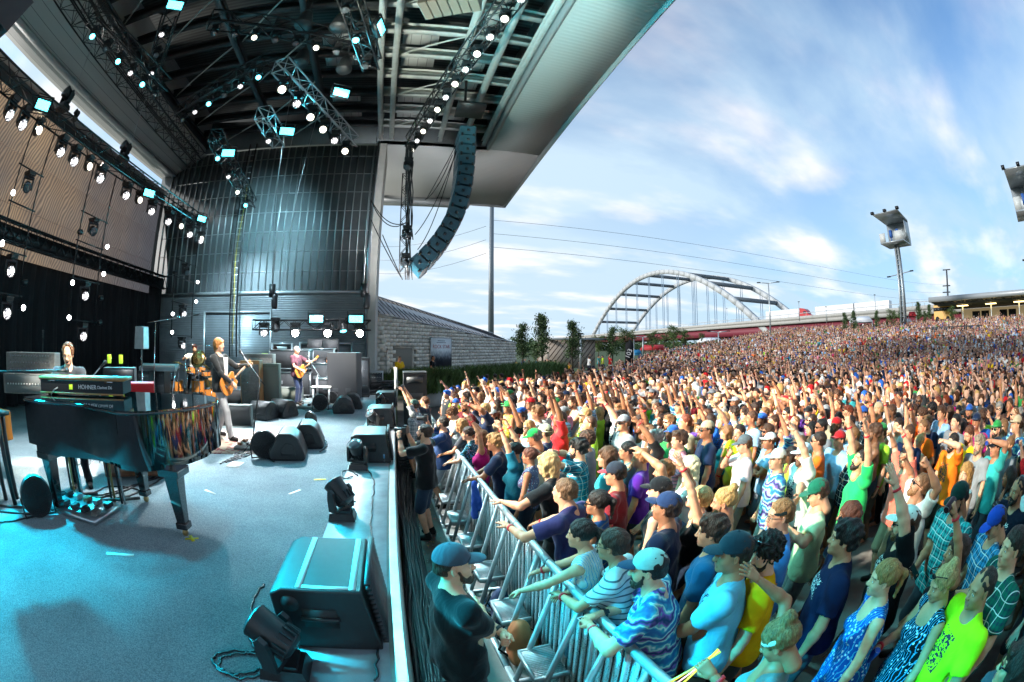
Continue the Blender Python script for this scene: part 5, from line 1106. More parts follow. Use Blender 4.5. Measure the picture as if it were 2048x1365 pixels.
# ================================================================ camera towers
def tower(X, Y, zb, zc, sc, lab, blue=True):
    t = empty('light_tower', (X, Y, zb), label=lab, cat='tower', group='steel camera towers on the lawn')
    P = lambda m, n, mt, **k: lpart(m, n, mt, t, **k)
    for dx in (-.35, .35): P(MB().tube((X + dx, Y - .35, zb), (X + dx * .7, Y - .25, zc), .16, n=8), 'mast_leg', 'galv')
    for dx in (-.35, .35): P(MB().tube((X + dx, Y + .35, zb), (X + dx * .7, Y + .25, zc), .16, n=8), 'mast_leg', 'galv')
    m = MB()
    for i in range(18): z = zb + (zc - zb) * i / 18; m.bbox((X - .32, Y - .3, z), (X + .32, Y + .3, z + .06))
    P(m, 'ladder_rungs', 'galv', kind='stuff')
    h = 2.05 * sc; P(MB().bbox((X - h, Y - h, zc), (X + h, Y + h, zc + .18)), 'platform', 'galv')
    P(MB().bbox((X - h, Y - h, zc + .18), (X - h + .08, Y - h + 1.4 * sc, zc + 1.45)), 'front_panel', 'steel_white'); P(MB().bbox((X - h, Y + h - 1.0 * sc, zc + .18), (X - h + .08, Y + h, zc + 1.45)), 'front_panel', 'steel_white')
    P(MB().bbox((X + h - .1, Y - h, zc + .18), (X + h, Y + h, zc + 3.6)), 'back_panel', 'galv'); P(MB().bbox((X - h * .1, Y - h, zc + .18), (X + h - .11, Y - h + .08, zc + 3.2)), 'side_panel', 'galv')
    P(MB().add([(X - h - .9, Y - h - .2, zc + 3.9), (X - h - .9, Y + h + .2, zc + 3.9), (X + h, Y + h, zc + 3.5), (X + h, Y - h, zc + 3.5), (X - h - .9, Y - h - .2, zc + 4.05), (X - h - .9, Y + h + .2, zc + 4.05), (X + h, Y + h, zc + 3.7), (X + h, Y - h, zc + 3.7)], [(3, 2, 1, 0), (4, 5, 6, 7), (0, 1, 5, 4), (1, 2, 6, 5), (2, 3, 7, 6), (3, 0, 4, 7)]), 'canopy', 'galv')
    for k in (-1, 0, 1): P(MB().box((X - h - .9, Y + k * h * 1.1, zc + 4.2), (.5, .5, .35)), 'floodlight', 'black_metal')
    zz = zc - 4.2; P(MB().tube((X, Y - 2.1, zz + .4), (X, Y + 2.1, zz), .07), 'crossarm', 'galv')
    for k in (-1, 1): P(MB().box((X, Y + k * 2.1, zz + .2 - k * .2), (.3, .6, .15)), 'lamp_head', 'black_metal')
    if blue:
        for k in (-.7, .5): mat('blue_seat', (.02, .09, .32), .6); P(MB().box((X - .6, Y + k, zc + 1.5), (.5, .45, 1.0)).box((X - .6, Y + k, zc + .7), (.12, .12, 1.0)), 'covered_spotlight', 'blue_seat')
tower(60, 21.6, 4.2, 16.8, 1.0, 'tall camera tower with open steel cabin and lamps, rising from the crowd on the lawn')
tower(50, -2.4, 3.2, 15.2, 1.0, 'second camera tower with its cabin cut off by the right edge of the photo')
# street lamps
for i, (px, yt, yb, D, arm, lab) in enumerate([(1541, 567, 668, 62, 1, 'tall double arm street lamp rising before the foot of the arch'), (1161, 668, 728, 44, 0, 'slender lamp post beside the kiosk'), (1600, 604, 636, 130, 2, 'thin lamp on the bridge above the red cab'), (1654, 614, 640, 130, 2, 'thin lamp on the bridge above the white trailer'), (1753, 590, 640, 130, 2, 'thin mast on the bridge left of the camera tower'), (1455, 617, 655, 180, 2, 'thin lamp on the bridge seen inside the arch'), (1437, 665, 692, 60, 1, 'low lamp post in front of the bridge girder'), (1286, 675, 700, 60, 1, 'low lamp post among the trees under the arch')]):
    d = ray(px, 690); b = V(d[0], d[1], 0) / math.hypot(d[0], d[1]) * D; zz = [CAM_H + D * ray(px, y)[2] / math.hypot(*ray(px, y)[:2]) for y in (yb, yt)]
    t = empty('street_lamp', (b[0], b[1], zz[0]), label=lab, cat='street lamp', group='street lamps'); r_s = .13 if arm < 2 else .12
    lpart(MB().tube((b[0], b[1], zz[0] - 1.0), (b[0], b[1], zz[1]), r_s, r_s * .6), 'post', 'galv', t); td_ = V(-b[1], b[0], 0) / D
    if arm == 1:
        for k in (-1, 1): e = b + td_ * k * 1.5 * D / 62; lpart(MB().tube((b[0], b[1], zz[1]), (e[0], e[1], zz[1] + .15), .06), 'arm', 'galv', t); lpart(MB().box((e[0], e[1], zz[1] + .15), (.3, .5, .12), R=look(td_)), 'lamp_head', 'black_metal', t)
    else: lpart(MB().box((b[0], b[1], zz[1]), (.35, .6, .15)), 'lamp_head', 'black_metal', t)
# ================================================================ canopy pavilion, tents, portal, far trees
mat('canopy_steel', (.13, .125, .115), .6); mat('tan_wall_glow', (.30, .24, .14), .6, emit=(1, .75, .4), es=.12); mat('warm_lamp', (1, .8, .4), .4, emit=(1, .72, .3), es=3)  # tan wall carries a weak glow of its own, as if lamplit
cp = empty('pavilion', (90, 5, 5), label='large flat steel canopy on posts over a tan pavilion on top of the hill', cat='building')
c_ = [atx(1857, 604, 82), atx(2120, 573, 82)]; zc = c_[0][2]
cy0, cy1 = c_[0][1], -25
lpart(MB().bbox((82, cy1, zc - .1), (83, cy0, zc + .75)), 'front_fascia', 'fascia', cp); lpart(MB().bbox((83, cy1, zc + .5), (100, cy0, zc + .8)), 'roof', 'fascia', cp)
for k in range(20): y = cy0 - .6 - k * 2.4; lpart(MB().bbox((83.2, y, zc - .2), (99, y + .3, zc + .5)), 'joist', 'canopy_steel', cp)
for k in range(5): x = 85 + k * 3.2; lpart(MB().bbox((x, cy1, zc - .5), (x + .25, cy0 - .5, zc - .2)), 'purlin', 'canopy_steel', cp)
for y in (16.0, 9.0, 2.0, -6, -14): lpart(MB().tube((86, y, 4.5), (86, y, zc), .16), 'post', 'galv', cp); lpart(MB().box((86, y, zc - .8), (1.2, 2.6, .10)), 'uplight', 'warm_lamp', cp)
wz = atx(1925, 632, 92); lpart(MB().bbox((92, cy1, 4.5), (97, atx(1922, 615, 92)[1], zc - 1.0)), 'wall', 'tan_wall_glow', cp); 
for k in range(10): y = atx(1922, 615, 92)[1] - 1.5 - k * 2.4; lpart(MB().bbox((91.95, y - 1.0, 6.6), (91.99, y + 1.0, zc - 1.5)), 'window', 'glass_dark' if k % 3 else 'tan_wall_glow', cp)
pa_, pb2 = atx(1838, 661, 50), atx(1962, 655, 50); pt = empty('entrance_portal', (50, 10, 3), label='dark goal-shaped steel frame standing in the crowd on the lawn', cat='frame')
for y in (pa_[1], pb2[1]): lpart(MB().bbox((49.9, y - .13, 1.5), (50.3, y + .13, 4.95)), 'post', 'dark_steel', pt)
lpart(MB().bbox((49.9, pb2[1] - .13, 4.75), (50.3, pa_[1] + .13, 5.1)), 'crossbeam', 'dark_steel', pt)
mat('tent_white', (.70, .72, .74), .7); mat('tent_red', (.50, .02, .025), .6); mat('tent_blue', (.02, .22, .42), .6)
def tent(px, pw_, yt, yb, D, m, lab, nm='market_tent'):
    a, b = [V(*ray(x_, 690)[:2], 0) / math.hypot(*ray(x_, 690)[:2]) * D for x_ in (px, px + pw_)]; z1 = CAM_H + D * ray(px, yt)[2] / math.hypot(*ray(px, yt)[:2]); z0 = CAM_H + D * ray(px, yb)[2] / math.hypot(*ray(px, yb)[:2]); c = (a + b) / 2; w_ = np.linalg.norm(b - a); t = empty(nm, (c[0], c[1], z0), look(b - a), label=lab, cat='tent'); h = z1 - z0
    child('roof', MB().add([(-w_ * .3, -w_ / 2, h * .45), (w_ * .3, -w_ / 2, h * .45), (w_ * .3, w_ / 2, h * .45), (-w_ * .3, w_ / 2, h * .45), (0, -w_ * .35, h), (0, w_ * .35, h)], [(0, 1, 4), (1, 2, 5, 4), (2, 3, 5), (3, 0, 4, 5), (3, 2, 1, 0)]).mesh('roof', MATS[m]), t)
    child('valance', MB().bbox((-w_ * .3, -w_ / 2, h * .3), (w_ * .3, w_ / 2, h * .448)).mesh('valance', MATS[m]), t)
    for k, l in ((-1, -1), (1, -1), (1, 1), (-1, 1)): child('post', MB().tube((k * w_ * .29, l * w_ * .48, -1), (k * w_ * .29, l * w_ * .48, h * .3), .05).mesh('post', MATS['galv']), t)
tent(1280, 55, 690, 706, 62, 'tent_red', 'red food stall roof under the trees by the arch'); tent(1258, 26, 700, 716, 58, 'tent_blue', 'blue stall roof left of the red stall'); tent(1700, 46, 634, 652, 66, 'tent_white', 'white open sided tent on the hill with people under it')
tent(1802, 24, 638, 656, 66, 'tent_white', 'small white tent at the foot of the camera tower'); tent(1818, 16, 624, 638, 66, 'tent_red', 'small red tent right of the camera tower'); tent(1395, 50, 676, 690, 80, 'tent_white', 'pale blue-white marquee low in front of the bridge')
# flag with number
fp = V(*ray(1258, 700)[:2], 0); fp = fp / np.linalg.norm(fp) * 36; fl_ = empty('section_flag', (fp[0], fp[1], .8), look(V(-fp[1], fp[0], 0)), label='black feather flag numbered 103 above the crowd at the lawn corner', cat='flag')
child('cloth', MB().prism([(-.35, 1.0), (.35, 1.0), (.45, 2.6), (.1, 3.1), (-.3, 2.7)], .02, M=np.array([[0, 0, 1], [-1, 0, 0], [0, 1, 0]]), c=(-.01, 0, 0)).mesh('cloth', MATS['black_cloth']), fl_); child('pole', MB().tube((0, -.42, 0), (0, -.42, 3.1), .025).mesh('pole', MATS['galv']), fl_)
text('103', .55, fl_, M4((.03, 0, 1.9), np.array([[0, 0, 1], [1, 0, 0], [0, 1, 0]]) @ rotm('Z', 70)), 'paint_white'); text('103', .55, fl_, M4((-.03, 0, 1.9), np.array([[0, 0, -1], [-1, 0, 0], [0, 1, 0]]) @ rotm('Z', 70)), 'paint_white')
r_ = np.random.RandomState(9); tp_ = []
for i in range(260):
    a = math.radians(r_.uniform(8, 60)); D = r_.uniform(330, 520); tp_.append(V(math.sin(a) * D, math.cos(a) * D, 0) + r_.normal(0, 1, (60, 3)) * V(7, 7, 3.2) + V(0, 0, 4.5))
tag(link(bpy.data.objects.new('far_woods', leafset('far_woods', np.concatenate(tp_), 1.3, 'foliage_dark', 5))), kind='stuff')
# steel crowd fencing on the plaza edge
fa, fb = atz(1062, 765, 1.1), atz(1180, 742, 1.1)
for i in range(7):
    a = fa + (fb - fa) * i / 7; b = fa + (fb - fa) * (i + .93) / 7; f = empty('steel_barrier', (a[0], a[1], 0), label='%s grey steel crowd fence from the left along the planter' % ordn[i], cat='barrier', group='steel crowd fences along the planter')
    lpart(MB().path([a * V(1, 1, 0) + V(0, 0, .1), a, b, b * V(1, 1, 0) + V(0, 0, .1)], .03, 6), 'frame', 'galv', f); lpart(MB().tube(a * V(1, 1, 0) + V(0, 0, .2), b * V(1, 1, 0) + V(0, 0, .2), .02), 'lower_rail', 'galv', f)
    for k in range(1, 14): p = a + (b - a) * k / 14; lpart(MB().tube(p * V(1, 1, 0) + V(0, 0, .2), p, .012, n=4), 'bar', 'galv', f)
# ================================================================ instruments and gear on the stage
mat('piano_black', (.004, .004, .005), .06, spec=.7, coat=1.0); mat('wood_amber', (.46, .16, .025), .28, coat=.6, vary=.25, vscale=6, stretch=(1, 1, .2)); mat('wood_dark', (.16, .055, .02), .35, coat=.4, vary=.3, vscale=8); mat('wood_trim', (.42, .20, .07), .4, vary=.2, vscale=10, stretch=(.2, 4, 4))
mat('tolex', (.022, .024, .027), .75, bump=.3, bscale=300); mat('tolex_grey', (.11, .12, .115), .8, bump=.3, bscale=200); mat('cab_cloth', (.15, .16, .13), .9, bump=.4, bscale=180); mat('brass', (.55, .42, .16), .25, metal=1.0, bump=.15, bscale=120); mat('drum_head', (.7, .7, .68), .5)
mat('chrome', (.6, .62, .64), .12, metal=1.0); mat('red_keyboard', (.55, .01, .015), .3, coat=.3); mat('keys_white', (.7, .7, .66), .3); mat('synth_panel', (.13, .125, .11), .5, vary=.3, vscale=30); mat('lime_glass', (.5, .75, .05), .1, emit=(.6, 1, .05), es=.4)
mat('led_red', (.6, .02, .02), .4, emit=(1, .05, .03), es=1.5); mat('led_green', (.05, .5, .1), .4, emit=(.1, 1, .3), es=1.5); mat('yellow_tape', (.65, .6, .02), .6); mat('gold_metal', (.35, .25, .10), .4, metal=.6)
def _rug(N, b, base):
    v = N.coord('Object'); w_ = N.n('ShaderNodeTexVoronoi', i_Vector=v, i_Scale=9.0).outputs[0]; n_ = N.noise(v, 22, 3)[0]
    return N.mix(N.math('GREATER_THAN', N.math('ADD', w_, N.math('MULTIPLY', n_, .5)), .62), (.26, .05, .055), (.42, .34, .27))
mat('rug_red', rough=.95, fn=_rug)
XY = lambda d, D: V(math.sin(math.radians(d)) * D, math.cos(math.radians(d)) * D, 0)
def E3(name, loc, label, cat, R=None, s=1.0, group=None): return empty(name, loc, R, s, label=label, cat=cat, group=group)
def C(m, n, mt, par, **k): return m.build(n, MATS[mt] if isinstance(mt, str) else mt, par, **k)
# --- grand piano
pn_o = E3('grand_piano', (-2.1, 3.2, S), 'glossy black grand piano with closed lid, its tail pointing to centre stage', 'piano')
def spline(pts, n=6):
    P = [np.array(p, float) for p in pts]; out_ = []
    for i in range(len(P) - 1):
        p0, p1, p2, p3 = P[max(i - 1, 0)], P[i], P[i + 1], P[min(i + 2, len(P) - 1)]
        for t in np.arange(n) / n: out_.append(.5 * ((2 * p1) + (p2 - p0) * t + (2 * p0 - 5 * p1 + 4 * p2 - p3) * t * t + (3 * p1 - p0 - 3 * p2 + p3) * t ** 3))
    return out_ + [P[-1]]
near = spline([(-4.02, 2.86), (-3.8, 2.86), (-3.55, 2.90), (-3.3, 2.98), (-3.05, 3.00), (-2.75, 2.93), (-2.4, 2.86), (-2.12, 2.98), (-1.92, 3.28), (-1.82, 3.65), (-1.86, 3.98), (-2.1, 4.2), (-2.5, 4.25)])
pts = near + [np.array(p) for p in ((-3.4, 4.1), (-4.02, 3.8))]
def off(P, d):
    c = np.mean(P, 0); return [p + (c - p) / np.linalg.norm(c - p) * d for p in P]
L = lambda P: [(p[0] + 2.1, p[1] - 3.2) for p in P]
C(MB().prism(L(pts), .42, c=(0, 0, .73)), 'case', 'piano_black', pn_o, smooth=30); C(MB().prism(L(off(pts, -.012)), .022, c=(0, 0, 1.155)), 'lid', 'piano_black', pn_o, smooth=30)
C(MB().prism(L(off(pts, .12)), .08, c=(0, 0, .655)), 'underframe', 'piano_black', pn_o, smooth=30)
rim = MB().path([(p[0] + 2.1, p[1] - 3.2, 1.155) for p in near], .016, 6); C(rim, 'rim_moulding', 'chrome' if 0 else 'piano_black', pn_o, smooth=True)
for x, y in ((-2.09, 3.26), (-3.82, 3.02), (-3.0, 3.9)):
    lg = MB(); lg.box((x + 2.1, y - 3.2, .62), (.24, .24, .07)); lg.box((x + 2.1, y - 3.2, .36), (.095, .095, .46), taper=1.65); lg.box((x + 2.1, y - 3.2, .11), (.125, .125, .06)); lgo = C(lg, 'leg', 'piano_black', pn_o, bevel=.006)
    C(MB().tube((x + 2.085, y - 3.2, .04), (x + 2.115, y - 3.2, .04), .04, n=12).tube((x + 2.1, y - 3.2, .04), (x + 2.1, y - 3.2, .10), .014), 'caster', 'gold_metal', lgo)
tp = MB(); tp.box((.06, -.01, .006), (.14, .035, .002), R=rotm('Z', 25)); tp.box((.06, -.01, .009), (.14, .035, .002), R=rotm('Z', -50)); o = tp.build('tape_cross', MATS['yellow_tape'], label='yellow tape cross on the carpet beside the front piano leg', cat='tape mark'); o.location = (-2.06, 3.22, S)
# --- clavinet on the lid
a_, b_ = V(-4.12, 3.36, 0), V(-2.98, 3.78, 0); cl = E3('clavinet', (a_ + b_) / 2 + V(0, 0, S + 1.205), 'vintage black electric clavinet with wooden lid and white HOHNER lettering, standing on the piano', 'keyboard', R=look(b_ - a_)); cw = np.linalg.norm(b_ - a_)
C(MB().box((-.0, 0, .065), (.34, cw, .13)), 'body', 'tolex', cl, bevel=.008); C(MB().box((0, 0, .143), (.37, cw + .02, .030)), 'lid', 'wood_trim', cl); C(MB().box((.176, 0, -.004), (.012, cw, .016)), 'base_trim', 'wood_trim', cl); 
for k in (-.42, .42): C(MB().box((.173, k, .118), (.008, .11, .022)), 'hinge', 'chrome', cl)
for k in (-.5, .5): C(MB().box((.0, k, -.018), (.2, .05, .035)), 'foot', 'rubber', cl)
TRc = np.array([[0, 0, 1], [1, 0, 0], [0, 1, 0]])
text('HOHNER', .062, cl, M4((.172, .12, .062), TRc @ np.diag([1.0, 1, 1])), 'paint_white'); text('Clavinet D6', .042, cl, M4((.172, .36, .062), TRc), 'paint_white'); C(MB().box((.174, -.12, .06), (.006, .05, .05)), 'socket', 'lime_glass', cl)
C(MB().path([(.175, -.32, .05), (.21, -.36, .03), (.2, -.42, -.02)], .008, 5), 'plug_cable', 'tape', cl)
# --- synths, amps and keyboards behind the piano
def rackbox(name, c, d, yaw, label, cat, body='tolex', front=None, rows=0, R=None, knobs='chrome', group=None):
    R = rotm('Z', yaw) if R is None else R; t = E3(name, c, label, cat, R=R, group=group); x, y, z = d
    C(MB().box((0, 0, z / 2), d), 'case', body, t, bevel=.01)
    if front: C(MB().box((0, -y / 2 - .006, z / 2), (x * .92, .01, z * .86)), 'front_panel', front, t)
    for r_i in range(rows):
        m = MB(); n = max(int(x / .07), 3)
        for k in range(n): m.tube((-x * .42 + x * .84 * (k + .5) / n, -y / 2 - .012, z * (r_i + .5) / rows), (-x * .42 + x * .84 * (k + .5) / n, -y / 2 - .03, z * (r_i + .5) / rows), .012, n=6)
        C(m, 'knobs', knobs, t, kind='stuff')
    return t
rackbox('synth_rack', atx(68, 812, -5.6) * V(1, 1, 0) + V(0, 0, 2.50), (1.05, .5, .26), 30, 'grey vintage synthesizer with a row of white keys left of the pianist', 'synthesizer', 'synth_panel', 'tolex_grey', 1, knobs='keys_white')
rackbox('synthesizer', atx(68, 780, -5.7) * V(1, 1, 0) + V(0, 0, 2.77), (1.05, .35, .27), 30, 'beige synthesizer panel with rows of coloured knobs left of the pianist', 'synthesizer', 'synth_panel', None, 3)
rackbox('red_stage_piano', aty(270, 780, 4.9) * V(1, 1, 0) + V(0, 0, 2.48), (.62, .34, .20), 34, 'bright red keyboard standing behind the right end of the clavinet', 'keyboard', 'red_keyboard', None, 0)
rackbox('amplifier', aty(241, 765, 5.9) * V(1, 1, 0) + V(0, 0, 2.45), (.62, .4, .36), 30, 'black amplifier with two dark windows behind the clavinet', 'amplifier', 'tolex', 'black_plastic', 1)
rackbox('amp_cabinet', aty(243, 780, 6.05) * V(1, 1, 0) + V(0, 0, S), (.66, .45, .95), 30, 'tall black cabinet standing under the amplifier behind the piano', 'speaker cabinet', 'tolex')
for px, w_ in ((219, 'left'), (242, 'right')): p = aty(px, 735, 5.85); o = MB().lathe([(.035, 0), (.04, .02), (.042, .14), (.036, .14), (.033, .02)], n=14).build('drinking_glass', MATS['lime_glass'], label='%s yellow-green candle glass on top of the black amplifier' % w_, cat='glass'); o.location = (p[0], p[1], 2.87)
org = rackbox('organ', aty(262, 840, 4.75) * V(1, 1, 0) + V(0, 0, S + .05), (1.0, .5, .55), 30, 'brown wooden organ base partly hidden behind the piano legs', 'organ', 'wood_dark')
rackbox('electric_piano', ray(75, 850) and (V(-5.35, 2.9, S + .55)), (.35, .9, .35), 0, 'orange wooden organ side showing at the far left end of the piano', 'organ', 'wood_amber')
# --- keyboard side rack in the mid stage
kb = aty(318, 735, 9.6); t = E3('keyboard', (kb[0], kb[1], kb[2] - .05), 'grey keyboard on a stand between the amplifier and the drums', 'keyboard', R=rotm('Z', 12)); C(MB().box((0, 0, .05), (1.15, .36, .10), R=rotm('X', 14)), 'body', 'alu', t, bevel=.01); C(MB().box((0, -.1, .10), (1.0, .14, .02), R=rotm('X', 14)), 'keys', 'keys_white', t)
for k in (-.5, .5): C(MB().tube((k, 0, 0), (k * .6, 0, S - kb[2] + .05), .025), 'leg', 'chrome', t)
for i, (px, py, Y, w_) in enumerate([(294, 760, 9.3, .36), (322, 762, 9.9, .40)]): p = aty(px, py, Y); rackbox('gear_rack', (p[0], p[1], S + .05), (w_, .5, 1.05), 12, '%s open equipment rack with chrome handles under the grey keyboard' % ('left', 'right')[i], 'equipment rack', 'black_metal', 'dark_steel', 4)
# --- stage monitors
def handle(m, c, R, w_=.20): pass
def monitor_box(y, x1=-.26, W_=.53, D_=.70, H_=.43, label='', tape=False, s=1.0):
    t = E3('stage_monitor', (x1, y, S), label, 'monitor speaker', group='box monitors along the stage lip', s=s)
    body = MB(); body.add([(-W_, 0, 0), (.06, 0, 0), (.06, D_, 0), (-W_, D_, 0), (-W_, 0, H_ * .90), (-W_ + .08, 0, H_), (0, 0, H_), (0, D_, H_), (-W_ + .08, D_, H_), (-W_, D_, H_ * .90)], [(0, 1, 6, 5, 4), (3, 9, 8, 7, 2), (0, 4, 9, 3), (4, 5, 8, 9), (5, 6, 7, 8), (1, 2, 7, 6), (3, 2, 1, 0)])
    C(body, 'cabinet', 'black_plastic', t, bevel=.012)
    g_ = MB()
    for k in range(14): g_.bbox((.012 + .05 * (1 - k / 14) - .0, .04, .03 + k * .032), (.045 + .05 * (1 - k / 14), D_ - .04, .048 + k * .032))
    C(g_, 'grille_louvres', 'black_plastic', t, kind='stuff')
    hh = MB(); hh.bbox((-.36, -.004, .17), (-.16, .01, .30)); C(hh, 'handle_recess', 'rubber', t); C(MB().tube((-.37, -.012, .235), (-.15, -.012, .235), .014), 'handle', 'black_plastic', t, smooth=True)
    pr = MB(); pr.lathe([(.055, 0), (.055, .008)], M=rotm('X', 90), c=(-.42, .004, .33), n=18); C(pr, 'port', 'rubber', t)
    if tape:
        for q in (((-W_ + .16, .02, H_ + .001), (-W_ + .195, D_ - .02, H_ + .004)), ((-.07, .02, H_ + .001), (-.035, D_ - .02, H_ + .004)), ((-W_ + .1955, .02, H_ + .001), (-.0705, .05, H_ + .004))): C(MB().bbox(*q), 'tape_strip', 'tape', t)
    return t
monitor_box(1.93, label='large black monitor with white tape on its top, nearest the camera on the stage lip', tape=True)
monitor_box(6.15, x1=-.19, label='black monitor beside a water bottle, second along the stage lip'); monitor_box(8.9, x1=-.14, label='third black monitor along the stage lip'); monitor_box(12.1, x1=-.10, label='farthest black monitor along the stage lip')
for i, (x, y, tg, w_) in enumerate([(-.74, 1.70, (-3.2, 2.4, 3.2), 'standing against the taped monitor nearest the camera'), (-.62, 4.02, (-2.6, 5.4, 4), 'on the carpet edge between the first two lip monitors'), (-.60, 5.85, (-1.0, 4.8, 3.5), 'in front of the second lip monitor'), (-.52, 8.75, (-1.5, 8, 3), 'in front of the third lip monitor'), (-.45, 11.9, (-1.5, 11.5, 3), 'in front of the farthest lip monitor')]): mover((x, y, S), tg, 'off', hang=False, s=.76, label='black moving light ' + w_, group='moving lights standing on the stage lip')
def wedge(x, y, yaw, label, s=1.0, group='moulded wedge monitors'):
    t = E3('wedge_monitor', (x, y, S), label, 'monitor speaker', R=rotm('Z', yaw), s=s, group=group)
    pf = [(-.28, 0), (.26, 0), (.30, .06), (.20, .34), (.08, .42), (-.10, .42), (-.30, .14)]
    C(MB().prism(pf, .62, M=np.array([[1, 0, 0], [0, 0, 1], [0, 1, 0]]), c=(0, -.31, 0)), 'cabinet', 'black_plastic', t, bevel=.025)
    C(MB().prism([(-.29, .15), (-.11, .41), (-.12, .415), (-.31, .16)], .54, M=np.array([[1, 0, 0], [0, 0, 1], [0, 1, 0]]), c=(0, -.27, 0)), 'grille', 'grille', t)
    for k in (-1, 1): C(MB().path([(-.08, k * .314, .10), (-.10, k * .322, .17), (0, k * .322, .27), (.10, k * .322, .25), (.14, k * .314, .10), (-.08, k * .314, .10)], .012, 6), 'handle_rim', 'grille', t)
for x, y, yw, lab in ((-1.78, 6.45, 8, 'front moulded wedge monitor of the pair at centre stage'), (-1.62, 7.25, 8, 'rear moulded wedge monitor of the pair at centre stage'), (-1.45, 11.2, 5, 'front moulded wedge of the far pair on the right of the bassist'), (-1.30, 12.0, 5, 'rear moulded wedge of the far pair on the right of the bassist'), (-3.35, 9.9, 70, 'black wedge facing the guitarist, left of two'), (-2.95, 10.35, 60, 'black combo wedge facing the guitarist, right of two')): wedge(x, y, yw, lab, 1.0)
le = E3('keyboard_monitor', V(*ray(-52, 850)) * 3.9 + V(0, 0, CAM_H - .1), 'moulded black monitor on a stand cut off by the left edge of the photo', 'monitor speaker', R=rotm('Z', -35))
C(MB().prism([(-.25, 0), (.30, .0), (.33, .06), (.16, .40), (.05, .47), (-.28, .42)], .6, M=np.array([[1, 0, 0], [0, 0, 1], [0, 1, 0]]), c=(0, -.3, 0)), 'cabinet', 'black_plastic', le, bevel=.03)
C(MB().tube((0, 0, 0), (0, 0, -.3), .03), 'pole_socket', 'black_metal', le)
def fan(p, yaw, lab, s=1.0):
    s *= .85; t = E3('floor_fan', (p[0], p[1], S), lab, 'fan', R=rotm('Z', yaw), s=s, group='round black floor fans'); m = MB()
    for k in range(9): r_ = .05 + .2 * k / 8; m.path([(math.cos(a) * r_, -.09 + .05 * (k / 8) ** 2, .27 + math.sin(a) * r_) for a in np.linspace(0, 2 * math.pi, 21)], .005, 4)
    for k in range(16): a = k * math.pi / 8; m.tube((math.cos(a) * .03, -.1, .27 + math.sin(a) * .03), (math.cos(a) * .25, -.04, .27 + math.sin(a) * .25), .004, n=4)
    C(m, 'cage', 'black_metal', t, kind='stuff'); C(MB().lathe([(.25, -.05), (.265, 0), (.22, .10), (.10, .16), (.04, .17)], M=rotm('X', -90), c=(0, -.0, .27), n=22), 'housing', 'black_plastic', t, smooth=35)
    C(MB().path([(-.27, 0, .27), (-.26, 0, .03), (0, .1, .015), (.26, 0, .03), (.27, 0, .27)], .016, 6), 'stand', 'black_metal', t)
    for k in range(4): C(MB().box((0, -.02, 0), (.07, .01, .19), R=rotm('Y', k * 90 + 20) @ rotm('X', 12)).mesh and MB().box(V(0, -.02, .27) + rotm('Y', k * 90) @ V(0, 0, .11), (.08, .012, .17), R=rotm('Y', k * 90) @ rotm('Z', 25)), 'blade', 'black_plastic', t)
fan(atz(531, 918, S), 20, 'round black fan on the floor beside the centre stage wedges'); fan(atz(641, 822, S), 10, 'round black fan at the feet of the bassist'); fan(atz(666, 808, S), -20, 'smaller round fan right of the bassist pedals', .85); fan(V(-3.95, 2.75, 0), 60, 'black fan under the keyboard end of the piano', 1.0); fan(atz(583, 866, S) + V(.3, .6, 0), -40, 'black fan behind the centre stage wedges', .8)
# --- stands under the keyboards
for i, (x, y, lab) in enumerate([(-4.0, 3.55, 'left'), (-3.35, 3.7, 'right')]):
    t = E3('keyboard_stand', (x, y, S), 'black and chrome stand legs holding the clavinet behind the piano, %s pair' % lab, 'stand')
    for k, (dx, m_) in enumerate(((-.10, 'black_metal'), (-.04, 'gold_metal'), (.08, 'black_metal'), (.13, 'chrome'))): C(MB().tube((dx, 0, 0), (dx * .4, .03 * k, 1.05), .016), 'leg', m_, t, smooth=True)
    C(MB().tube((-.25, -.2, .03), (.25, .2, .03), .02), 'foot', 'black_metal', t)
ls_ = E3('keyboard_stand', tuple(atz(22, 1005, S)), 'tall black stand at the far end of the piano by the photo edge', 'stand')
for dx, dy in ((-.14, 0), (.12, 0), (-.02, .15)): C(MB().tube((dx, dy, 0), (dx * .7, dy, .95), .035), 'leg', 'black_metal', ls_)
C(MB().box((0, 0, .97), (.4, .3, .04)), 'top_plate', 'black_plastic', ls_)
# --- rugs and pedal boards
rg1 = MB().box((0, 0, .006), (2.6, 1.9, .012)).build('rug', MATS['rug_red'], label='worn red patterned rug under the guitarist and his pedals', cat='rug'); rg1.location = (-3.0, 7.3, S); rg1.rotation_euler = (0, 0, .2)
rg2 = MB().box((0, 0, .006), (2.2, 1.6, .012)).build('rug', MATS['tolex_grey'], label='grey rug under the bassist and his pedal board', cat='rug'); rg2.location = (-2.8, 12.4, S); rg2.rotation_euler = (0, 0, .1)
def pedals(c, n, lab, sd, w_=1.0):
    t = E3('pedal_board', (c[0], c[1], S + .014), lab, 'pedal board'); r_ = random.Random(sd); C(MB().box((0, 0, .025), (w_, .55, .05)), 'board', 'alu', t)
    for k in range(n): x, y = -w_ / 2 + .08 + (w_ - .16) * (k % (n // 2)) / (n // 2 - 1), -.13 + .26 * (k // (n // 2)); C(MB().box((x, y, .08), (.075, .12, .05), R=rotm('Z', r_.uniform(-6, 6))), 'pedal', r_.choice(['tolex', 'black_metal', 'galv', 'synth_panel', 'dark_steel', 'alu', 'wood_dark']), t, bevel=.006)
pedals((-2.35, 6.9), 12, 'metal pedal board crowded with effects in front of the guitarist', 1); pedals((-2.3, 12.0), 10, 'metal pedal board before the bassist', 2, 1.2); pedals((-3.6, 3.25), 10, 'effects pedals with coloured lights on the floor under the piano', 3, .9)
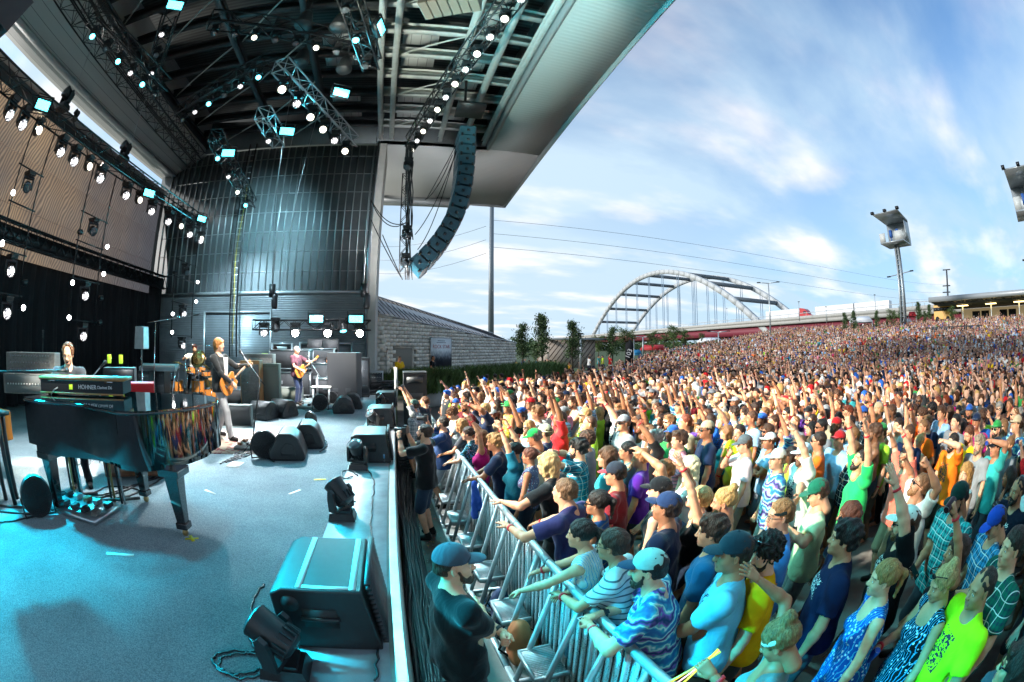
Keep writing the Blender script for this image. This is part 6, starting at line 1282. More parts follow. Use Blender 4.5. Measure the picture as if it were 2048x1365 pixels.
for i in range(0): p = V(-4.0 + random.random() * 1.0, 3.05 + random.random() * .35, S + .1); o = MB().sphere((0, 0, 0), .012, 6, 4).build('indicator_light', MATS['led_red' if i % 3 == 0 else 'led_green' if i % 3 == 1 else 'lime_glass'], label='tiny coloured indicator light among the pedals under the piano', cat='indicator light', group='indicator lights among the pedals'); o.location = p
# --- cables across the stage
def cable(pts, r=.011, lab='', m='cable', wob=.05, n=9, z=S + .012, sd=0):
    r_ = random.Random(sd); P = [V(*p, 0) if len(p) == 2 else V(*p) for p in pts]; out_ = spline(P, n); out_ = [V(p[0] + r_.gauss(0, wob * .15), p[1] + r_.gauss(0, wob * .15), z if len(pts[0]) == 2 else p[2]) for p in out_]; return MB().path(out_, r, 6).build('cable', MATS[m], smooth=True, label=lab, cat='cable')
px2 = lambda L_: [tuple(atz(a, b, S)[:2]) for a, b in L_]
cable(px2([(-20, 1010), (60, 1018), (150, 1005), (230, 990), (300, 960), (360, 925), (400, 905)]), .014, 'thick black cable curving round the front of the piano pedals', sd=1)
cable(px2([(-20, 1022), (80, 1030), (170, 1016), (250, 998), (320, 962), (380, 925)]), .011, 'outer black cable sweeping round the piano feet', sd=2); cable(px2([(-10, 1048), (50, 1040), (120, 1015), (150, 960)]), .009, 'thin cable looping at the lower left under the piano', sd=3)
cable(px2([(60, 1000), (130, 985), (200, 992), (260, 975), (330, 950), (300, 930)]), .010, 'black cable tangled under the piano between the pedals', sd=4); cable(px2([(90, 975), (150, 1000), (220, 975), (280, 985), (200, 1003), (140, 990)]), .010, 'looped black cable among the effects pedals under the piano', sd=5)
cable(px2([(530, 1170), (505, 1210), (500, 1265), (520, 1310), (548, 1330)]), .009, 'cable running from the near monitor down to the moving light', sd=6); cable(px2([(548, 1312), (500, 1305), (440, 1310), (432, 1335), (470, 1352), (530, 1340), (555, 1325)]), .008, 'coiled cable loop lying left of the near moving light', sd=7); cable(px2([(548, 1316), (505, 1312), (452, 1316), (440, 1338), (480, 1360), (540, 1350)]), .008, 'second coil of the cable loop left of the near moving light', sd=8)
cable(px2([(752, 1365), (758, 1280), (760, 1200), (752, 1120), (742, 1050), (748, 985), (742, 950), (722, 930)]), .008, 'long thin cable running along the stage lip past the near monitor', sd=9); cable(px2([(640, 905), (650, 898), (655, 885), (640, 880)]), .008, 'cable looping behind the centre wedges', sd=10)
for i in range(9): a = (455 + i * 8, 905 - i * 3); cable(px2([(440 + i * 6, 928 - i * 2), (480, 918 - i * 3), (520 - i * 4, 905 - i * 3), (545, 925 - i * 5)]), .009, 'black cable trailing across the red rug, %s from the front' % ordn[i], sd=20 + i, wob=.2)
for i in range(7): cable(px2([(600, 818 - i), (625 + i * 3, 826 - i * 2), (650, 818 - i * 2), (672 + i * 3, 812)]), .009, 'pale tangled cable at the feet of the bassist, %s strand' % ordn[i], sd=40 + i, wob=.3, m='tolex_grey')
for i, (px, py) in enumerate([(700, 1008), (735, 910), (705, 955), (775, 850)]): cable(px2([(px, py), (px - 18, py + 4), (px - 20, py - 10), (px - 2, py - 12), (px + 8, py - 2)]), .008, 'small cable loop beside the %s stage lip light' % ordn[i + 1], sd=60 + i)
bt_ = E3('water_bottle', tuple(atz(769, 925, S)), 'clear water bottle standing at the corner of the second lip monitor', 'bottle'); mat('clear_plastic', (.75, .88, .95), .05, trans=.85); mat('label_blue', (.10, .30, .55), .5)
C(MB().lathe([(.03, 0), (.034, .01), (.034, .15), (.03, .18), (.014, .21), (.014, .225)], n=14), 'bottle_body', 'clear_plastic', bt_, smooth=40); C(MB().lathe([(.0355, .07), (.0355, .13)], n=14), 'label', 'label_blue', bt_); C(MB().lathe([(.016, .222), (.016, .24)], n=12), 'cap', 'keys_white', bt_)
# --- microphone stands
def mic(base, top, tip, lab, m='chrome', grp='microphone stands'):
    t = E3('microphone_stand', base, lab, 'microphone stand', group=grp); b = np.array(base, float); l = lambda p: np.array(p, float) - b
    C(MB().tube((0, 0, .02), l(top), .012), 'pole', m, t, smooth=True); C(MB().tube(l(top) - (l(tip) - l(top)) * .22, l(tip), .010), 'boom', m, t, smooth=True)
    for k in range(3): a = k * 2.1 + .3; C(MB().tube((0, 0, .14), (math.cos(a) * .3, math.sin(a) * .3, .015), .010), 'leg', m, t)
    d = l(tip) - l(top); d /= np.linalg.norm(d); mo = C(MB().tube(l(tip), l(tip) + d * .13, .014, .022, n=10), 'microphone', 'black_plastic', t, smooth=True); C(MB().sphere(l(tip) + d * .15, .030, 10, 8), 'mic_grille', 'grille' if m != 'chrome' else 'chrome', mo, smooth=True)
G = V(-3.35, 7.35, 0)   # guitarist
gh = V(*aty(478, 706, 7.1)); mic((-2.55, 6.75, S), tuple(aty(521, 760, 6.8)), tuple(aty(488, 714, 7.1)), 'straight microphone stand reaching up to the mouth of the singing guitarist', 'black_metal')
mic((-2.35, 12.2, S), tuple(aty(636, 748, 12.2)), tuple(aty(617, 717, 12.6)), 'microphone stand with slanting boom before the bassist', 'alu')
q = aty(128, 741, 3.9); mic((-5.0, 2.4, S), (-5.0, 2.4, 2.86), tuple(aty(133, 743, 3.55) + V(-.18, -.02, 0)), 'long boom microphone reaching across the piano to the pianist', 'black_metal')
mic((-4.9, 4.9, S), tuple(aty(70, 738, 4.7)), tuple(aty(80, 731, 4.7)), 'short microphone clipped left of the pianist', 'alu'); mic(tuple(aty(182, 758, 4.9) * V(1, 1, 0) + V(0, 0, S)), tuple(aty(182, 757, 4.9)), tuple(aty(200, 736, 4.9)), 'slanted microphone right of the pianist behind the clavinet', 'alu')
mic(tuple(aty(308, 790, 9.2) * V(1, 1, 0) + V(0, 0, S)), tuple(aty(312, 643, 9.2)), tuple(aty(388, 631, 9.8)), 'tall silver boom stand with a microphone over the drums')
mic(tuple(aty(372, 770, 11.6) * V(1, 1, 0) + V(0, 0, S)), tuple(aty(371, 690, 11.6)), tuple(aty(428, 693, 12.4)), 'second silver boom stand over the drummer'); mic(tuple(aty(86, 760, 6.5) * V(1, 1, 0) + V(0, 0, S)), tuple(aty(86, 690, 6.5)), tuple(aty(86, 676, 6.45)), 'upright stand with a clamp light behind the pianist left shoulder', 'black_metal')
mic(tuple(aty(773, 778, 17) * V(1, 1, 0) + V(0, 0, S)), tuple(aty(772, 712, 17)), tuple(aty(773, 706, 16.98)), 'black microphone on a tall stand in front of the block buttress', 'black_metal')
sp_ = E3('pole_speaker', tuple(aty(286, 790, 8.2) * V(1, 1, 0) + V(0, 0, S)), 'grey speaker on a thin pole right of the backdrop curtain', 'speaker'); q = aty(289, 676, 8.2); C(MB().tube((0, 0, 0), q * V(0, 0, 1) - V(0, 0, S + .25), .02), 'pole', 'chrome', sp_); C(MB().box((0, 0, q[2] - S), (.30, .26, .48), taper=.9), 'cabinet', 'galv', sp_, bevel=.015)
for k in range(3): a = k * 2.1; C(MB().tube((0, 0, .3), (math.cos(a) * .35, math.sin(a) * .35, .02), .012), 'leg', 'chrome', sp_)
# --- drum kit
rs = MB().bbox((-8.3, 11.3, S), (-5.0, 14.2, S + .22)).build('drum_riser', MATS['black_cloth'], label='low black riser under the drum kit', cat='platform')
DK = E3('drum_kit', (-6.5, 12.3, S + .22), 'amber wood drum kit with brass cymbals on a low black riser', 'drum kit')
def drum(c, r_, h, R=None, nm='drum'):
    R = np.eye(3) if R is None else R; c = np.array(c, float); o = C(MB().lathe([(r_, -h / 2), (r_, h / 2)], M=R, c=c, n=24), nm, 'wood_amber', DK, smooth=35)
    for s_ in (-1, 1): C(MB().lathe([(r_ * 1.04, s_ * h / 2 - .02), (r_ * 1.04, s_ * h / 2 + .02), (r_ * .97, s_ * h / 2 + .022)], M=R, c=c, n=24), 'hoop', 'chrome', o, smooth=35)
    C(MB().lathe([(r_ * .98, h / 2 + .004), (r_ * .5, h / 2 + .006)], M=R, c=c, n=24), 'drum_head', 'drum_head', o)
    m = MB()
    for k in range(8): a = k * math.pi / 4; m.box(c + R @ V(math.cos(a) * r_ * 1.03, math.sin(a) * r_ * 1.03, 0), (.02, .02, h * .6), R=R @ rotm('Z', math.degrees(a)))
    C(m, 'lugs', 'chrome', o, kind='stuff')
def dl(px, py, Y): return aty(px, py, Y) - V(-6.5, 12.3, S + .22)
drum(dl(355, 772, 11.9), .21, .34, nm='floor_tom'); drum(dl(396, 772, 11.8), .22, .36, nm='floor_tom'); drum(dl(418, 790, 12.0), .25, .42, nm='floor_tom'); drum((.2, .15, .32), .30, .40, R=rotm('X', 90) @ rotm('Y', 0), nm='bass_drum'); drum((-.25, .05, .72), .15, .2, R=rotm('X', -15), nm='rack_tom'); drum((.15, .05, .74), .14, .2, R=rotm('X', -15), nm='rack_tom'); drum(dl(412, 748, 11.9), .16, .16, nm='snare_drum'); drum(dl(432, 745, 12.1), .15, .26, nm='rack_tom')
def cymbal(c, r_, R): C(MB().lathe([(r_, -.01), (r_ * .6, .01), (r_ * .2, .028), (.02, .045)], M=R, c=c, n=26), 'cymbal', 'brass', DK, smooth=True); C(MB().tube(c, np.array(c) * V(1.05, 1.0, 0) + V(0, 0, .02), .012), 'cymbal_stand', 'chrome', DK, smooth=True)
cymbal(dl(357, 727, 11.7), .26, euler(x=-12, y=8)); cymbal(dl(396, 718, 11.4), .27, euler(x=66, y=-8)); cymbal(dl(374, 742, 11.8), .19, euler(x=-10)); cymbal(dl(343, 733, 12.6), .20, euler(x=-14, y=-10)); cymbal(dl(410, 733, 12.6), .22, euler(x=-30, y=20))
# --- backline: cabinets, racks, road cases
def fcase(p, d, lab, yaw=0, body='tolex', nm='road_case', z=S, edge='alu', dish=2):
    t = E3(nm, (p[0], p[1], z), lab, 'road case' if nm == 'road_case' else 'speaker cabinet', R=rotm('Z', yaw)); x, y, h = d; C(MB().box((0, 0, h / 2 + .1), (x, y, h)), 'shell', body, t)
    m = MB()
    for sx in (-1, 1):
        for sy in (-1, 1): m.box((sx * x / 2, sy * y / 2, h / 2 + .1), (.04, .04, h + .02))
    for sz in (.1, h + .1):
        for sy in (-1, 1): m.box((0, sy * y / 2, sz), (x + .03, .04, .04))
        for sx in (-1, 1): m.box((sx * x / 2, 0, sz), (.04, y + .03, .04))
    C(m, 'edge_trim', edge, t, kind='stuff')
    for k in range(dish): C(MB().box(((k - (dish - 1) / 2) * x * .5, -y / 2 - .008, h * .55 + .1), (.16, .015, .11)), 'latch', 'alu', t, bevel=.01)
    for sx in (-1, 1):
        for sy in (-1, 1): C(MB().tube((sx * x * .4 - .02, sy * y * .4, .05), (sx * x * .4 + .02, sy * y * .4, .05), .05, n=10), 'caster', 'rubber', t)
    return t
P_ = lambda px, Y: (aty(px, 780, Y)[0], Y)
fcase(P_(586, 14.6), (1.45, .7, .75), 'lower black road case with silver edges left of the bassist'); fcase(P_(584, 14.6), (1.45, .7, .62), 'upper road case lid stacked behind the bassist left side', z=S + .88, dish=0); fcase(P_(648, 14.9), (.95, .7, 1.05), 'black road case directly behind the bassist', dish=2)
fcase(P_(640, 15.4), (1.2, .6, .6), 'black case stacked high behind the bassist right side', z=S + .95, dish=0); fcase(P_(653, 13.6), (.55, .5, .62), 'small black rack case with silver corners right of the bassist', dish=1)
for i, (px, Y, w_, h, z_, lab) in enumerate([(633, 15.8, .62, .55, S + 1.45, 'left black bass cabinet high on the stack under the white lights'), (661, 15.8, .62, .55, S + 1.45, 'right black bass cabinet high on the stack under the white lights'), (640, 15.2, .5, .4, S + .9, 'small dark amplifier glowing blue beside the bassist neck')]): rackbox('bass_cabinet', (aty(px, 740, Y)[0], Y, z_), (w_, .45, h), 0, lab, 'speaker cabinet', 'tolex', 'grille', 0)
tc_ = rackbox('tall_cabinet', (aty(690, 770, 13.4)[0], 13.4, S + .12), (.95, .75, 1.42), -8, 'tall black flight cabinet on casters right of the bass rig', 'cabinet', 'tolex'); 
for k in (-.2, .2): C(MB().box((k, -.384, .28), (.16, .012, .12)), 'latch', 'dark_steel', tc_, bevel=.01)
for sx in (-1, 1):
    for sy in (-1, 1): C(MB().tube((sx * .4 - .03, sy * .3, -.05), (sx * .4 + .03, sy * .3, -.05), .06, n=10), 'caster', 'chrome', tc_)
rackbox('dark_rack', (aty(722, 760, 15)[0], 15, S), (.6, .6, 1.35), 0, 'dark cable rack between the tall cabinet and the pillar', 'equipment rack', 'black_metal', 'dark_steel', 5)
rackbox('silver_rack', (aty(748, 770, 17.0)[0], 17.0, S), (.75, .5, .78), 0, 'silver framed rack full of round sockets beside the buttress', 'equipment rack', 'alu', 'black_plastic', 5, knobs='keys_white')
rackbox('guitar_rack', (aty(505, 790, 10.8)[0], 10.8, S), (.55, .55, 1.35), 8, 'wooden framed guitar rack with lit amplifiers behind the guitarist', 'equipment rack', 'wood_trim', 'synth_panel', 6); rackbox('guitar_amp', (aty(540, 790, 11.4)[0], 11.4, S), (.62, .5, 1.25), 8, 'tall olive speaker cabinet right of the guitarist rack', 'speaker cabinet', 'cab_cloth', 'cab_cloth')
rackbox('rotary_speaker', (aty(520, 745, 11.9)[0], 11.9, S), (.9, .6, 1.5), 8, 'large pale amplifier rack rising behind the guitar neck', 'equipment rack', 'tolex_grey', 'synth_panel', 7); rackbox('floor_amp', (aty(475, 850, 8.9)[0], 8.9, S), (.75, .3, .45), 10, 'low tilted amplifier behind the guitarist legs', 'amplifier', 'tolex_grey', 'grille')
rackbox('bass_floor_amp', (aty(578, 812, 13.6)[0], 13.6, S), (1.0, .3, .42), 0, 'low grey floor speaker left of the bassist feet', 'amplifier', 'tolex_grey', 'cab_cloth')
bn = E3('bench', (aty(643, 790, 13.0)[0], 13.0, S), 'small white topped stool behind the bassist pedals', 'stool'); C(MB().box((0, 0, .5), (.62, .3, .05)), 'seat', 'keys_white', bn)
for sx in (-1, 1):
    for sy in (-1, 1): C(MB().box((sx * .26, sy * .1, .24), (.05, .05, .48)), 'leg', 'galv', bn)
pst = E3('lip_post', (-.04, 14.2, S), 'white upright post at the far end of the stage lip', 'post'); C(MB().tube((0, 0, -.1), (0, 0, 1.05), .055, n=12), 'shaft', 'keys_white', pst)
cb_ = MB(); r_ = random.Random(4)
for i in range(24): x0, y0 = -1.0 + r_.random() * .8, 15.5 + r_.random() * 1.2; cb_.path([V(x0 + .35 * math.cos(a + i), y0 + .3 * math.sin(a), S + .03 + .02 * i) for a in np.linspace(0, 5, 12)], .02, 5)
cb_.build('cable_heap', MATS['cable'], kind='stuff', label='heap of black cable at the far end of the stage', cat='cable heap')
# ================================================================ the pit
cr = MB(); r_ = random.Random(8)
for i in range(46):
    x0 = -.06 + .012 + .30 * (i / 46); lay = r_.random() * .16 * (1 - i / 60); ph = r_.random() * 6; cr.path([V(x0 * .8 + .035 * math.sin(y * 1.3 + ph) + .015 * math.sin(y * 4 + ph * 2), y, ZF + .03 + lay + .02 * math.sin(y * 2.2 + ph)) for y in np.arange(.6, 15.5, .28)], .013 + .007 * r_.random(), 5)
cr.build('cable_run', MATS['cable'], kind='stuff', smooth=True)
for j in range(3):
    m = MB(); c = ((.22, 2.1), (.16, 2.5), (.2, 12.2))[j]; m.path([V(c[0] + (.22 + .02 * math.sin(a * 3.3)) * math.cos(a), c[1] * .8 + .24 * math.sin(a), ZF + .05 + .011 * a + .01 * math.sin(a * 5)) for a in np.linspace(0, 50, 260)], .013, 5); m.build('cable_coil', MATS['cable'], smooth=True, label=('coil of black cable on the pit floor below the near monitor', 'second cable coil just beyond the near coil in the pit', 'far coil of cable by the subwoofers')[j], cat='cable coil')
mat('confetti_mix', (.6, .6, .6), .7, fn=lambda N, b, base: N.ramp(N.n('ShaderNodeTexVoronoi', i_Vector=N.coord('Object'), i_Scale=12.0).outputs[1], (0, (.7, .7, .7)), (.35, (.65, .08, .06)), (.55, (.7, .7, .72)), (.7, (.06, .18, .5)), (.85, (.6, .5, .05)), (1, (.7, .7, .7))))
cf = MB()
for i in range(700):
    x, y = .28 + abs(r_.gauss(0, .28)), r_.uniform(1, 13); a = r_.random() * 3.1; dx, dy = math.cos(a) * .017, math.sin(a) * .017; cf.quad(*[(u_ * .8, v_, ZF + z_) for u_, v_, z_ in ((x - dx, y - dy, .012), (x - dx * .2 - dy * .4, y + dx * .4, .016), (x + dx, y + dy, .013), (x + dx * .2 + dy * .4, y - dx * .4, .010))])
cf.build('confetti', MATS['confetti_mix'], kind='stuff')
for i in range(4):
    t = E3('subwoofer', (.55, 13.6, ZF + .55 * i), 'black subwoofer in the stack at the far end of the pit, %s from the floor' % ordn[i], 'subwoofer', group='subwoofer stack'); C(MB().box((0, 0, .30 if i < 3 else .25), (.72, 1.0, .57 if i < 3 else .48)), 'cabinet', 'tolex', t, bevel=.015); C(MB().box((0, -.506, .30 if i < 3 else .25), (.5, .012, .2)), 'connector_plate', 'dark_steel', t); C(MB().bbox((.362, -.45, .08), (.38, .45, .5)), 'grille', 'grille', t)
# --- crowd barrier: aluminium A-frame modules
BXr = 1.24
def _panel(N, b, base):
    vec = N.coord('Object'); v = N.n('ShaderNodeTexVoronoi', i_Vector=vec, i_Scale=70.0).outputs[0]; m = N.math('LESS_THAN', v, .28)
    N.nt.links.new(N.n('ShaderNodeBump', i_Strength=.6, i_Distance=.004, i_Height=v).outputs[0], b.inputs['Normal']); return N.mix(m, (.46, .50, .51), (.05, .055, .06))
mat('perforated_alu', rough=.4, metal=.5, fn=_panel); mat('tread', (.35, .38, .39), .45, metal=.5, fn=_lines(1, 45, .4, (.06, .065, .07)))
_bm = {}
def barrier(y0, lab, x=BXr, yaw=0.0):
    if not _bm:
        p = MB(); n = 17; L_ = .83
        for k in range(n): y = L_ * k / n; q = .018 if k % 2 else 0; p.bbox((-.012 + q, y, .06), (.0 + q, y + L_ / n - .001, 1.14))
        _bm['panel'] = p.mesh('panel', MATS['perforated_alu']); _bm['rib'] = MB().bbox((-.03, -.012, .06), (.03, .012, 1.14)).mesh('rib', MATS['galv']); _bm['rail'] = MB().tube((0, 0, 1.17), (0, .83, 1.17), .034, n=12).mesh('top_rail', MATS['galv'], smooth=35)
        _bm['brace'] = MB().box((-.18, 0, .585), (.038, .038, 1.22), R=rotm('Y', 17)).mesh('brace', MATS['galv']); _bm['foot'] = MB().bbox((-.38, 0, .0), (-.33, .83, .05)).mesh('foot_rail', MATS['galv']); _bm['base'] = MB().bbox((-.33, -.02, .0), (1.0, .02, .03)).mesh('base_rail', MATS['galv'])
        _bm['step'] = MB().box((-.19, 0, .42), (.26, .37, .022)).mesh('step', MATS['tread']); _bm['sf'] = MB().bbox((-.33, -.205, .39), (-.05, -.185, .44)).bbox((-.33, .185, .39), (-.05, .205, .44)).bbox((-.335, -.185, .39), (-.315, .185, .44)).mesh('step_frame', MATS['galv'])
        _bm['pl'] = MB().bbox((.0, 0, .0), (1.0, .83, .012)).mesh('floor_plate', MATS['tread'])
    t = E3('crowd_barrier', (x, y0, ZF), lab, 'barrier', R=rotm('Z', yaw), group='aluminium crowd barrier modules')
    child('panel', _bm['panel'], t); child('top_rail', _bm['rail'], t); child('foot_rail', _bm['foot'], t); child('floor_plate', _bm['pl'], t)
    for y in (0.0, .415): child('rib', _bm['rib'], t, M4((0, y, 0)))
    for y in (.21, .62): child('brace', _bm['brace'], t, M4((0, y, 0))); child('base_rail', _bm['base'], t, M4((0, y, 0)))
    st_ = child('step', _bm['step'], t, M4((0, .415, 0))); child('step_frame', _bm['sf'], st_)
for i in range(15):
    y = .35 + i * .84; barrier(y, 'aluminium crowd barrier module with step, %s from the camera end' % ordn[i], x=1.20 - .035 * y, yaw=2.0)
mat('orange_bag', (.35, .10, .03), .85); mat('navy_bag', (.012, .02, .06), .85)
def bag(p, m, lab, s=1.0, yaw=0):
    t = E3('backpack', p, lab, 'backpack', R=rotm('Z', yaw), s=s); S_ = SDF(); S_.ell((0, 0, .24), (.17, .13, .25), k=.05).rc((-.1, 0, .08), (.1, 0, .08), .11, k=.05).ell((0, -.12, .16), (.13, .07, .13), k=.02); S_.noise = (.005, 30, 1); v, f = S_.mesh(.012); child('bag_body', mesh_from('bag_body', v, f, [MATS[m]], True), t)
    for k in (-.08, .08): C(MB().path([(k, .11, .08), (k * 1.3, .2, .2), (k, .12, .42)], .014, 5), 'strap', 'black_cloth', t)
    C(MB().path([(-.1, -.12, .30), (0, -.175, .31), (.1, -.12, .30)], .008, 5), 'zip', 'black_cloth', t)
bag((.90, 3.0, ZF + .02), 'orange_bag', 'rust orange backpack hanging inside the barrier under the reaching hands', .95, 80); bag((.90, 3.7, ZF + .02), 'navy_bag', 'dark navy backpack on the barrier foot beyond the orange one', .8, 70)
for i, (x, y) in enumerate([(.82, 3.85), (.80, 3.93), (.79, 5.0), (.83, 5.1), (.80, 5.2)]):
    t = E3('water_bottle', (x, y, ZF + .03), 'clear water bottle on the barrier foot, %s from the camera' % ordn[i], 'bottle', group='water bottles behind the barrier'); C(MB().lathe([(.03, 0), (.034, .01), (.034, .15), (.014, .21), (.014, .225)], n=12), 'bottle_body', 'clear_plastic', t, smooth=40); C(MB().lathe([(.0355, .07), (.0355, .13)], n=12), 'label', 'label_blue', t)
tw = SDF(); tw.rc((.90, 5.0, ZF + .75), (.90, 5.0, ZF + 1.2), .045, .03, k=.02).rc((.98, 5.0, ZF + .85), (.90, 5.0, ZF + 1.2), .04, .03, k=.02); tw.noise = (.006, 40, 1); v, f = tw.mesh(.012); mat('blue_cloth', (.02, .08, .40), .9); tag(link(bpy.data.objects.new('towel', mesh_from('towel', v, f, [MATS['blue_cloth']], True))), 'bright blue cloth hung over the barrier rail', 'cloth')
cable([(.30, 4.0), (.55, 4.2), (.66, 4.7), (.48, 5.1), (.32, 4.9)], .011, 'black cable looping from the wall to the barrier foot past the cameraman', z=ZF + .02, sd=90); cable([(.26, 2.9), (.56, 3.4), (.6, 3.9), (.62, 4.3)], .010, 'thin cable along the barrier foot rail', z=ZF + .02, sd=91)

for i, (px, py, yaw, L_, m_, lab) in enumerate([(240, 1110, 20, .30, 'keys_white', 'short white tape strip on the carpet at the lower left'), (965, 0, 0, 0, '', ''), (420, 985, -30, .22, 'keys_white', 'white tape mark on the carpet behind the front piano leg'), (590, 985, 60, .20, 'keys_white', 'white tape mark on the carpet before the centre wedges'), (640, 960, 10, .16, 'yellow_tape', 'yellow tape mark on the carpet near the stage lip')]):
    if not L_: continue
    p = atz(px, py, S); o = MB().box((0, 0, .004), (L_, .04, .003)).build('tape_mark', MATS[m_], label=lab, cat='tape mark'); o.location = (p[0], p[1], S); o.rotation_euler = (0, 0, math.radians(yaw))
p = atz(470, 930, S); o = MB().box((0, 0, .004), (.21, .30, .002)).build('set_list', MATS['keys_white'], label='sheet of white paper taped to the carpet in front of the guitarist', cat='paper'); o.location = (p[0], p[1], S)
# ================================================================ people
HK = ('short', 'mop', 'messy', 'curly', 'bob', 'long', 'tail', 'bun', 'ring', 'ringcurly', 'beard', 'buzz')
PAL = {'white': ('dcdcd8', 24), 'black': ('17181a', 13), 'navy': ('14233f', 14), 'grey': ('7b8086', 11), 'light blue': ('8db4d6', 10), 'blue': ('2457a8', 6), 'teal': ('2f8f95', 6), 'red': ('b01c22', 6), 'maroon': ('5c1820', 3), 'green': ('2c8a45', 5), 'lime green': ('9fd43a', 2), 'yellow': ('e8c21a', 4), 'orange': ('e56a1a', 4), 'pink': ('e08a98', 3), 'tan': ('b8a384', 4), 'purple': ('4c2a78', 2), 'brown': ('4a3424', 2), 'magenta': ('b5126e', 1), 'charcoal': ('33373b', 6)}
HC = {'black': '14100e', 'dark brown': '2a1a12', 'brown': '4a2e1c', 'light brown': '7a5535', 'blond': 'b8915a', 'red-brown': '6e3018', 'grey': '8a8680'}
SK = ['d69c7a', 'c88d6a', 'bb7f5e', 'dba686', 'a86f50', 'cd9674', 'b37a58', 'd8a07e', '7c5238']
col4 = lambda h: (*hexc(h), 1)
mat('can_mix', (.35, .38, .42), .25, metal=.8); mat('can_blue', (.02, .06, .35), .3, metal=.5); mat('can_green', (.01, .16, .05), .3, metal=.4); mat('can_dark', (.03, .012, .015), .3, metal=.4); mat('phone_black', (.01, .01, .012), .15); mat('phone_white', (.6, .6, .6), .3); mat('band_red', (.7, .02, .03), .6)
for n_, c_ in (('glow_yellow', (.9, .8, .05)), ('glow_pink', (1, .35, .35)), ('glow_green', (.4, 1, .1))): mat(n_, c_, .4, emit=c_, es=.7)
wb = {}
def attach(o, fig, extras):
    for e in extras:
        if e[0] == 'band':
            x = e[1]; d = fig.wr[x] - fig.el[x]; d /= np.linalg.norm(d); c = fig.wr[x] - d * .035
            child('wristband', MB().lathe([(.031, -.009), (.034, -.009), (.034, .009), (.031, .009)], M=look(d) @ rotm('X', -90), c=c, n=12).mesh('wristband', MATS[e[2] if len(e) > 2 else 'band_red'], smooth=True), o)
        elif e[0] == 'watch':
            x = e[1]; d = fig.wr[x] - fig.el[x]; d /= np.linalg.norm(d); c = fig.wr[x] - d * .045
            child('watch', MB().lathe([(.031, -.012), (.036, -.010), (.036, .010), (.031, .012)], M=look(d) @ rotm('X', -90), c=c, n=12).box(c + fig.handR(x) @ V(0, -.036, 0), (.032, .014, .032), R=fig.handR(x)).mesh('watch', MATS['black_plastic'], smooth=35), o)
def held(fig, o, x, kind, m, label):
    g = fig.grip(x); R = fig.handR(x, fig.rpalm if x > 0 else fig.lpalm, fig.rdir if x > 0 else fig.ldir); M = o.matrix_world; nm = {'can': 'drink_can', 'phone': 'phone', 'camera': 'camera', 'stick': 'glow_stick', 'cup': 'cup'}[kind]
    t = empty(nm, (0, 0, 0), label=label, cat={'can': 'can', 'phone': 'phone', 'camera': 'camera', 'stick': 'glow stick', 'cup': 'cup'}[kind]); Rl = np.stack([R[:, 2], R[:, 1], -R[:, 0]], 1)
    if kind == 'camera': Rl = euler(z=0)
    t.matrix_world = M @ M4(g, Rl)
    if kind == 'can': C(MB().lathe([(.024, -.075), (.031, -.068), (.031, .062), (.026, .075)], n=16), 'can_body', m, t, smooth=35); C(MB().lathe([(.0255, .074), (.0245, .078), (.0245, .072)], n=16), 'lid', 'alu', t)
    elif kind == 'cup': C(MB().lathe([(.03, -.06), (.042, .06), (.039, .06), (.028, -.05)], n=14), 'cup_body', m, t, smooth=35)
    elif kind == 'phone': C(MB().box((0, .0, 0), (.072, .010, .14)), 'case', m, t, bevel=.004); C(MB().box((0, -.0056, 0), (.062, .002, .115)), 'screen', 'glass_dark', t)
    elif kind == 'stick': 
        for k, (mm, a) in enumerate((('glow_yellow', -8), ('glow_pink', 0), ('glow_green', 9), ('glow_yellow', 5))): C(MB().tube(euler(y=a, x=a * .6) @ V(.004 * k, 0, -.09), euler(y=a, x=a * .6) @ V(.004 * k, 0, .17), .0045, n=6), 'stick', mm, t, smooth=True)
    elif kind == 'camera': C(MB().box((0, 0, 0), (.14, .07, .10)).box((0, 0, .06), (.06, .06, .03)), 'camera_body', 'black_plastic', t, bevel=.006); C(MB().lathe([(.036, .03), (.040, .15), (.036, .16)], M=rotm('X', -90), n=18), 'lens_barrel', 'black_plastic', t, smooth=35)
    return t
META = []
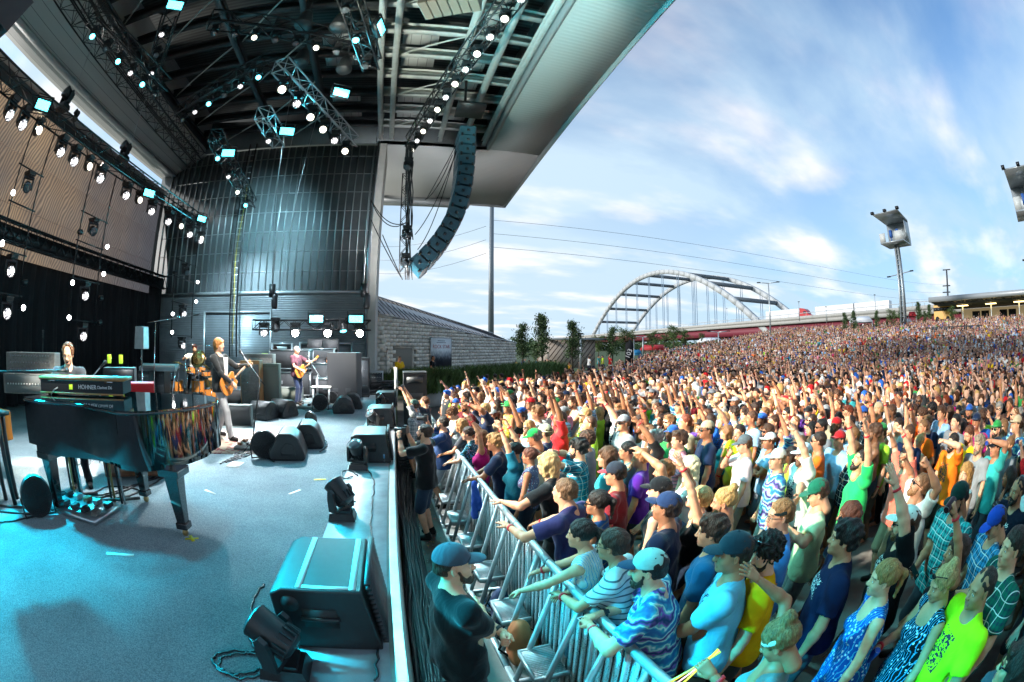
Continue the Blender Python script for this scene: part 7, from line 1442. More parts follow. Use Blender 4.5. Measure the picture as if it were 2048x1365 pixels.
def person(fig, loc, yaw, s, skin, shirt, pants, hair, label, extras=(), hi=True, meshes=None, group=None, z=None, shoes='22201e', pre=None):
    """shirt=(kind, hexcolour, material suffix or ''); hair=[(kind, hex), ...] first is the hair itself"""
    z = ZF if z is None else z; res = .0115 if hi else .02; hres = .004 if hi else .009
    ms = pre or {}
    if 'body' not in ms:
        v, f, c = fig.body(res, hres, adapt=.0 if hi else .12); ms['body'] = mesh_from('person', v, f, [MATS['skin']], True, c)
    o = link(bpy.data.objects.new('person', ms['body'])); o.color = col4(skin); o.matrix_world = M4((loc[0], loc[1], z), rotm('Z', yaw), s); tag(o, label=label, cat='person', group=group)
    if shirt:
        k = 'shirt_' + shirt[0]
        if k not in ms: v, f = fig.shirt(shirt[0], .011 if hi else .022, adapt=0 if hi else .1, wr=.0035 if hi else .005); ms[k] = mesh_from({'tee': 'shirt', 'polo': 'shirt', 'long': 'jacket', 'tank': 'tank_top', 'dress': 'dress'}[shirt[0]], v, f, [MATS['cloth']], True)
        c = child(ms[k].name.split('.')[0], ms[k], o); c.color = col4(shirt[1])
        if len(shirt) > 2 and shirt[2]: c.material_slots[0].link = 'OBJECT'; c.material_slots[0].material = MATS['cloth_' + shirt[2]]
    if pants:
        k = 'pants_' + pants[0]
        if k not in ms: v, f = fig.pants(pants[0], .014 if hi else .03); ms[k] = mesh_from('shorts' if pants[0] == 'shorts' else 'trousers', v, f, [MATS['cloth']], True)
        c = child(ms[k].name.split('.')[0], ms[k], o); c.color = col4(pants[1])
    if shoes:
        for sx in (1, -1):
            if ('shoe', sx) not in ms: v, f = fig.shoes(.012 if hi else .03, (sx,)); ms[('shoe', sx)] = mesh_from('shoe', v, f, [MATS['cloth']], True)
            c = child('shoe', ms[('shoe', sx)], o); c.color = col4(shoes)
    HM = fig.headM(); hp = None
    for h in hair:
        kd = h[0]; mm = 'hair' if kd in HK else 'shades' if kd == 'shades' else 'cloth'; K = HM
        if len(h) > 2 and h[2] == 'back': K = HM @ M4((0, 0, 0), rotm('Z', 180) @ rotm('X', 0))
        if len(h) > 2 and h[2] == 'up': K = HM @ M4((0, .010, .085), rotm('X', 18))
        nm = {'beard': 'beard', 'cap': 'cap', 'brim': 'cap_brim', 'brimflat': 'cap_brim', 'bucket': 'bucket_hat', 'shades': 'sunglasses', 'band': 'headband'}.get(kd, 'hair'); par_ = hp if nm == 'cap_brim' and hp else o
        c = child(nm, hair_mesh(kd, .0045 if hi else .011, mm), par_, None if par_ is hp else K); c.color = col4(h[1])
        if par_ is hp and len(h) > 2 and h[2] == 'back': pass
        if kd == 'cap': hp = c
    attach(o, fig, extras); META.append((o, loc)); return o
def hp(px, py, s=1.0, hz=1.62): p = atz(px, py, ZF + hz * s); return (p[0], p[1])
# ---- the band
GU = dict(rhand='grip', lhand='grip')
# guitarist: faces the audience side (+x), profile to the camera
gf = Fig(rh=(.10, .30, 1.02), lh=(-.42, .38, 1.28), re=(.6, -.5, -.4), le=(-.6, -.2, -.6), rhand='relax', lhand='grip', hpit=2, mouth='open', rfoot=(.10, .22, .08), lfoot=(-.12, -.22, .10), lean=-3, lpalm=(0, -.3, 1), rpalm=(0, -1, .2))
gl = V(-3.38, 7.42, 0); go_ = person(gf, gl, -98, 1.045, 'e6b08e', ('long', '2b2d2e', ''), ('long', '9a9c9e'), [('mop', 'a86f38')], 'singing guitarist with reddish blond hair, dark cardigan and pale grey jeans at the microphone', z=S, shoes='1c1a1a')
v, f = gf.shirt('tank', .012, wr=.002, hem=.9); 
wt = MB(); wt.prism([(-.045, 0), (.045, 0), (.06, .40), (-.06, .40)], .02, M=np.array([[1, 0, 0], [0, 0, -1], [0, 1, 0]]), c=(0, .135, 1.03)); inner = child('undershirt', wt.mesh('undershirt', MATS['cloth']), go_); inner.color = col4('e8e6e2')
def guitar(own, g0, g1, label, body, bass=False):
    M = own.matrix_world; t = empty('bass_guitar' if bass else 'electric_guitar', (0, 0, 0), label=label, cat='guitar'); y = np.array(g1, float) - np.array(g0, float); L = np.linalg.norm(y); R = look(y, (0, 1, .2)); t.matrix_world = M @ M4(g0, R, .88)   # local y along neck, z outwards
    Rz = R; out_ = spline([(0, -.26), (.13, -.24), (.20, -.12), (.17, 0), (.12, .06), (.15, .16), (.11, .22), (.05, .20), (0, .21), (-.05, .20), (-.11, .22), (-.15, .16), (-.12, .06), (-.17, 0), (-.20, -.12), (-.13, -.24), (0, -.26)], 4)[:-1]
    C(MB().prism([(p[0], p[1]) for p in out_], .045, c=(0, 0, -.02)), 'body', body, t, bevel=.008); C(MB().box((0, .20 + (L - .2) / 2, .03), (.045, L - .18, .022)), 'neck', 'wood_trim', t)
    C(MB().box((0, L + .07, .028), (.075, .17, .016), R=rotm('X', -8)), 'headstock', body, t, bevel=.006)
    for k in range(4 if bass else 6): C(MB().tube((-.014 + k * .0056, -.14, .046), (-.014 + k * .0056, L, .046), .0012, n=4), 'string', 'chrome', t)
    for y_ in (-.02, .09): C(MB().box((0, y_, .032), (.075, .035, .02)), 'pickup', 'chrome', t)
    C(MB().box((0, -.14, .035), (.085, .02, .024)), 'bridge', 'chrome', t)
    for sx in (-1, 1):
        if not bass: C(MB().path([(sx * .095, -.10, .027), (sx * .08, -.04, .0275), (sx * .10, .02, .027), (sx * .085, .07, .027)], .005, 5), 'sound_hole', 'rubber', t)
    return t
guitar(go_, (.02, .20, 1.0), (-.50, .34, 1.33), 'amber hollow-body electric guitar held by the guitarist in the cardigan', 'wood_amber')
bf = Fig(rh=(.10, .30, 1.05), lh=(-.44, .36, 1.32), re=(.6, -.5, -.4), le=(-.6, -.2, -.6), rhand='relax', lhand='grip', rfoot=(.11, .05, .08), lfoot=(-.12, -.05, .08), lpalm=(0, -.3, 1), rpalm=(0, -1, .2), hpit=-6)
bo = person(bf, V(-3.12, 12.75, 0), -118, .98, 'dca183', ('tee', '5a3a44', 'print'), ('long', '1c2740'), [('short', 'b9b3aa')], 'grey-haired bassist in a patterned maroon tee and dark jeans at his microphone', z=S); guitar(bo, (.02, .20, 1.02), (-.62, .36, 1.44), 'long-necked orange-red bass guitar held by the grey-haired bassist', 'wood_amber', True)
pf_ = Fig(lean=9, rh=(.16, .42, 1.10), lh=(-.16, .42, 1.10), rhand='relax', lhand='relax', hpit=-6, mouth='open', rpalm=(0, 0, -1), lpalm=(0, 0, -1))
pp2 = atz(133, 722, S + 1.60); po_ = person(pf_, (-4.22, 3.93), 218, .98, 'e8b494', ('tee', '3a3f44', ''), ('long', '15171a'), [('ringcurly', '6a4426')], 'smiling pianist with balding curly brown hair, glasses and dark open-collar shirt', z=S - .02)
gla = MB(); 
for x in (-1, 1): gla.path([(x * .031 + .022 * math.cos(a), .100, .016 * math.sin(a)) for a in np.linspace(0, 2 * math.pi, 13)], .0022, 5)
gla.tube((-.010, .101, .003), (.010, .101, .003), .002).tube((-.053, .098, .004), (-.080, .0, .004), .002).tube((.053, .098, .004), (.080, .0, .004), .002); GLA = gla.mesh('glasses', MATS['black_plastic']); child('glasses', GLA, po_, pf_.headM())
df = Fig(rh=(.30, .38, 1.12), lh=(-.30, .38, 1.15), rhand='grip', lhand='grip', rfoot=(.25, .42, .08), lfoot=(-.25, .42, .08), pz=.72, hpit=-8); q = aty(388, 712, 12.9); person(df, (q[0], 12.95), 200, 1.0, 'dca080', ('tee', 'c9c4ba', ''), ('long', '222426'), [('messy', '5e2f18'), ('beard', '4a2414')], 'bearded red-haired drummer in a pale shirt half hidden behind his cymbals', z=S + .22)
wf = Fig('f', rh=(.12, .32, 1.28), lh=(-.05, .30, 1.2), hyaw=30); q = aty(551, 735, 16.9); person(wf, (q[0], 16.9), -60, .98, 'd99c7c', ('tank', '17181a', ''), ('long', '1d2b44'), [('tail', '3a2016')], 'woman in black tank top and jeans by the dark doorway at the back', z=S)
cf_ = Fig(rh=(.2, .3, .95), lh=(-.2, .3, .95), lean=25, pz=.7, rfoot=(.2, .3, .08), lfoot=(-.2, .2, .08)); q = aty(668, 752, 15.0); person(cf_, (q[0], 15.0), 60, .95, 'd49873', ('tee', '17181a', ''), ('long', '1a1c20'), [('short', '2a1a12')], 'crouching stagehand in black behind the bass cabinets', z=S)
# ---- the pit
sf = Fig(fat=.35, rh=(-.12, .21, 1.20), lh=(.14, .23, 1.14), re=(.9, .0, -.6), le=(-.9, .0, -.6), rhand='fist', lhand='fist', hyaw=-22, hpit=4, rdir=(-.7, -.5, .1), ldir=(.8, -.5, .0))
person(sf, hp(905, 1135, 1.03), -74, 1.03, 'e0a884', ('polo', '101114', ''), ('long', '17181c'), [('buzz', '3a2417'), ('cap', '44505c'), ('brim', '3e4a56'), ('beard', '4a2e1c')], 'security man in the pit with black polo, slate cap and folded arms', extras=(('watch', -1),))
c1 = Fig(rh=(.10, .30, 1.60), lh=(-.13, .34, 1.58), re=(.5, .1, -.8), le=(-.5, .1, -.8), rhand='grip', lhand='grip', hpit=12, rpalm=(-1, 0, 0), lpalm=(1, 0, 0)); o = person(c1, hp(850, 868, 1.02), 68, 1.02, 'deA585'.lower(), ('tee', '141517', ''), ('shorts', '2a3648'), [('short', '3a2216'), ('beard', '3a2216')], 'bearded cameraman in black tee and denim shorts filming the stage from the pit', extras=(('band', 1, 'band_green') if 0 else ('watch', -1),)); held(c1, o, 1, 'camera', 'black_plastic', 'black camera held up at the eye of the bearded cameraman')
c2 = Fig(fat=.9, rh=(.08, .30, 1.60), lh=(-.2, .32, 1.45), re=(.6, .1, -.8), le=(-.5, 0, -.8), rhand='grip', lhand='grip', hpit=8, pz=.88, rfoot=(.2, .35, .45), rknee=(.6, 1, 0), rpalm=(-1, 0, 0)); o = person(c2, hp(886, 850, .95), 75, 1.0, 'd9a07e', ('tee', '1d3a66', ''), ('shorts', '8f9aa6'), [('short', '1c1410'), ('beard', '15100d')], 'heavy dark-bearded photographer in navy tee with one foot up on the barrier'); held(c2, o, 1, 'camera', 'black_plastic', 'black camera in the hands of the photographer in navy tee')
c3 = Fig(rh=(.10, .22, 1.98), lh=(-.12, .22, 1.96), rhand='grip', lhand='grip', hpit=20, rpalm=(0, 1, 0), lpalm=(0, 1, 0)); o = person(c3, hp(828, 812, 1.0), 75, 1.0, 'd9a07e', ('tee', '9aa0a4', 'plaid'), ('shorts', '2c3a52'), [('short', '2a1a12'), ('cap', '4d6a62'), ('brim', '4d6a62')], 'photographer in a checked shirt and green cap holding his camera overhead'); held(c3, o, 1, 'camera', 'black_plastic', 'black camera held overhead by the photographer in the checked shirt')
c4 = Fig(rh=(.1, .28, 1.6), lh=(-.1, .28, 1.6), rhand='grip', lhand='grip'); o = person(c4, hp(850, 805, 1.0), 70, 1.0, 'd9a07e', ('tee', '22303e', ''), ('long', '202a38'), [('short', '5a3a24')], 'photographer in dark tee standing by the subwoofer stack'); held(c4, o, 1, 'camera', 'black_plastic', 'black camera of the photographer by the subwoofer stack')
g1 = Fig(rh=(.15, .2, 1.0), lh=(-.15, .2, 1.0)); q = on_wall(866, 745, 1.3); person(g1, (q[0], q[1]), -120, 1.0, 'b87a56', ('polo', '101114', ''), ('long', '15161a'), [('buzz', '1c1410')], 'guard in black standing at the terrace railing before the banner', z=1.0, hi=False); q = on_wall(799, 735, 1.0); person(Fig(), (q[0], q[1]), -140, 1.0, 'c98a66', ('polo', 'e8b41a', ''), ('shorts', '2a2c30'), [('short', '5a4a3a')], 'guard in yellow shirt standing in the doorway of the block building', z=1.0, hi=False)
# ---- named front rows. yaw 90 faces straight at the stage
YW = lambda x, y: math.degrees(math.atan2(x + 3.5, -(y - 8.0) * -1)) if 0 else math.degrees(math.atan2(-(-3.5 - x), (8.0 - y)))
RAIL = dict(lean=14, rh=(.16, .46, 1.10), lh=(-.16, .46, 1.12), rhand='relax', lhand='relax', re=(.7, -.3, -.3), le=(-.7, -.3, -.3), rpalm=(0, 0, -1), lpalm=(0, 0, -1))
def F(sex='m', **k): return Fig(sex, **k)
UP = lambda a, b, ha='open', hb='open', **k: dict(rh=a, lh=b, rhand=ha, lhand=hb, **k)
fr = [
 # px, py(head), s, sex, pose, shirt, pants, hair list, label, extras, held
 (1132, 985, 1.02, 'm', {**RAIL, 'rh': (.22, .55, 1.15), 'lh': (-.28, .52, 1.30), 'lhand': 'open', 'hpit': 6, 'mouth': 'smile'}, ('tee', '2e2f5e', ''), ('shorts', '4a4e5a'), [('short', '6a4a30')], 'smiling man in purple-blue tee with short brown hair leaning over the rail', [('band', -1), ('band', 1)], None),
 (1098, 930, 1.03, 'm', {**RAIL, 'lh': (-.30, .50, 1.25), 'lhand': 'open'}, ('tee', '14181c', ''), ('shorts', '3a3a3a'), [('bob', 'b89562')], 'long-haired blond man in black tee behind the rail clapping', [('band', 1)], None),
 (1060, 915, .93, 'f', {}, ('tank', '6a5a78', 'floral'), ('shorts', '2a3040'), [('tail', '5a3020')], 'woman in a patterned tank top beside the long-haired blond man', [], None),
 (1030, 905, .95, 'f', UP((.22, .15, 1.95), (-.10, .18, 1.98), 'relax', 'relax', mouth='smile', hyaw=10), ('tee', '1f6f86', 'lightprint'), ('shorts', '1d2a4a'), [('tail', '241612')], 'laughing woman in teal tee with both arms arched overhead near the rail', [('band', -1), ('band', 1)], None),
 (990, 885, 1.0, 'm', {**RAIL}, ('tee', '1e2c48', ''), ('shorts', '3a3f48'), [('messy', '9a7548')], 'man with tousled fair hair and navy tee leaning on the rail', [], None),
 (963, 878, .94, 'f', UP((.12, .2, 1.92), (-.15, .15, 1.95), 'fist', 'fist'), ('tank', 'a8106a', ''), ('shorts', '28405e'), [('long', '7a4a28'), ('shades', '101418', 'up')], 'woman in magenta tank top with long auburn hair and raised fists', [('band', -1), ('band', 1)], None),
 (922, 852, .96, 'f', {**RAIL, 'mouth': 'smile'}, ('tee', '3c4048', ''), ('shorts', '222830'), [('bob', '9a6f40')], 'smiling woman in charcoal tee with fair hair leaning on the rail', [('band', 1)], None),
 (935, 868, .93, 'f', {**RAIL}, ('tee', '16383a', 'floral'), ('shorts', '222830'), [('tail', '2a1a12')], 'woman in dark speckled teal top leaning far over the rail', [('watch', 1)], None),
 (905, 828, .97, 'm', {**RAIL, 'hpit': -25}, ('tee', 'c8d4d8', ''), ('shorts', '222830'), [('curly', '5a3a22')], 'curly-haired person in white tee bent over the rail', [], None),
 (1163, 1070, .96, 'f', {**RAIL, 'rh': (.10, .56, 1.12), 'lh': (-.22, .56, 1.08), 'hyaw': 6}, ('tank', 'c8ccc8', 'floral'), ('shorts', '1c2a3a'), [('tail', '120d0b')], 'dark-haired woman in white patterned sleeveless top, arms stretched over the rail', [('band', 1)], None),
 (1228, 1092, .99, 'f', {**RAIL, 'fat': .8, 'rh': (.02, .45, 1.14), 'lh': (-.06, .47, 1.16)}, ('tee', 'c2d2d2', 'stripe'), ('shorts', '25323c'), [('short', '3e2416')], 'woman with short brown hair, glasses and striped tee, hands folded on the rail', [('band', -1)], 'glasses'),
 (1300, 1140, 1.0, 'm', {**RAIL, 'fat': 1, 'rh': (.02, .42, 1.20), 'lh': (-.12, .42, 1.20), 'rhand': 'grip', 'lhand': 'grip', 'hyaw': 12}, ('tee', 'a0c8c8', 'tiedye'), ('shorts', '3a3e46'), [('short', '20150f'), ('cap', '9cc4bc'), ('brim', '26324a', 'back'), ('beard', '3a2619')], 'stout man in tie-dye tee and backward mesh cap holding a phone at the rail', [('watch', 1), ('band', -1)], (1, 'phone', 'phone_white', 'white phone in the hands of the man in tie-dye')),
 (1335, 1020, 1.02, 'm', dict(hpit=8), ('tee', '121f3a', ''), ('shorts', '50545c'), [('short', '2a1a12'), ('cap', '1f3358'), ('brim', '1f3358')], 'man in navy cap and navy tee with a green lanyard, chin raised', [], None),
 (1425, 1068, 1.0, 'm', dict(hyaw=8, mouth='smile', rh=(.25, .2, .95)), ('tee', '17557a', ''), ('shorts', '6a5f50'), [('messy', '3a2417')], 'man with floppy brown hair in a plain teal-blue tee', [('band', -1)], None),
 (1468, 1112, 1.05, 'm', dict(fat=.3, hyaw=22, rh=(.16, .28, .98), lh=(-.05, .3, 1.0)), ('tee', '6fb4cc', 'print'), ('shorts', '5c564a'), [('short', '2a1c14'), ('cap', '1f3440'), ('brim', '1f3440')], 'tall man in dark teal cap and light blue tee with scattered dark print', [], None),
 (1532, 1112, 1.0, 'm', dict(hyaw=38, fat=.4, mouth='smile'), ('tee', 'e8a80a', 'print'), ('shorts', '3a3a30'), [('curly', '16100c'), ('beard', '1c120c'), ('shades', '101418', 'up')], 'curly-haired bearded man in bright yellow tee, sunglasses pushed up', [], None),
 (1562, 1035, 1.02, 'm', dict(hyaw=10), ('tee', '3f86cc', ''), ('shorts', '3c4048'), [('short', '8a6038'), ('band', '1c2a2a')], 'man in sky blue tee with glasses and a dark headband', [], 'glasses'),
 (1637, 990, 1.0, 'm', dict(rh=(.14, .18, 1.55), lh=(-.30, .30, 1.45), rhand='relax', lhand='relax', hpit=-22), ('tee', 'b4cc9c', ''), ('shorts', '6c6a64'), [('short', '3a2417'), ('cap', '0f5a44'), ('brimflat', '0f5a44')], 'man in pale green tee and green flat-brim cap, hand at his ear', [], None),
 (1690, 1082, 1.03, 'm', dict(hpit=6, fat=.3), ('tee', '121a38', 'lightprint'), ('shorts', '3a3e46'), [('messy', '15100e')], 'dark-haired man in navy tee with a pale chest print', [], None),
 (1768, 1162, .97, 'f', dict(mouth='smile', fat=.3), ('dress', '1a4ea0', 'floral'), None, [('tail', '94683a')], 'smiling blond woman in a blue and white patterned halter dress', [], None),
 (1562, 1288, .97, 'f', UP((.30, .22, 1.80), (-.34, .26, 1.66), 'open', 'grip', hpit=-30, hyaw=-10, rpalm=(0, 1, .2)), ('tank', '5a7478', ''), ('shorts', '2a3038'), [('bun', '7a5632'), ('band', 'c8c8bc')], 'woman with hair bun and grey tank raising both hands with glow sticks', [('band', -1)], (-1, 'stick', 'glow_yellow', 'bundle of yellow and pink glow sticks in the raised hand of the woman with bun')),
 (1885, 1172, .95, 'f', dict(hpit=-14, rh=(.04, .32, 1.15), rhand='grip'), ('dress', '15161c', 'floral'), None, [('bun', 'b08a5a'), ('shades', '101418', 'up')], 'blond woman in dark floral dress looking down at the blue can she holds', [('band', 1)], (1, 'can', 'can_blue', 'blue drink can held by the woman in dark floral dress')),
 (1962, 1182, 1.0, 'm', dict(fat=.6, hpit=-4, mouth='shut'), ('tee', 'b8d818', 'print'), ('shorts', '2c3036'), [('buzz', '2a1c14')], 'man with shaved head and goatee in a bright yellow-green printed tee', [], None),
 (1812, 1052, 1.03, 'm', UP((.20, .02, .95), (-.12, .25, 2.05), 'relax', 'open', fat=.5, hyaw=-20, mouth='smile'), ('tee', '0e1013', 'lightprint'), ('shorts', '3a3226'), [('short', '4a2e1c'), ('cap', 'd8d8d0'), ('brim', 'd8d8d0'), ('shades', '101c50'), ('beard', '6a4428')], 'man in white cap and blue mirror sunglasses, black tee, one arm straight up', [('band', -1)], None),
 (2025, 1100, 1.05, 'm', dict(fat=.4, rh=(.05, .3, 1.15), rhand='grip'), ('tee', '0f5c4a', 'plaid'), ('shorts', '1f4a50'), [('short', '2a1a12')], 'big man in a dark green plaid shirt at the right edge holding a can', [('watch', 1)], (1, 'can', 'can_mix', 'silver-blue can held by the man in green plaid')),
 (1722, 925, 1.02, 'm', UP((.26, .12, 2.02), (-.26, .12, 2.05), 'open', 'open', hpit=24, mouth='open', fat=.2), ('tee', '22c060', ''), ('shorts', '8a7450'), [('short', '2a1a12'), ('beard', '2a1a12')], 'bearded man in bright green tee shouting with both arms high', [('band', 1), ('band', -1)], None),
 (1840, 975, 1.0, 'm', UP((.34, .05, 1.80), (-.30, .15, 1.90), 'fist', 'fist', hpit=26, hyaw=-15, mouth='smile'), ('tee', 'd4cfc4', 'print'), ('shorts', '9a8458'), [('short', '6a4428'), ('beard', '8a5a34'), ('shades', '101418')], 'man in white printed tee and sunglasses with both elbows raised', [], None),
 (1812, 918, 1.0, 'm', UP((.30, .1, 1.85), (-.1, .2, 1.95), 'fist', 'fist'), ('tee', 'f0705a', ''), ('shorts', '8a7a60'), [('short', '2a1a12')], 'young man with glasses in coral tee, fists in the air', [('band', -1)], 'glasses'),
 (1918, 1000, 1.03, 'm', dict(fat=.5, hpit=-20, rh=(.0, .32, 1.1)), ('tee', '2a9a98', 'plaid'), ('shorts', '3a3e46'), [('short', '1c120c'), ('cap', '0c2a26'), ('brim', '0c2a26'), ('beard', '1c120c')], 'bearded man in black-green cap and teal check shirt looking down at his phone', [], (1, 'phone', 'phone_black', 'black phone of the man in teal check shirt')),
 (1992, 1050, .99, 'm', dict(hpit=-28, rh=(.0, .3, 1.1), lh=(-.05, .3, 1.1)), ('tee', '2f7fa8', 'plaid'), ('shorts', '3a3e46'), [('short', '2a1a12'), ('cap', '1840a0'), ('brim', '1840a0')], 'man with bright blue cap and blue plaid shirt, head bowed', [], None),
 (1912, 1108, .95, 'f', UP((.25, .1, .95), (-.08, .2, 2.0), 'relax', 'grip', mouth='open', hpit=8), ('tank', '1c1e22', ''), ('shorts', '2a2e34'), [('long', '3a2015'), ('shades', '101418', 'up')], 'laughing brunette in black tank lifting a can high above her head', [('band', -1)], (-1, 'can', 'can_dark', 'dark red drink can lifted high by the laughing brunette')),
 (1906, 888, 1.0, 'm', dict(lh=(-.1, .3, 1.7), lhand='fist', mouth='smile'), ('tee', 'f0761a', 'print'), ('shorts', '3a3226'), [('short', '241812'), ('beard', '241812')], 'bearded man in orange tee with one fist raised beside the yellow tee', [], None),
 (1938, 872, 1.02, 'm', dict(hpit=-16), ('tee', 'f2bc14', ''), ('shorts', '3a3226'), [('short', '5a3018'), ('beard', '6a3018')], 'red-bearded man in bright yellow tee behind the orange tee', [], None),
 (1958, 892, 1.0, 'm', dict(), ('tee', '8a8c8e', 'print'), ('shorts', '3a3e46'), [('messy', '8a7a66'), ('beard', '7a6a58')], 'scruffy bearded man in grey college tee right of the yellow tee', [], None),
 (1992, 898, 1.0, 'm', UP((.2, .1, .95), (-.1, .2, 1.75), 'relax', 'grip'), ('tee', '38b0a8', ''), ('shorts', '3a3e46'), [('short', '241812'), ('cap', '16202c'), ('brim', '16202c')], 'man in aqua tee and navy cap holding up a blue can', [], (-1, 'can', 'can_blue', 'blue can held up by the man in aqua tee')),
 (1932, 950, .95, 'f', dict(mouth='smile', hyaw=20), ('tank', 'e0dcd4', ''), ('shorts', '3a4a60'), [('long', 'a8743c')], 'smiling woman with straight ginger hair and white tank top', [], None),
 (1698, 1035, .95, 'f', dict(hyaw=-6), ('tank', '1f2a40', ''), ('shorts', '3a4a60'), [('long', '5c2c18')], 'young woman with long auburn hair and dark top before the green tee', [], None),
 (1232, 952, 1.0, 'm', dict(fat=.3, hpit=-4), ('tee', '7a2028', ''), ('shorts', '3a3e46'), [('short', '1c120c'), ('cap', '2a303c'), ('brim', 'b03a44')], 'man in maroon tee and dark cap with a red brim', [], None),
 (1196, 1010, .96, 'f', dict(fat=.2), ('tank', '1c4a80', 'stripe'), ('shorts', '2a3a50'), [('tail', '1c120c'), ('shades', '50c020')], 'dark-haired woman with lime green sunglasses and striped blue tank', [], None),
 (1608, 912, 1.02, 'm', UP((.2, .1, .95), (-.12, .26, 2.0), 'relax', 'vee', fat=.4), ('tee', 'e4e2d8', 'print'), ('shorts', '3a3e46'), [('short', '8a8680'), ('cap', 'b8c8d4'), ('brim', 'b8c8d4', 'back'), ('beard', '6a4a34')], 'bearded man in white tee and pale cap making a peace sign high up', [], 'glasses'),
 (1490, 892, 1.0, 'm', dict(rh=(.05, .2, 1.5), hpit=-10), ('tee', 'e8d0d0', ''), ('shorts', '8a8478'), [('short', '5a3a24'), ('cap', '585e62'), ('brim', '585e62')], 'young man in pale pink-white tee and grey cap, hand at his chin', [('band', 1)], None),
 (1556, 922, 1.0, 'm', dict(hyaw=15, hpit=4, mouth='smile'), ('tee', '58c4c8', 'tiedye'), ('shorts', '8a8478'), [('short', '7a5535'), ('cap', 'c8c4b8'), ('brim', 'c8c4b8', 'back')], 'young man in aqua tie-dye tee with a backward beige cap', [], None),
 (1450, 1008, 1.0, 'm', dict(hpit=-4), None, ('shorts', '4a6a8a'), [('bun', 'a8804a'), ('beard', '7a5535')], 'shirtless man with blond hair tied in a bun', [], None),
 (1400, 1000, .97, 'f', UP((.1, .2, .98), (-.12, .2, 1.98), 'relax', 'open', mouth='open', hpit=22), ('tank', '141518', ''), ('shorts', '2a3a50'), [('short', 'b89562')], 'shouting fair-haired woman in black tank with one arm thrown up', [('band', -1)], None),
 (1380, 935, .95, 'f', UP((.1, .2, .98), (-.1, .25, 1.7), 'relax', 'open'), ('tank', 'd8d8d0', ''), ('shorts', '6a90b8'), [('long', 'd8c9a0')], 'platinum blond woman in white tank holding one hand up', [('band', -1)], None),
 (1330, 945, 1.0, 'm', UP((.1, .2, .98), (-.1, .25, 1.85), 'relax', 'relax'), ('tank', '2a2c30', ''), ('shorts', '3a3e46'), [('short', '8a5530'), ('beard', '8a5530')], 'ginger bearded man in dark tank raising his forearm', [], None),
 (1282, 920, .97, 'm', dict(rh=(.08, .12, 1.52)), ('tee', '4c1c86', ''), ('shorts', '3a3e46'), [('short', '9a6238')], 'man in purple tee with his fist against his cheek', [('band', 1, 'wood_amber')], None),
 (1320, 985, 1.0, 'm', dict(), ('tank', '141518', ''), ('shorts', '3a3e46'), [('short', '14100e'), ('cap', '14161a'), ('brim', '14161a')], 'man in black cap with coloured stripe and black tank behind the navy cap', [], (-1, 'can', 'can_green', 'green drink can held low beside the maroon tee')),
 (1158, 900, 1.02, 'm', UP((.12, .3, 1.55), (-.12, .3, 1.58), 'fist', 'fist', mouth='smile'), ('tee', '1f7f95', 'plaid'), ('shorts', '4a4e58'), [('messy', '16100c'), ('beard', '2a1a12')], 'dark-haired man in a teal print shirt with both fists up at his face', [('band', 1)], None),
 (1215, 918, 1.0, 'm', dict(mouth='smile'), ('tee', '2a8a90', ''), ('shorts', '3a3e46'), [('bob', '5a3a22')], 'brown-haired man in plain teal tee looking up to the stage', [], None),
 (1255, 905, .98, 'm', dict(mouth='smile'), ('tee', '6c8c8c', ''), ('shorts', '3a3e46'), [('tail', '15100d')], 'smiling man with black hair tied back and grey-green tee', [], None),
 (1090, 868, 1.0, 'm', dict(), ('tee', '22335c', ''), ('shorts', '3a3e46'), [('short', '4a3a2a'), ('bucket', 'b4b496')], 'man in navy tee and pale green bucket hat', [], None),
 (1070, 878, 1.0, 'm', dict(hpit=-15), ('tee', 'b8b4a4', 'print'), ('shorts', '3a3e46'), [('short', '6a6058'), ('cap', '1a9a48'), ('brim', '1a9a48')], 'man in beige tee with a shiny green cap, face turned down', [], None),
 (2030, 1335, 1.0, 'f', dict(hyaw=-30, mouth='smile'), ('tank', '3a4048', ''), ('shorts', '2a2e34'), [('bob', '2a1a12'), ('shades', 'e0e0e0')], 'person with white-framed sunglasses cut off by the bottom right corner', [], None),
 (2035, 985, 1.0, 'm', dict(mouth='open'), ('tee', '0f1524', 'lightprint'), ('shorts', '2a2e34'), [('buzz', '241812'), ('beard', '1c120c')], 'bearded man in black tee with yellow emblem at the right edge', [], None),
]
GLO = {}
for i, (px, py, s_, sx, pose, sh, pa2, hr_, lab, ex, hd) in enumerate(fr):
    fg = Fig(sx, **pose); x, y = hp(px, py, s_); lean = pose.get('lean', 0)
    yw = YW(x, y) + (i * 37 % 17 - 8); sk = SK[(i * 5) % 8]; bx_, by_ = x, y
    rx = 1.20 - .035 * y + .20
    if lean or x < rx:      # feet stay on the crowd side of the rail, the body leans over it
        off_ = max(rx - x, .14); lean_ = min(math.degrees(math.asin(min(off_ / .70, .72))), 44); pose = {**pose, 'lean': lean_}
        if 'rh' not in pose: pose.update(rh=(.18, .46, 1.12), lh=(-.18, .46, 1.12))
        pose['hpit'] = pose.get('hpit', 0) + lean_ * .8; fg = Fig(sx, **pose); bx_ = x + off_ * abs(math.sin(math.radians(yw))); by_ = y - off_ * math.cos(math.radians(yw)) * .9
    o = person(fg, (bx_, by_), yw, s_, sk, sh, pa2, hr_, lab, extras=ex)
    if hd == 'glasses': child('glasses', GLA, o, fg.headM())
    elif hd: held(fg, o, *hd)
taken = [(m[1][0], m[1][1]) for m in META]
NAMED = len(META)
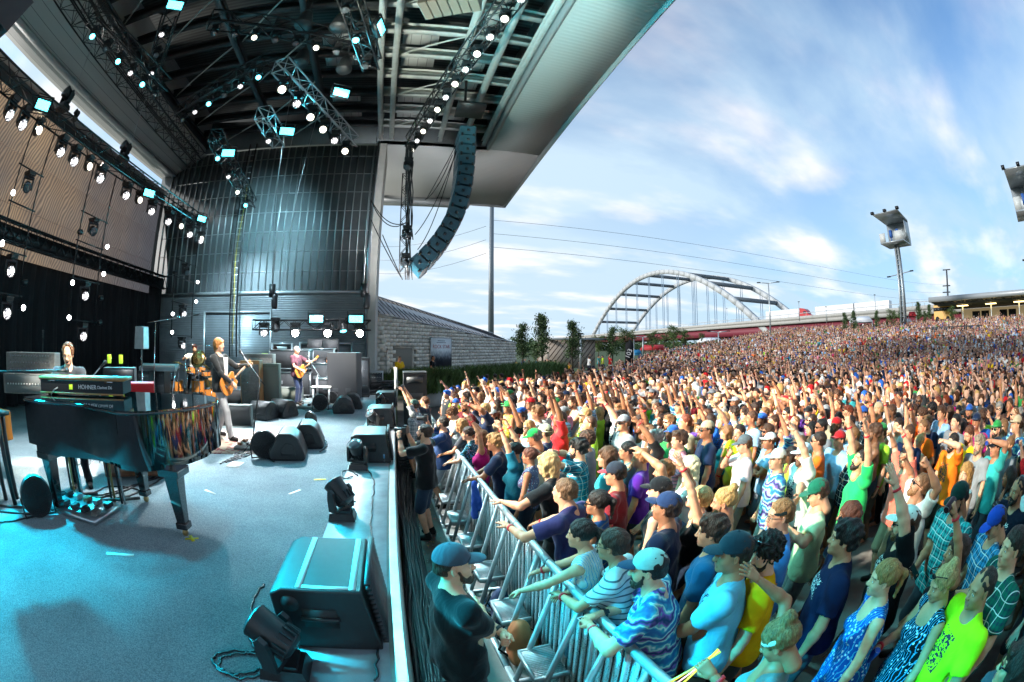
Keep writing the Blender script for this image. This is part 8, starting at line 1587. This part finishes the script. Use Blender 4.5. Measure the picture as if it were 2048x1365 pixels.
# ================================================================ the rest of the crowd
def proj(p):
    v = Vector((p[0], p[1], p[2] - CAM_H)); v = Matrix.Rotation(math.radians(-PITCH), 3, 'X') @ (Matrix.Rotation(math.radians(YAW), 3, 'Z') @ v); v.normalize()
    th = math.acos(max(-1, min(1, v.y))); r = 2 * _F * math.sin(th / 2); k = r / max(math.hypot(v.x, v.z), 1e-9); return 1024 + v.x * k, 682.5 - v.z * k
POSES = [('hands down', {}), ('hands down', dict(hyaw=12)), ('clapping', dict(rh=(.05, .32, 1.32), lh=(-.05, .32, 1.33), rhand='open', lhand='open', rpalm=(-1, 0, 0), lpalm=(1, 0, 0))), ('both arms up', UP((.26, .15, 2.0), (-.24, .15, 2.02))), ('one arm up', UP((.25, .12, .95), (-.15, .22, 2.0), 'relax', 'open')), ('one fist up', UP((.14, .25, 1.95), (-.22, .1, 1.0), 'fist', 'relax')),
         ('pointing up', UP((.2, .15, 1.0), (-.12, .32, 1.93), 'relax', 'point')), ('arms folded', dict(rh=(-.12, .26, 1.18), lh=(.14, .24, 1.12), re=(.8, .1, -.6), le=(-.8, .1, -.6), rhand='fist', lhand='fist', rdir=(-.7, -.5, .1), ldir=(.7, -.5, .1))), ('holding a drink', dict(rh=(.12, .34, 1.22), rhand='grip')), ('hand at mouth', dict(lh=(-.06, .16, 1.50), lhand='relax', hpit=6)), ('elbows raised', UP((.38, .0, 1.75), (-.36, .05, 1.78), 'fist', 'relax', hpit=10)), ('phone held high', dict(rh=(.06, .36, 1.78), lh=(-.08, .34, 1.76), rhand='grip', lhand='grip', rpalm=(-.3, -1, 0)))]
rr = random.Random(21)
VAR = []
for sex in ('m', 'f'):
    for i, (pn, ps) in enumerate(POSES):
        if sex == 'f' and pn in ('elbows raised', 'one fist up'): continue
        VAR.append((sex, pn, Fig(sex, fat=[0, .3, .7, .1][(i + (sex == 'f')) % 4] * (.7 if sex == 'f' else 1), mouth=['shut', 'smile', 'open'][i % 3], **{'hpit': 4, **ps}), {}))
WGT = {'hands down': 7, 'clapping': 2, 'both arms up': 1.2, 'one arm up': 2.0, 'one fist up': 1.2, 'pointing up': 1.2, 'arms folded': 1.6, 'holding a drink': 2, 'hand at mouth': 1.4, 'elbows raised': .6, 'phone held high': .5}
vw = [WGT[v[1]] * (1.5 if v[0] == 'm' else 1) for v in VAR]
cn, cwt = list(PAL), [PAL[k][1] for k in PAL]
# standing spots: jittered hexagonal grid over the flat floor and the bank
def left_edge(x): return np.interp(x, [1.0, 5, 10.5, 20, 27.7, 34, 64], [14.2, 17.3, 23.2, 34.5, 44, 47, 50])
spots = []
d = .53; y = -5.0; j = 0
while y < 52:
    x = 1.42 + (d / 2 if j % 2 else 0)
    while x < 63.5:
        D = math.hypot(x, y); a, b = x + rr.uniform(-.13, .13), y + rr.uniform(-.13, .13)
        keep = .96 if D < 26 else .70 if D < 40 else .52
        if b < left_edge(a) - 1.0 and rr.random() < keep and not (49 < a < 51.5 and 6 < b < 16.3 and rr.random() < .3): spots.append((D, a, b))
        x += d
    y += d * .88; j += 1
spots.sort()
TK = np.array(taken)
desc = []
def describe(sex, col, gar, pat, hat, hcol, pose): pass
n_ind = 0; far = []
for D, x, y in spots:
    if ((TK[:, 0] - x) ** 2 + (TK[:, 1] - y) ** 2).min() < (.60 ** 2 if D < 7 else .42 ** 2 if D < 14 else .01): continue
    g = ground(x, y); q = proj((x, y, g + 1.7)); inside = -15 < q[0] < 2063 and q[1] < 1375
    if D < 2.6: continue
    if n_ind < 300 - NAMED and inside:
        vi = rr.choices(range(len(VAR)), vw)[0]; sex, pn, fg, ms = VAR[vi]
        if D < 6 and rr.random() < .4: vi = rr.choices(range(len(VAR)), vw)[0]; sex, pn, fg, ms = VAR[vi]
        cname = rr.choices(cn, cwt)[0]; gar = rr.choices(['tee', 'tank', 'polo'], [8, 1.5, 0.0] if sex == 'm' else [4, 5, 0])[0]; pat = rr.choices(['', 'print', 'lightprint', 'plaid', 'stripe', 'tiedye', 'floral'], [9, 2, 2, 1.2, .6, .5, .3 if sex == 'm' else 1])[0]
        if cname in ('white', 'grey', 'yellow', 'tan', 'pink') and pat == 'lightprint': pat = 'print'
        if cname in ('black', 'navy', 'charcoal', 'brown', 'maroon') and pat == 'print': pat = 'lightprint'
        bare = sex == 'm' and rr.random() < .045
        hc = rr.choices(list(HC), [3, 6, 5, 3, 4 if sex == 'f' else 2, 1, 1])[0]; hk = rr.choices(['short', 'messy', 'curly', 'buzz', 'bob'], [6, 3, 1.5, 2, .7])[0] if sex == 'm' else rr.choices(['long', 'tail', 'bob', 'bun'], [5, 3, 2, 1.5])[0]
        hl = [(hk, HC[hc])]; hat = ''
        if rr.random() < (.34 if sex == 'm' else .1):
            hat = rr.choice(['black', 'navy', 'white', 'grey', 'blue', 'red', 'green', 'tan']); bk = rr.random() < .25; ch = PAL[hat][0]
            hl = [('short' if sex == 'm' else hk, HC[hc]), ('cap', ch), (rr.choice(['brim', 'brimflat']), ch, 'back' if bk else '')] ; hat = ('backward ' if bk else '') + hat + ' cap'
            if rr.random() < .1: hl = hl[:1] + [('bucket', ch)]; hat = hat.replace('backward ', '').replace('cap', 'bucket hat')
        bd = sex == 'm' and rr.random() < .33
        if bd: hl.append(('beard', HC[hc]))
        sg = rr.random() < .2
        if sg: hl.append(('shades', '101418'))
        s_ = rr.uniform(.97, 1.07) if sex == 'm' else rr.uniform(.90, .98); yw = YW(x, y) + rr.gauss(0, 14)
        pword = {'print': 'printed ', 'lightprint': 'printed ', 'plaid': 'plaid ', 'stripe': 'striped ', 'tiedye': 'tie-dye ', 'floral': 'patterned '}.get(pat, '')
        what = 'shirtless' if bare else 'in %s %s%s' % (cname, pword, {'tee': 'tee', 'tank': 'tank top', 'polo': 'tee'}[gar])
        hw = {'short': 'short ', 'messy': 'messy ', 'curly': 'curly ', 'buzz': 'cropped ', 'bob': 'shoulder-length ', 'long': 'long ', 'tail': 'tied-back ', 'bun': 'pinned-up '}[hk]
        lab = '%s%s %s, %s, %s' % ('bearded ' if bd else '', 'man' if sex == 'm' else 'woman', what, hat or (hw + hc + ' hair'), pn)
        ex = [('band', rr.choice([1, -1]))] if D < 9 or rr.random() < .3 else []
        o = person(fg, (x, y), yw, s_, rr.choice(SK), None if bare else (gar, PAL[cname][0] if pat != 'tiedye' else 'a0c0c0', pat), (rr.choice(['shorts', 'shorts', 'long']), rr.choice(['5a5648', '2a3a52', '3a3d42', '8a7a5c', '22262c', '6a7480'])), hl, lab, ex, hi=False, pre=ms, group='crowd facing the stage', z=g, shoes=None)
        desc.append((o, x, y, sex, cname if not bare else 'bare skin', what)); n_ind += 1
        if pn == 'holding a drink' and rr.random() < .8: held(fg, o, 1, 'can' if rr.random() < .7 else 'cup', rr.choice(['can_mix', 'can_blue', 'can_green', 'can_dark']), 'drink held by the ' + lab.split(',')[0])['holder'] = o.name
    else: far.append((D, x, y, g))
# labels: tell apart those that read alike by the neighbour they stand beside
cnt = {}
for t in desc: cnt.setdefault(t[0]['label'], []).append(t)
allp = [(t[1], t[2], ('the ' + ('man ' if t[3] == 'm' else 'woman ') + t[5])) for t in desc]
for lab, L_ in cnt.items():
    if len(L_) < 2: continue
    for t in L_:
        nb_ = sorted(allp, key=lambda a: (a[0] - t[1]) ** 2 + (a[1] - t[2]) ** 2)[1 + (L_.index(t) % 2)]; short = lab.split(', '); t[0]['label'] = ', '.join([short[0], short[2]]) + ', beside ' + nb_[2]
for o in list(COL.objects):
    if 'holder' in o.keys(): o['label'] = ' '.join(('drink held by ' + bpy.data.objects[o['holder']]['label'].replace(', holding a drink', '')).split()[:16]); del o['holder']
# everyone farther back: one mass
def lowvar(fig, sex, gar, hk, res, hres, pants, arms=True):
    P = []; v, f, c = fig.body(res, hres, legs=pants == 'shorts', adapt=.5); P.append((v, f, 0))
    if gar: v, f = fig.shirt(gar, res * 1.05, adapt=.5, wr=.0); P.append((v, f, 1))
    v, f = fig.pants(pants, res * 1.3, adapt=.7); P.append((v, f, 2)); hv, hf = hair_sdf(hk).mesh(hres * 1.1, .5); hv, hf = xf((hv, hf), fig.HR, fig.hc); P.append((hv, hf, 3)); return P
def tri(P):
    vs, ts, ids, n = [], [], [], 0
    for v, (t, q), k in P:
        T_ = np.concatenate([t.reshape(-1, 3), q[:, [0, 1, 2]], q[:, [0, 2, 3]]]) + n; vs.append(v); ts.append(T_); ids.append(np.full(len(v), k)); n += len(v)
    return np.concatenate(vs), np.concatenate(ts), np.concatenate(ids)
LOW, VLOW = [], []
for i, (sex, pn, fg, ms) in enumerate(VAR):
    w_ = WGT[pn] * (1.5 if sex == 'm' else 1) * (.6 if 'up' in pn or 'elbow' in pn else 1); gar = 'tee' if sex == 'm' or i % 2 else 'tank'
    LOW.append((w_, tri(lowvar(fg, sex, gar, ('short', 'messy', 'cap', 'short')[i % 4] if sex == 'm' else ('long', 'bob', 'tail')[i % 3], .034, .018, 'shorts')))); VLOW.append((w_, tri(lowvar(fg, sex, gar, 'short' if sex == 'm' else 'bob', .052, .034, 'long'))))
PC = np.array([hexc(PAL[k][0]) for k in cn]); SKC = np.array([hexc(k) for k in SK]); SKC = SKC * .78 + SKC.mean(1, keepdims=True) * .30; HCC = np.array([hexc(HC[k]) for k in HC]); PTC = np.array([hexc(k) for k in ('5a5648', '2a3a52', '3a3d42', '8a7a5c', '22262c')]); CAPC = np.array([hexc(k) for k in ('17181a', '14233f', 'd8d8d4', '7b8086', '2457a8', 'b01c22')])
def mass(name, pts, LV, label):
    r_ = np.random.RandomState(len(pts)); w_ = np.array([k[0] for k in LV]); w_ /= w_.sum(); VS, TS, CS, n = [], [], [], 0
    for D, x, y, g in pts:
        vi = r_.choice(len(LV), p=w_); v, t, ids = LV[vi][1]; a = math.radians(YW(x, y) + r_.normal(0, 16)); s_ = r_.uniform(.92, 1.07); c_, sn = math.cos(a), math.sin(a)
        V_ = np.empty_like(v); V_[:, 0] = (v[:, 0] * c_ - v[:, 1] * sn) * s_ + x; V_[:, 1] = (v[:, 0] * sn + v[:, 1] * c_) * s_ + y; V_[:, 2] = v[:, 2] * s_ + g
        sk = SKC[r_.randint(len(SKC))]; cols_ = np.stack([sk, sk if r_.rand() < .03 else PC[r_.choice(len(PC), p=np.array(cwt) / sum(cwt))], PTC[r_.randint(len(PTC))], HCC[r_.choice(len(HCC), p=[.18, .26, .22, .12, .12, .05, .05])] if r_.rand() < .72 else CAPC[r_.randint(len(CAPC))]])
        VS.append(V_); TS.append(t + n); n += len(v); CS.append(cols_[ids])
    me = mesh_from(name, np.concatenate(VS), np.concatenate(TS), [MATS['crowd_mix']], smooth=True, cols=np.concatenate(CS)); o = link(bpy.data.objects.new(name, me)); return tag(o, kind='stuff', label=label)
mat('crowd_mix', rough=.85, spec=.2, fn=lambda N, b, base: N.n('ShaderNodeAttribute', attribute_name='mask').outputs['Color'])
near_ = [p for p in far if p[0] < 24]; farr = [p for p in far if p[0] >= 24]
print('individuals', n_ind, 'near mass', len(near_), 'far mass', len(farr), 'tris', np.mean([len(k[1][1]) for k in LOW]), np.mean([len(k[1][1]) for k in VLOW]))
m1 = mass('crowd', near_, LOW, 'dense crowd standing on the arena floor behind the nearer rows'); m2 = mass('crowd', farr, VLOW, 'vast crowd covering the rising lawn')
# stewards and walkers by the planter, on the plaza
for i, (px, py, D, c_, lab) in enumerate([(966, 775, 17.5, 'e8a81a', 'steward in yellow shirt by the planter wall'), (974, 770, 18.5, 'e8a81a', 'second steward in yellow shirt by the planter wall'), (990, 768, 18.8, '14233f', 'security officer in navy at the planter wall'), (1003, 766, 19, '17181a', 'dark-shirted man beside the navy officer at the planter'), (1040, 765, 19.5, 'd8d45a', 'man in pale yellow tee before the steel fence'), (1139, 742, 36, 'e8a81a', 'steward in yellow before the kiosk planting'),
    (1031, 726, 42, 'e8a81a', 'walker in yellow on the plaza at the block building end'), (1045, 727, 42, '2457a8', 'walker in blue on the plaza'), (1058, 727, 42, 'd8d8d4', 'walker in white on the plaza'), (1075, 727, 42, '5aa0d0', 'walker in light blue on the plaza'), (1090, 728, 42, 'b01c22', 'walker in red on the plaza'), (1100, 727, 42, '17181a', 'walker in black before the kiosk'), (1110, 727, 42, '2a1a40', 'walker in purple before the kiosk'), (1178, 716, 44, 'd8d8d4', 'walker in white before the kiosk corner'), (1197, 714, 46, '2f8f95', 'walker in teal right of the kiosk'), (1205, 714, 46, 'b4d820', 'walker in lime right of the kiosk'), (1220, 715, 46, 'b01c22', 'walker in red right of the kiosk')]):
    d_ = ray(px, 690); h_ = math.hypot(d_[0], d_[1]); x, y = d_[0] / h_ * D, d_[1] / h_ * D; dz = ray(px, py); z = CAM_H + D * dz[2] / math.hypot(dz[0], dz[1]) - 1.62; sex, pn, fg, ms = VAR[(i * 3) % len(VAR)] if i > 5 else VAR[i % 2]
    person(fg, (x, y), rr.uniform(0, 360) if i > 5 else -60 + i * 30, 1.0, rr.choice(SK), ('tee', c_, ''), ('shorts', '2a3040'), [('short', HC['dark brown'])], lab, hi=False, pre=ms, z=max(z, ZF), group='people along the planter and plaza')
# ================================================================ tidy: short labels, every one its own
for o in list(COL.objects):
    l = o.get('label')
    if l and len(l.split()) > 16:
        w_ = l.split()
        for a in (' from the camera end', ' standing', ' small', ' the photo', ' thin', ' long', ' black'):
            if len(l.split()) > 16: l = l.replace(a, a.replace(a.strip(), '').rstrip() if a != ' the photo' else ' view', 1)
        o['label'] = ' '.join(l.split()[:16])
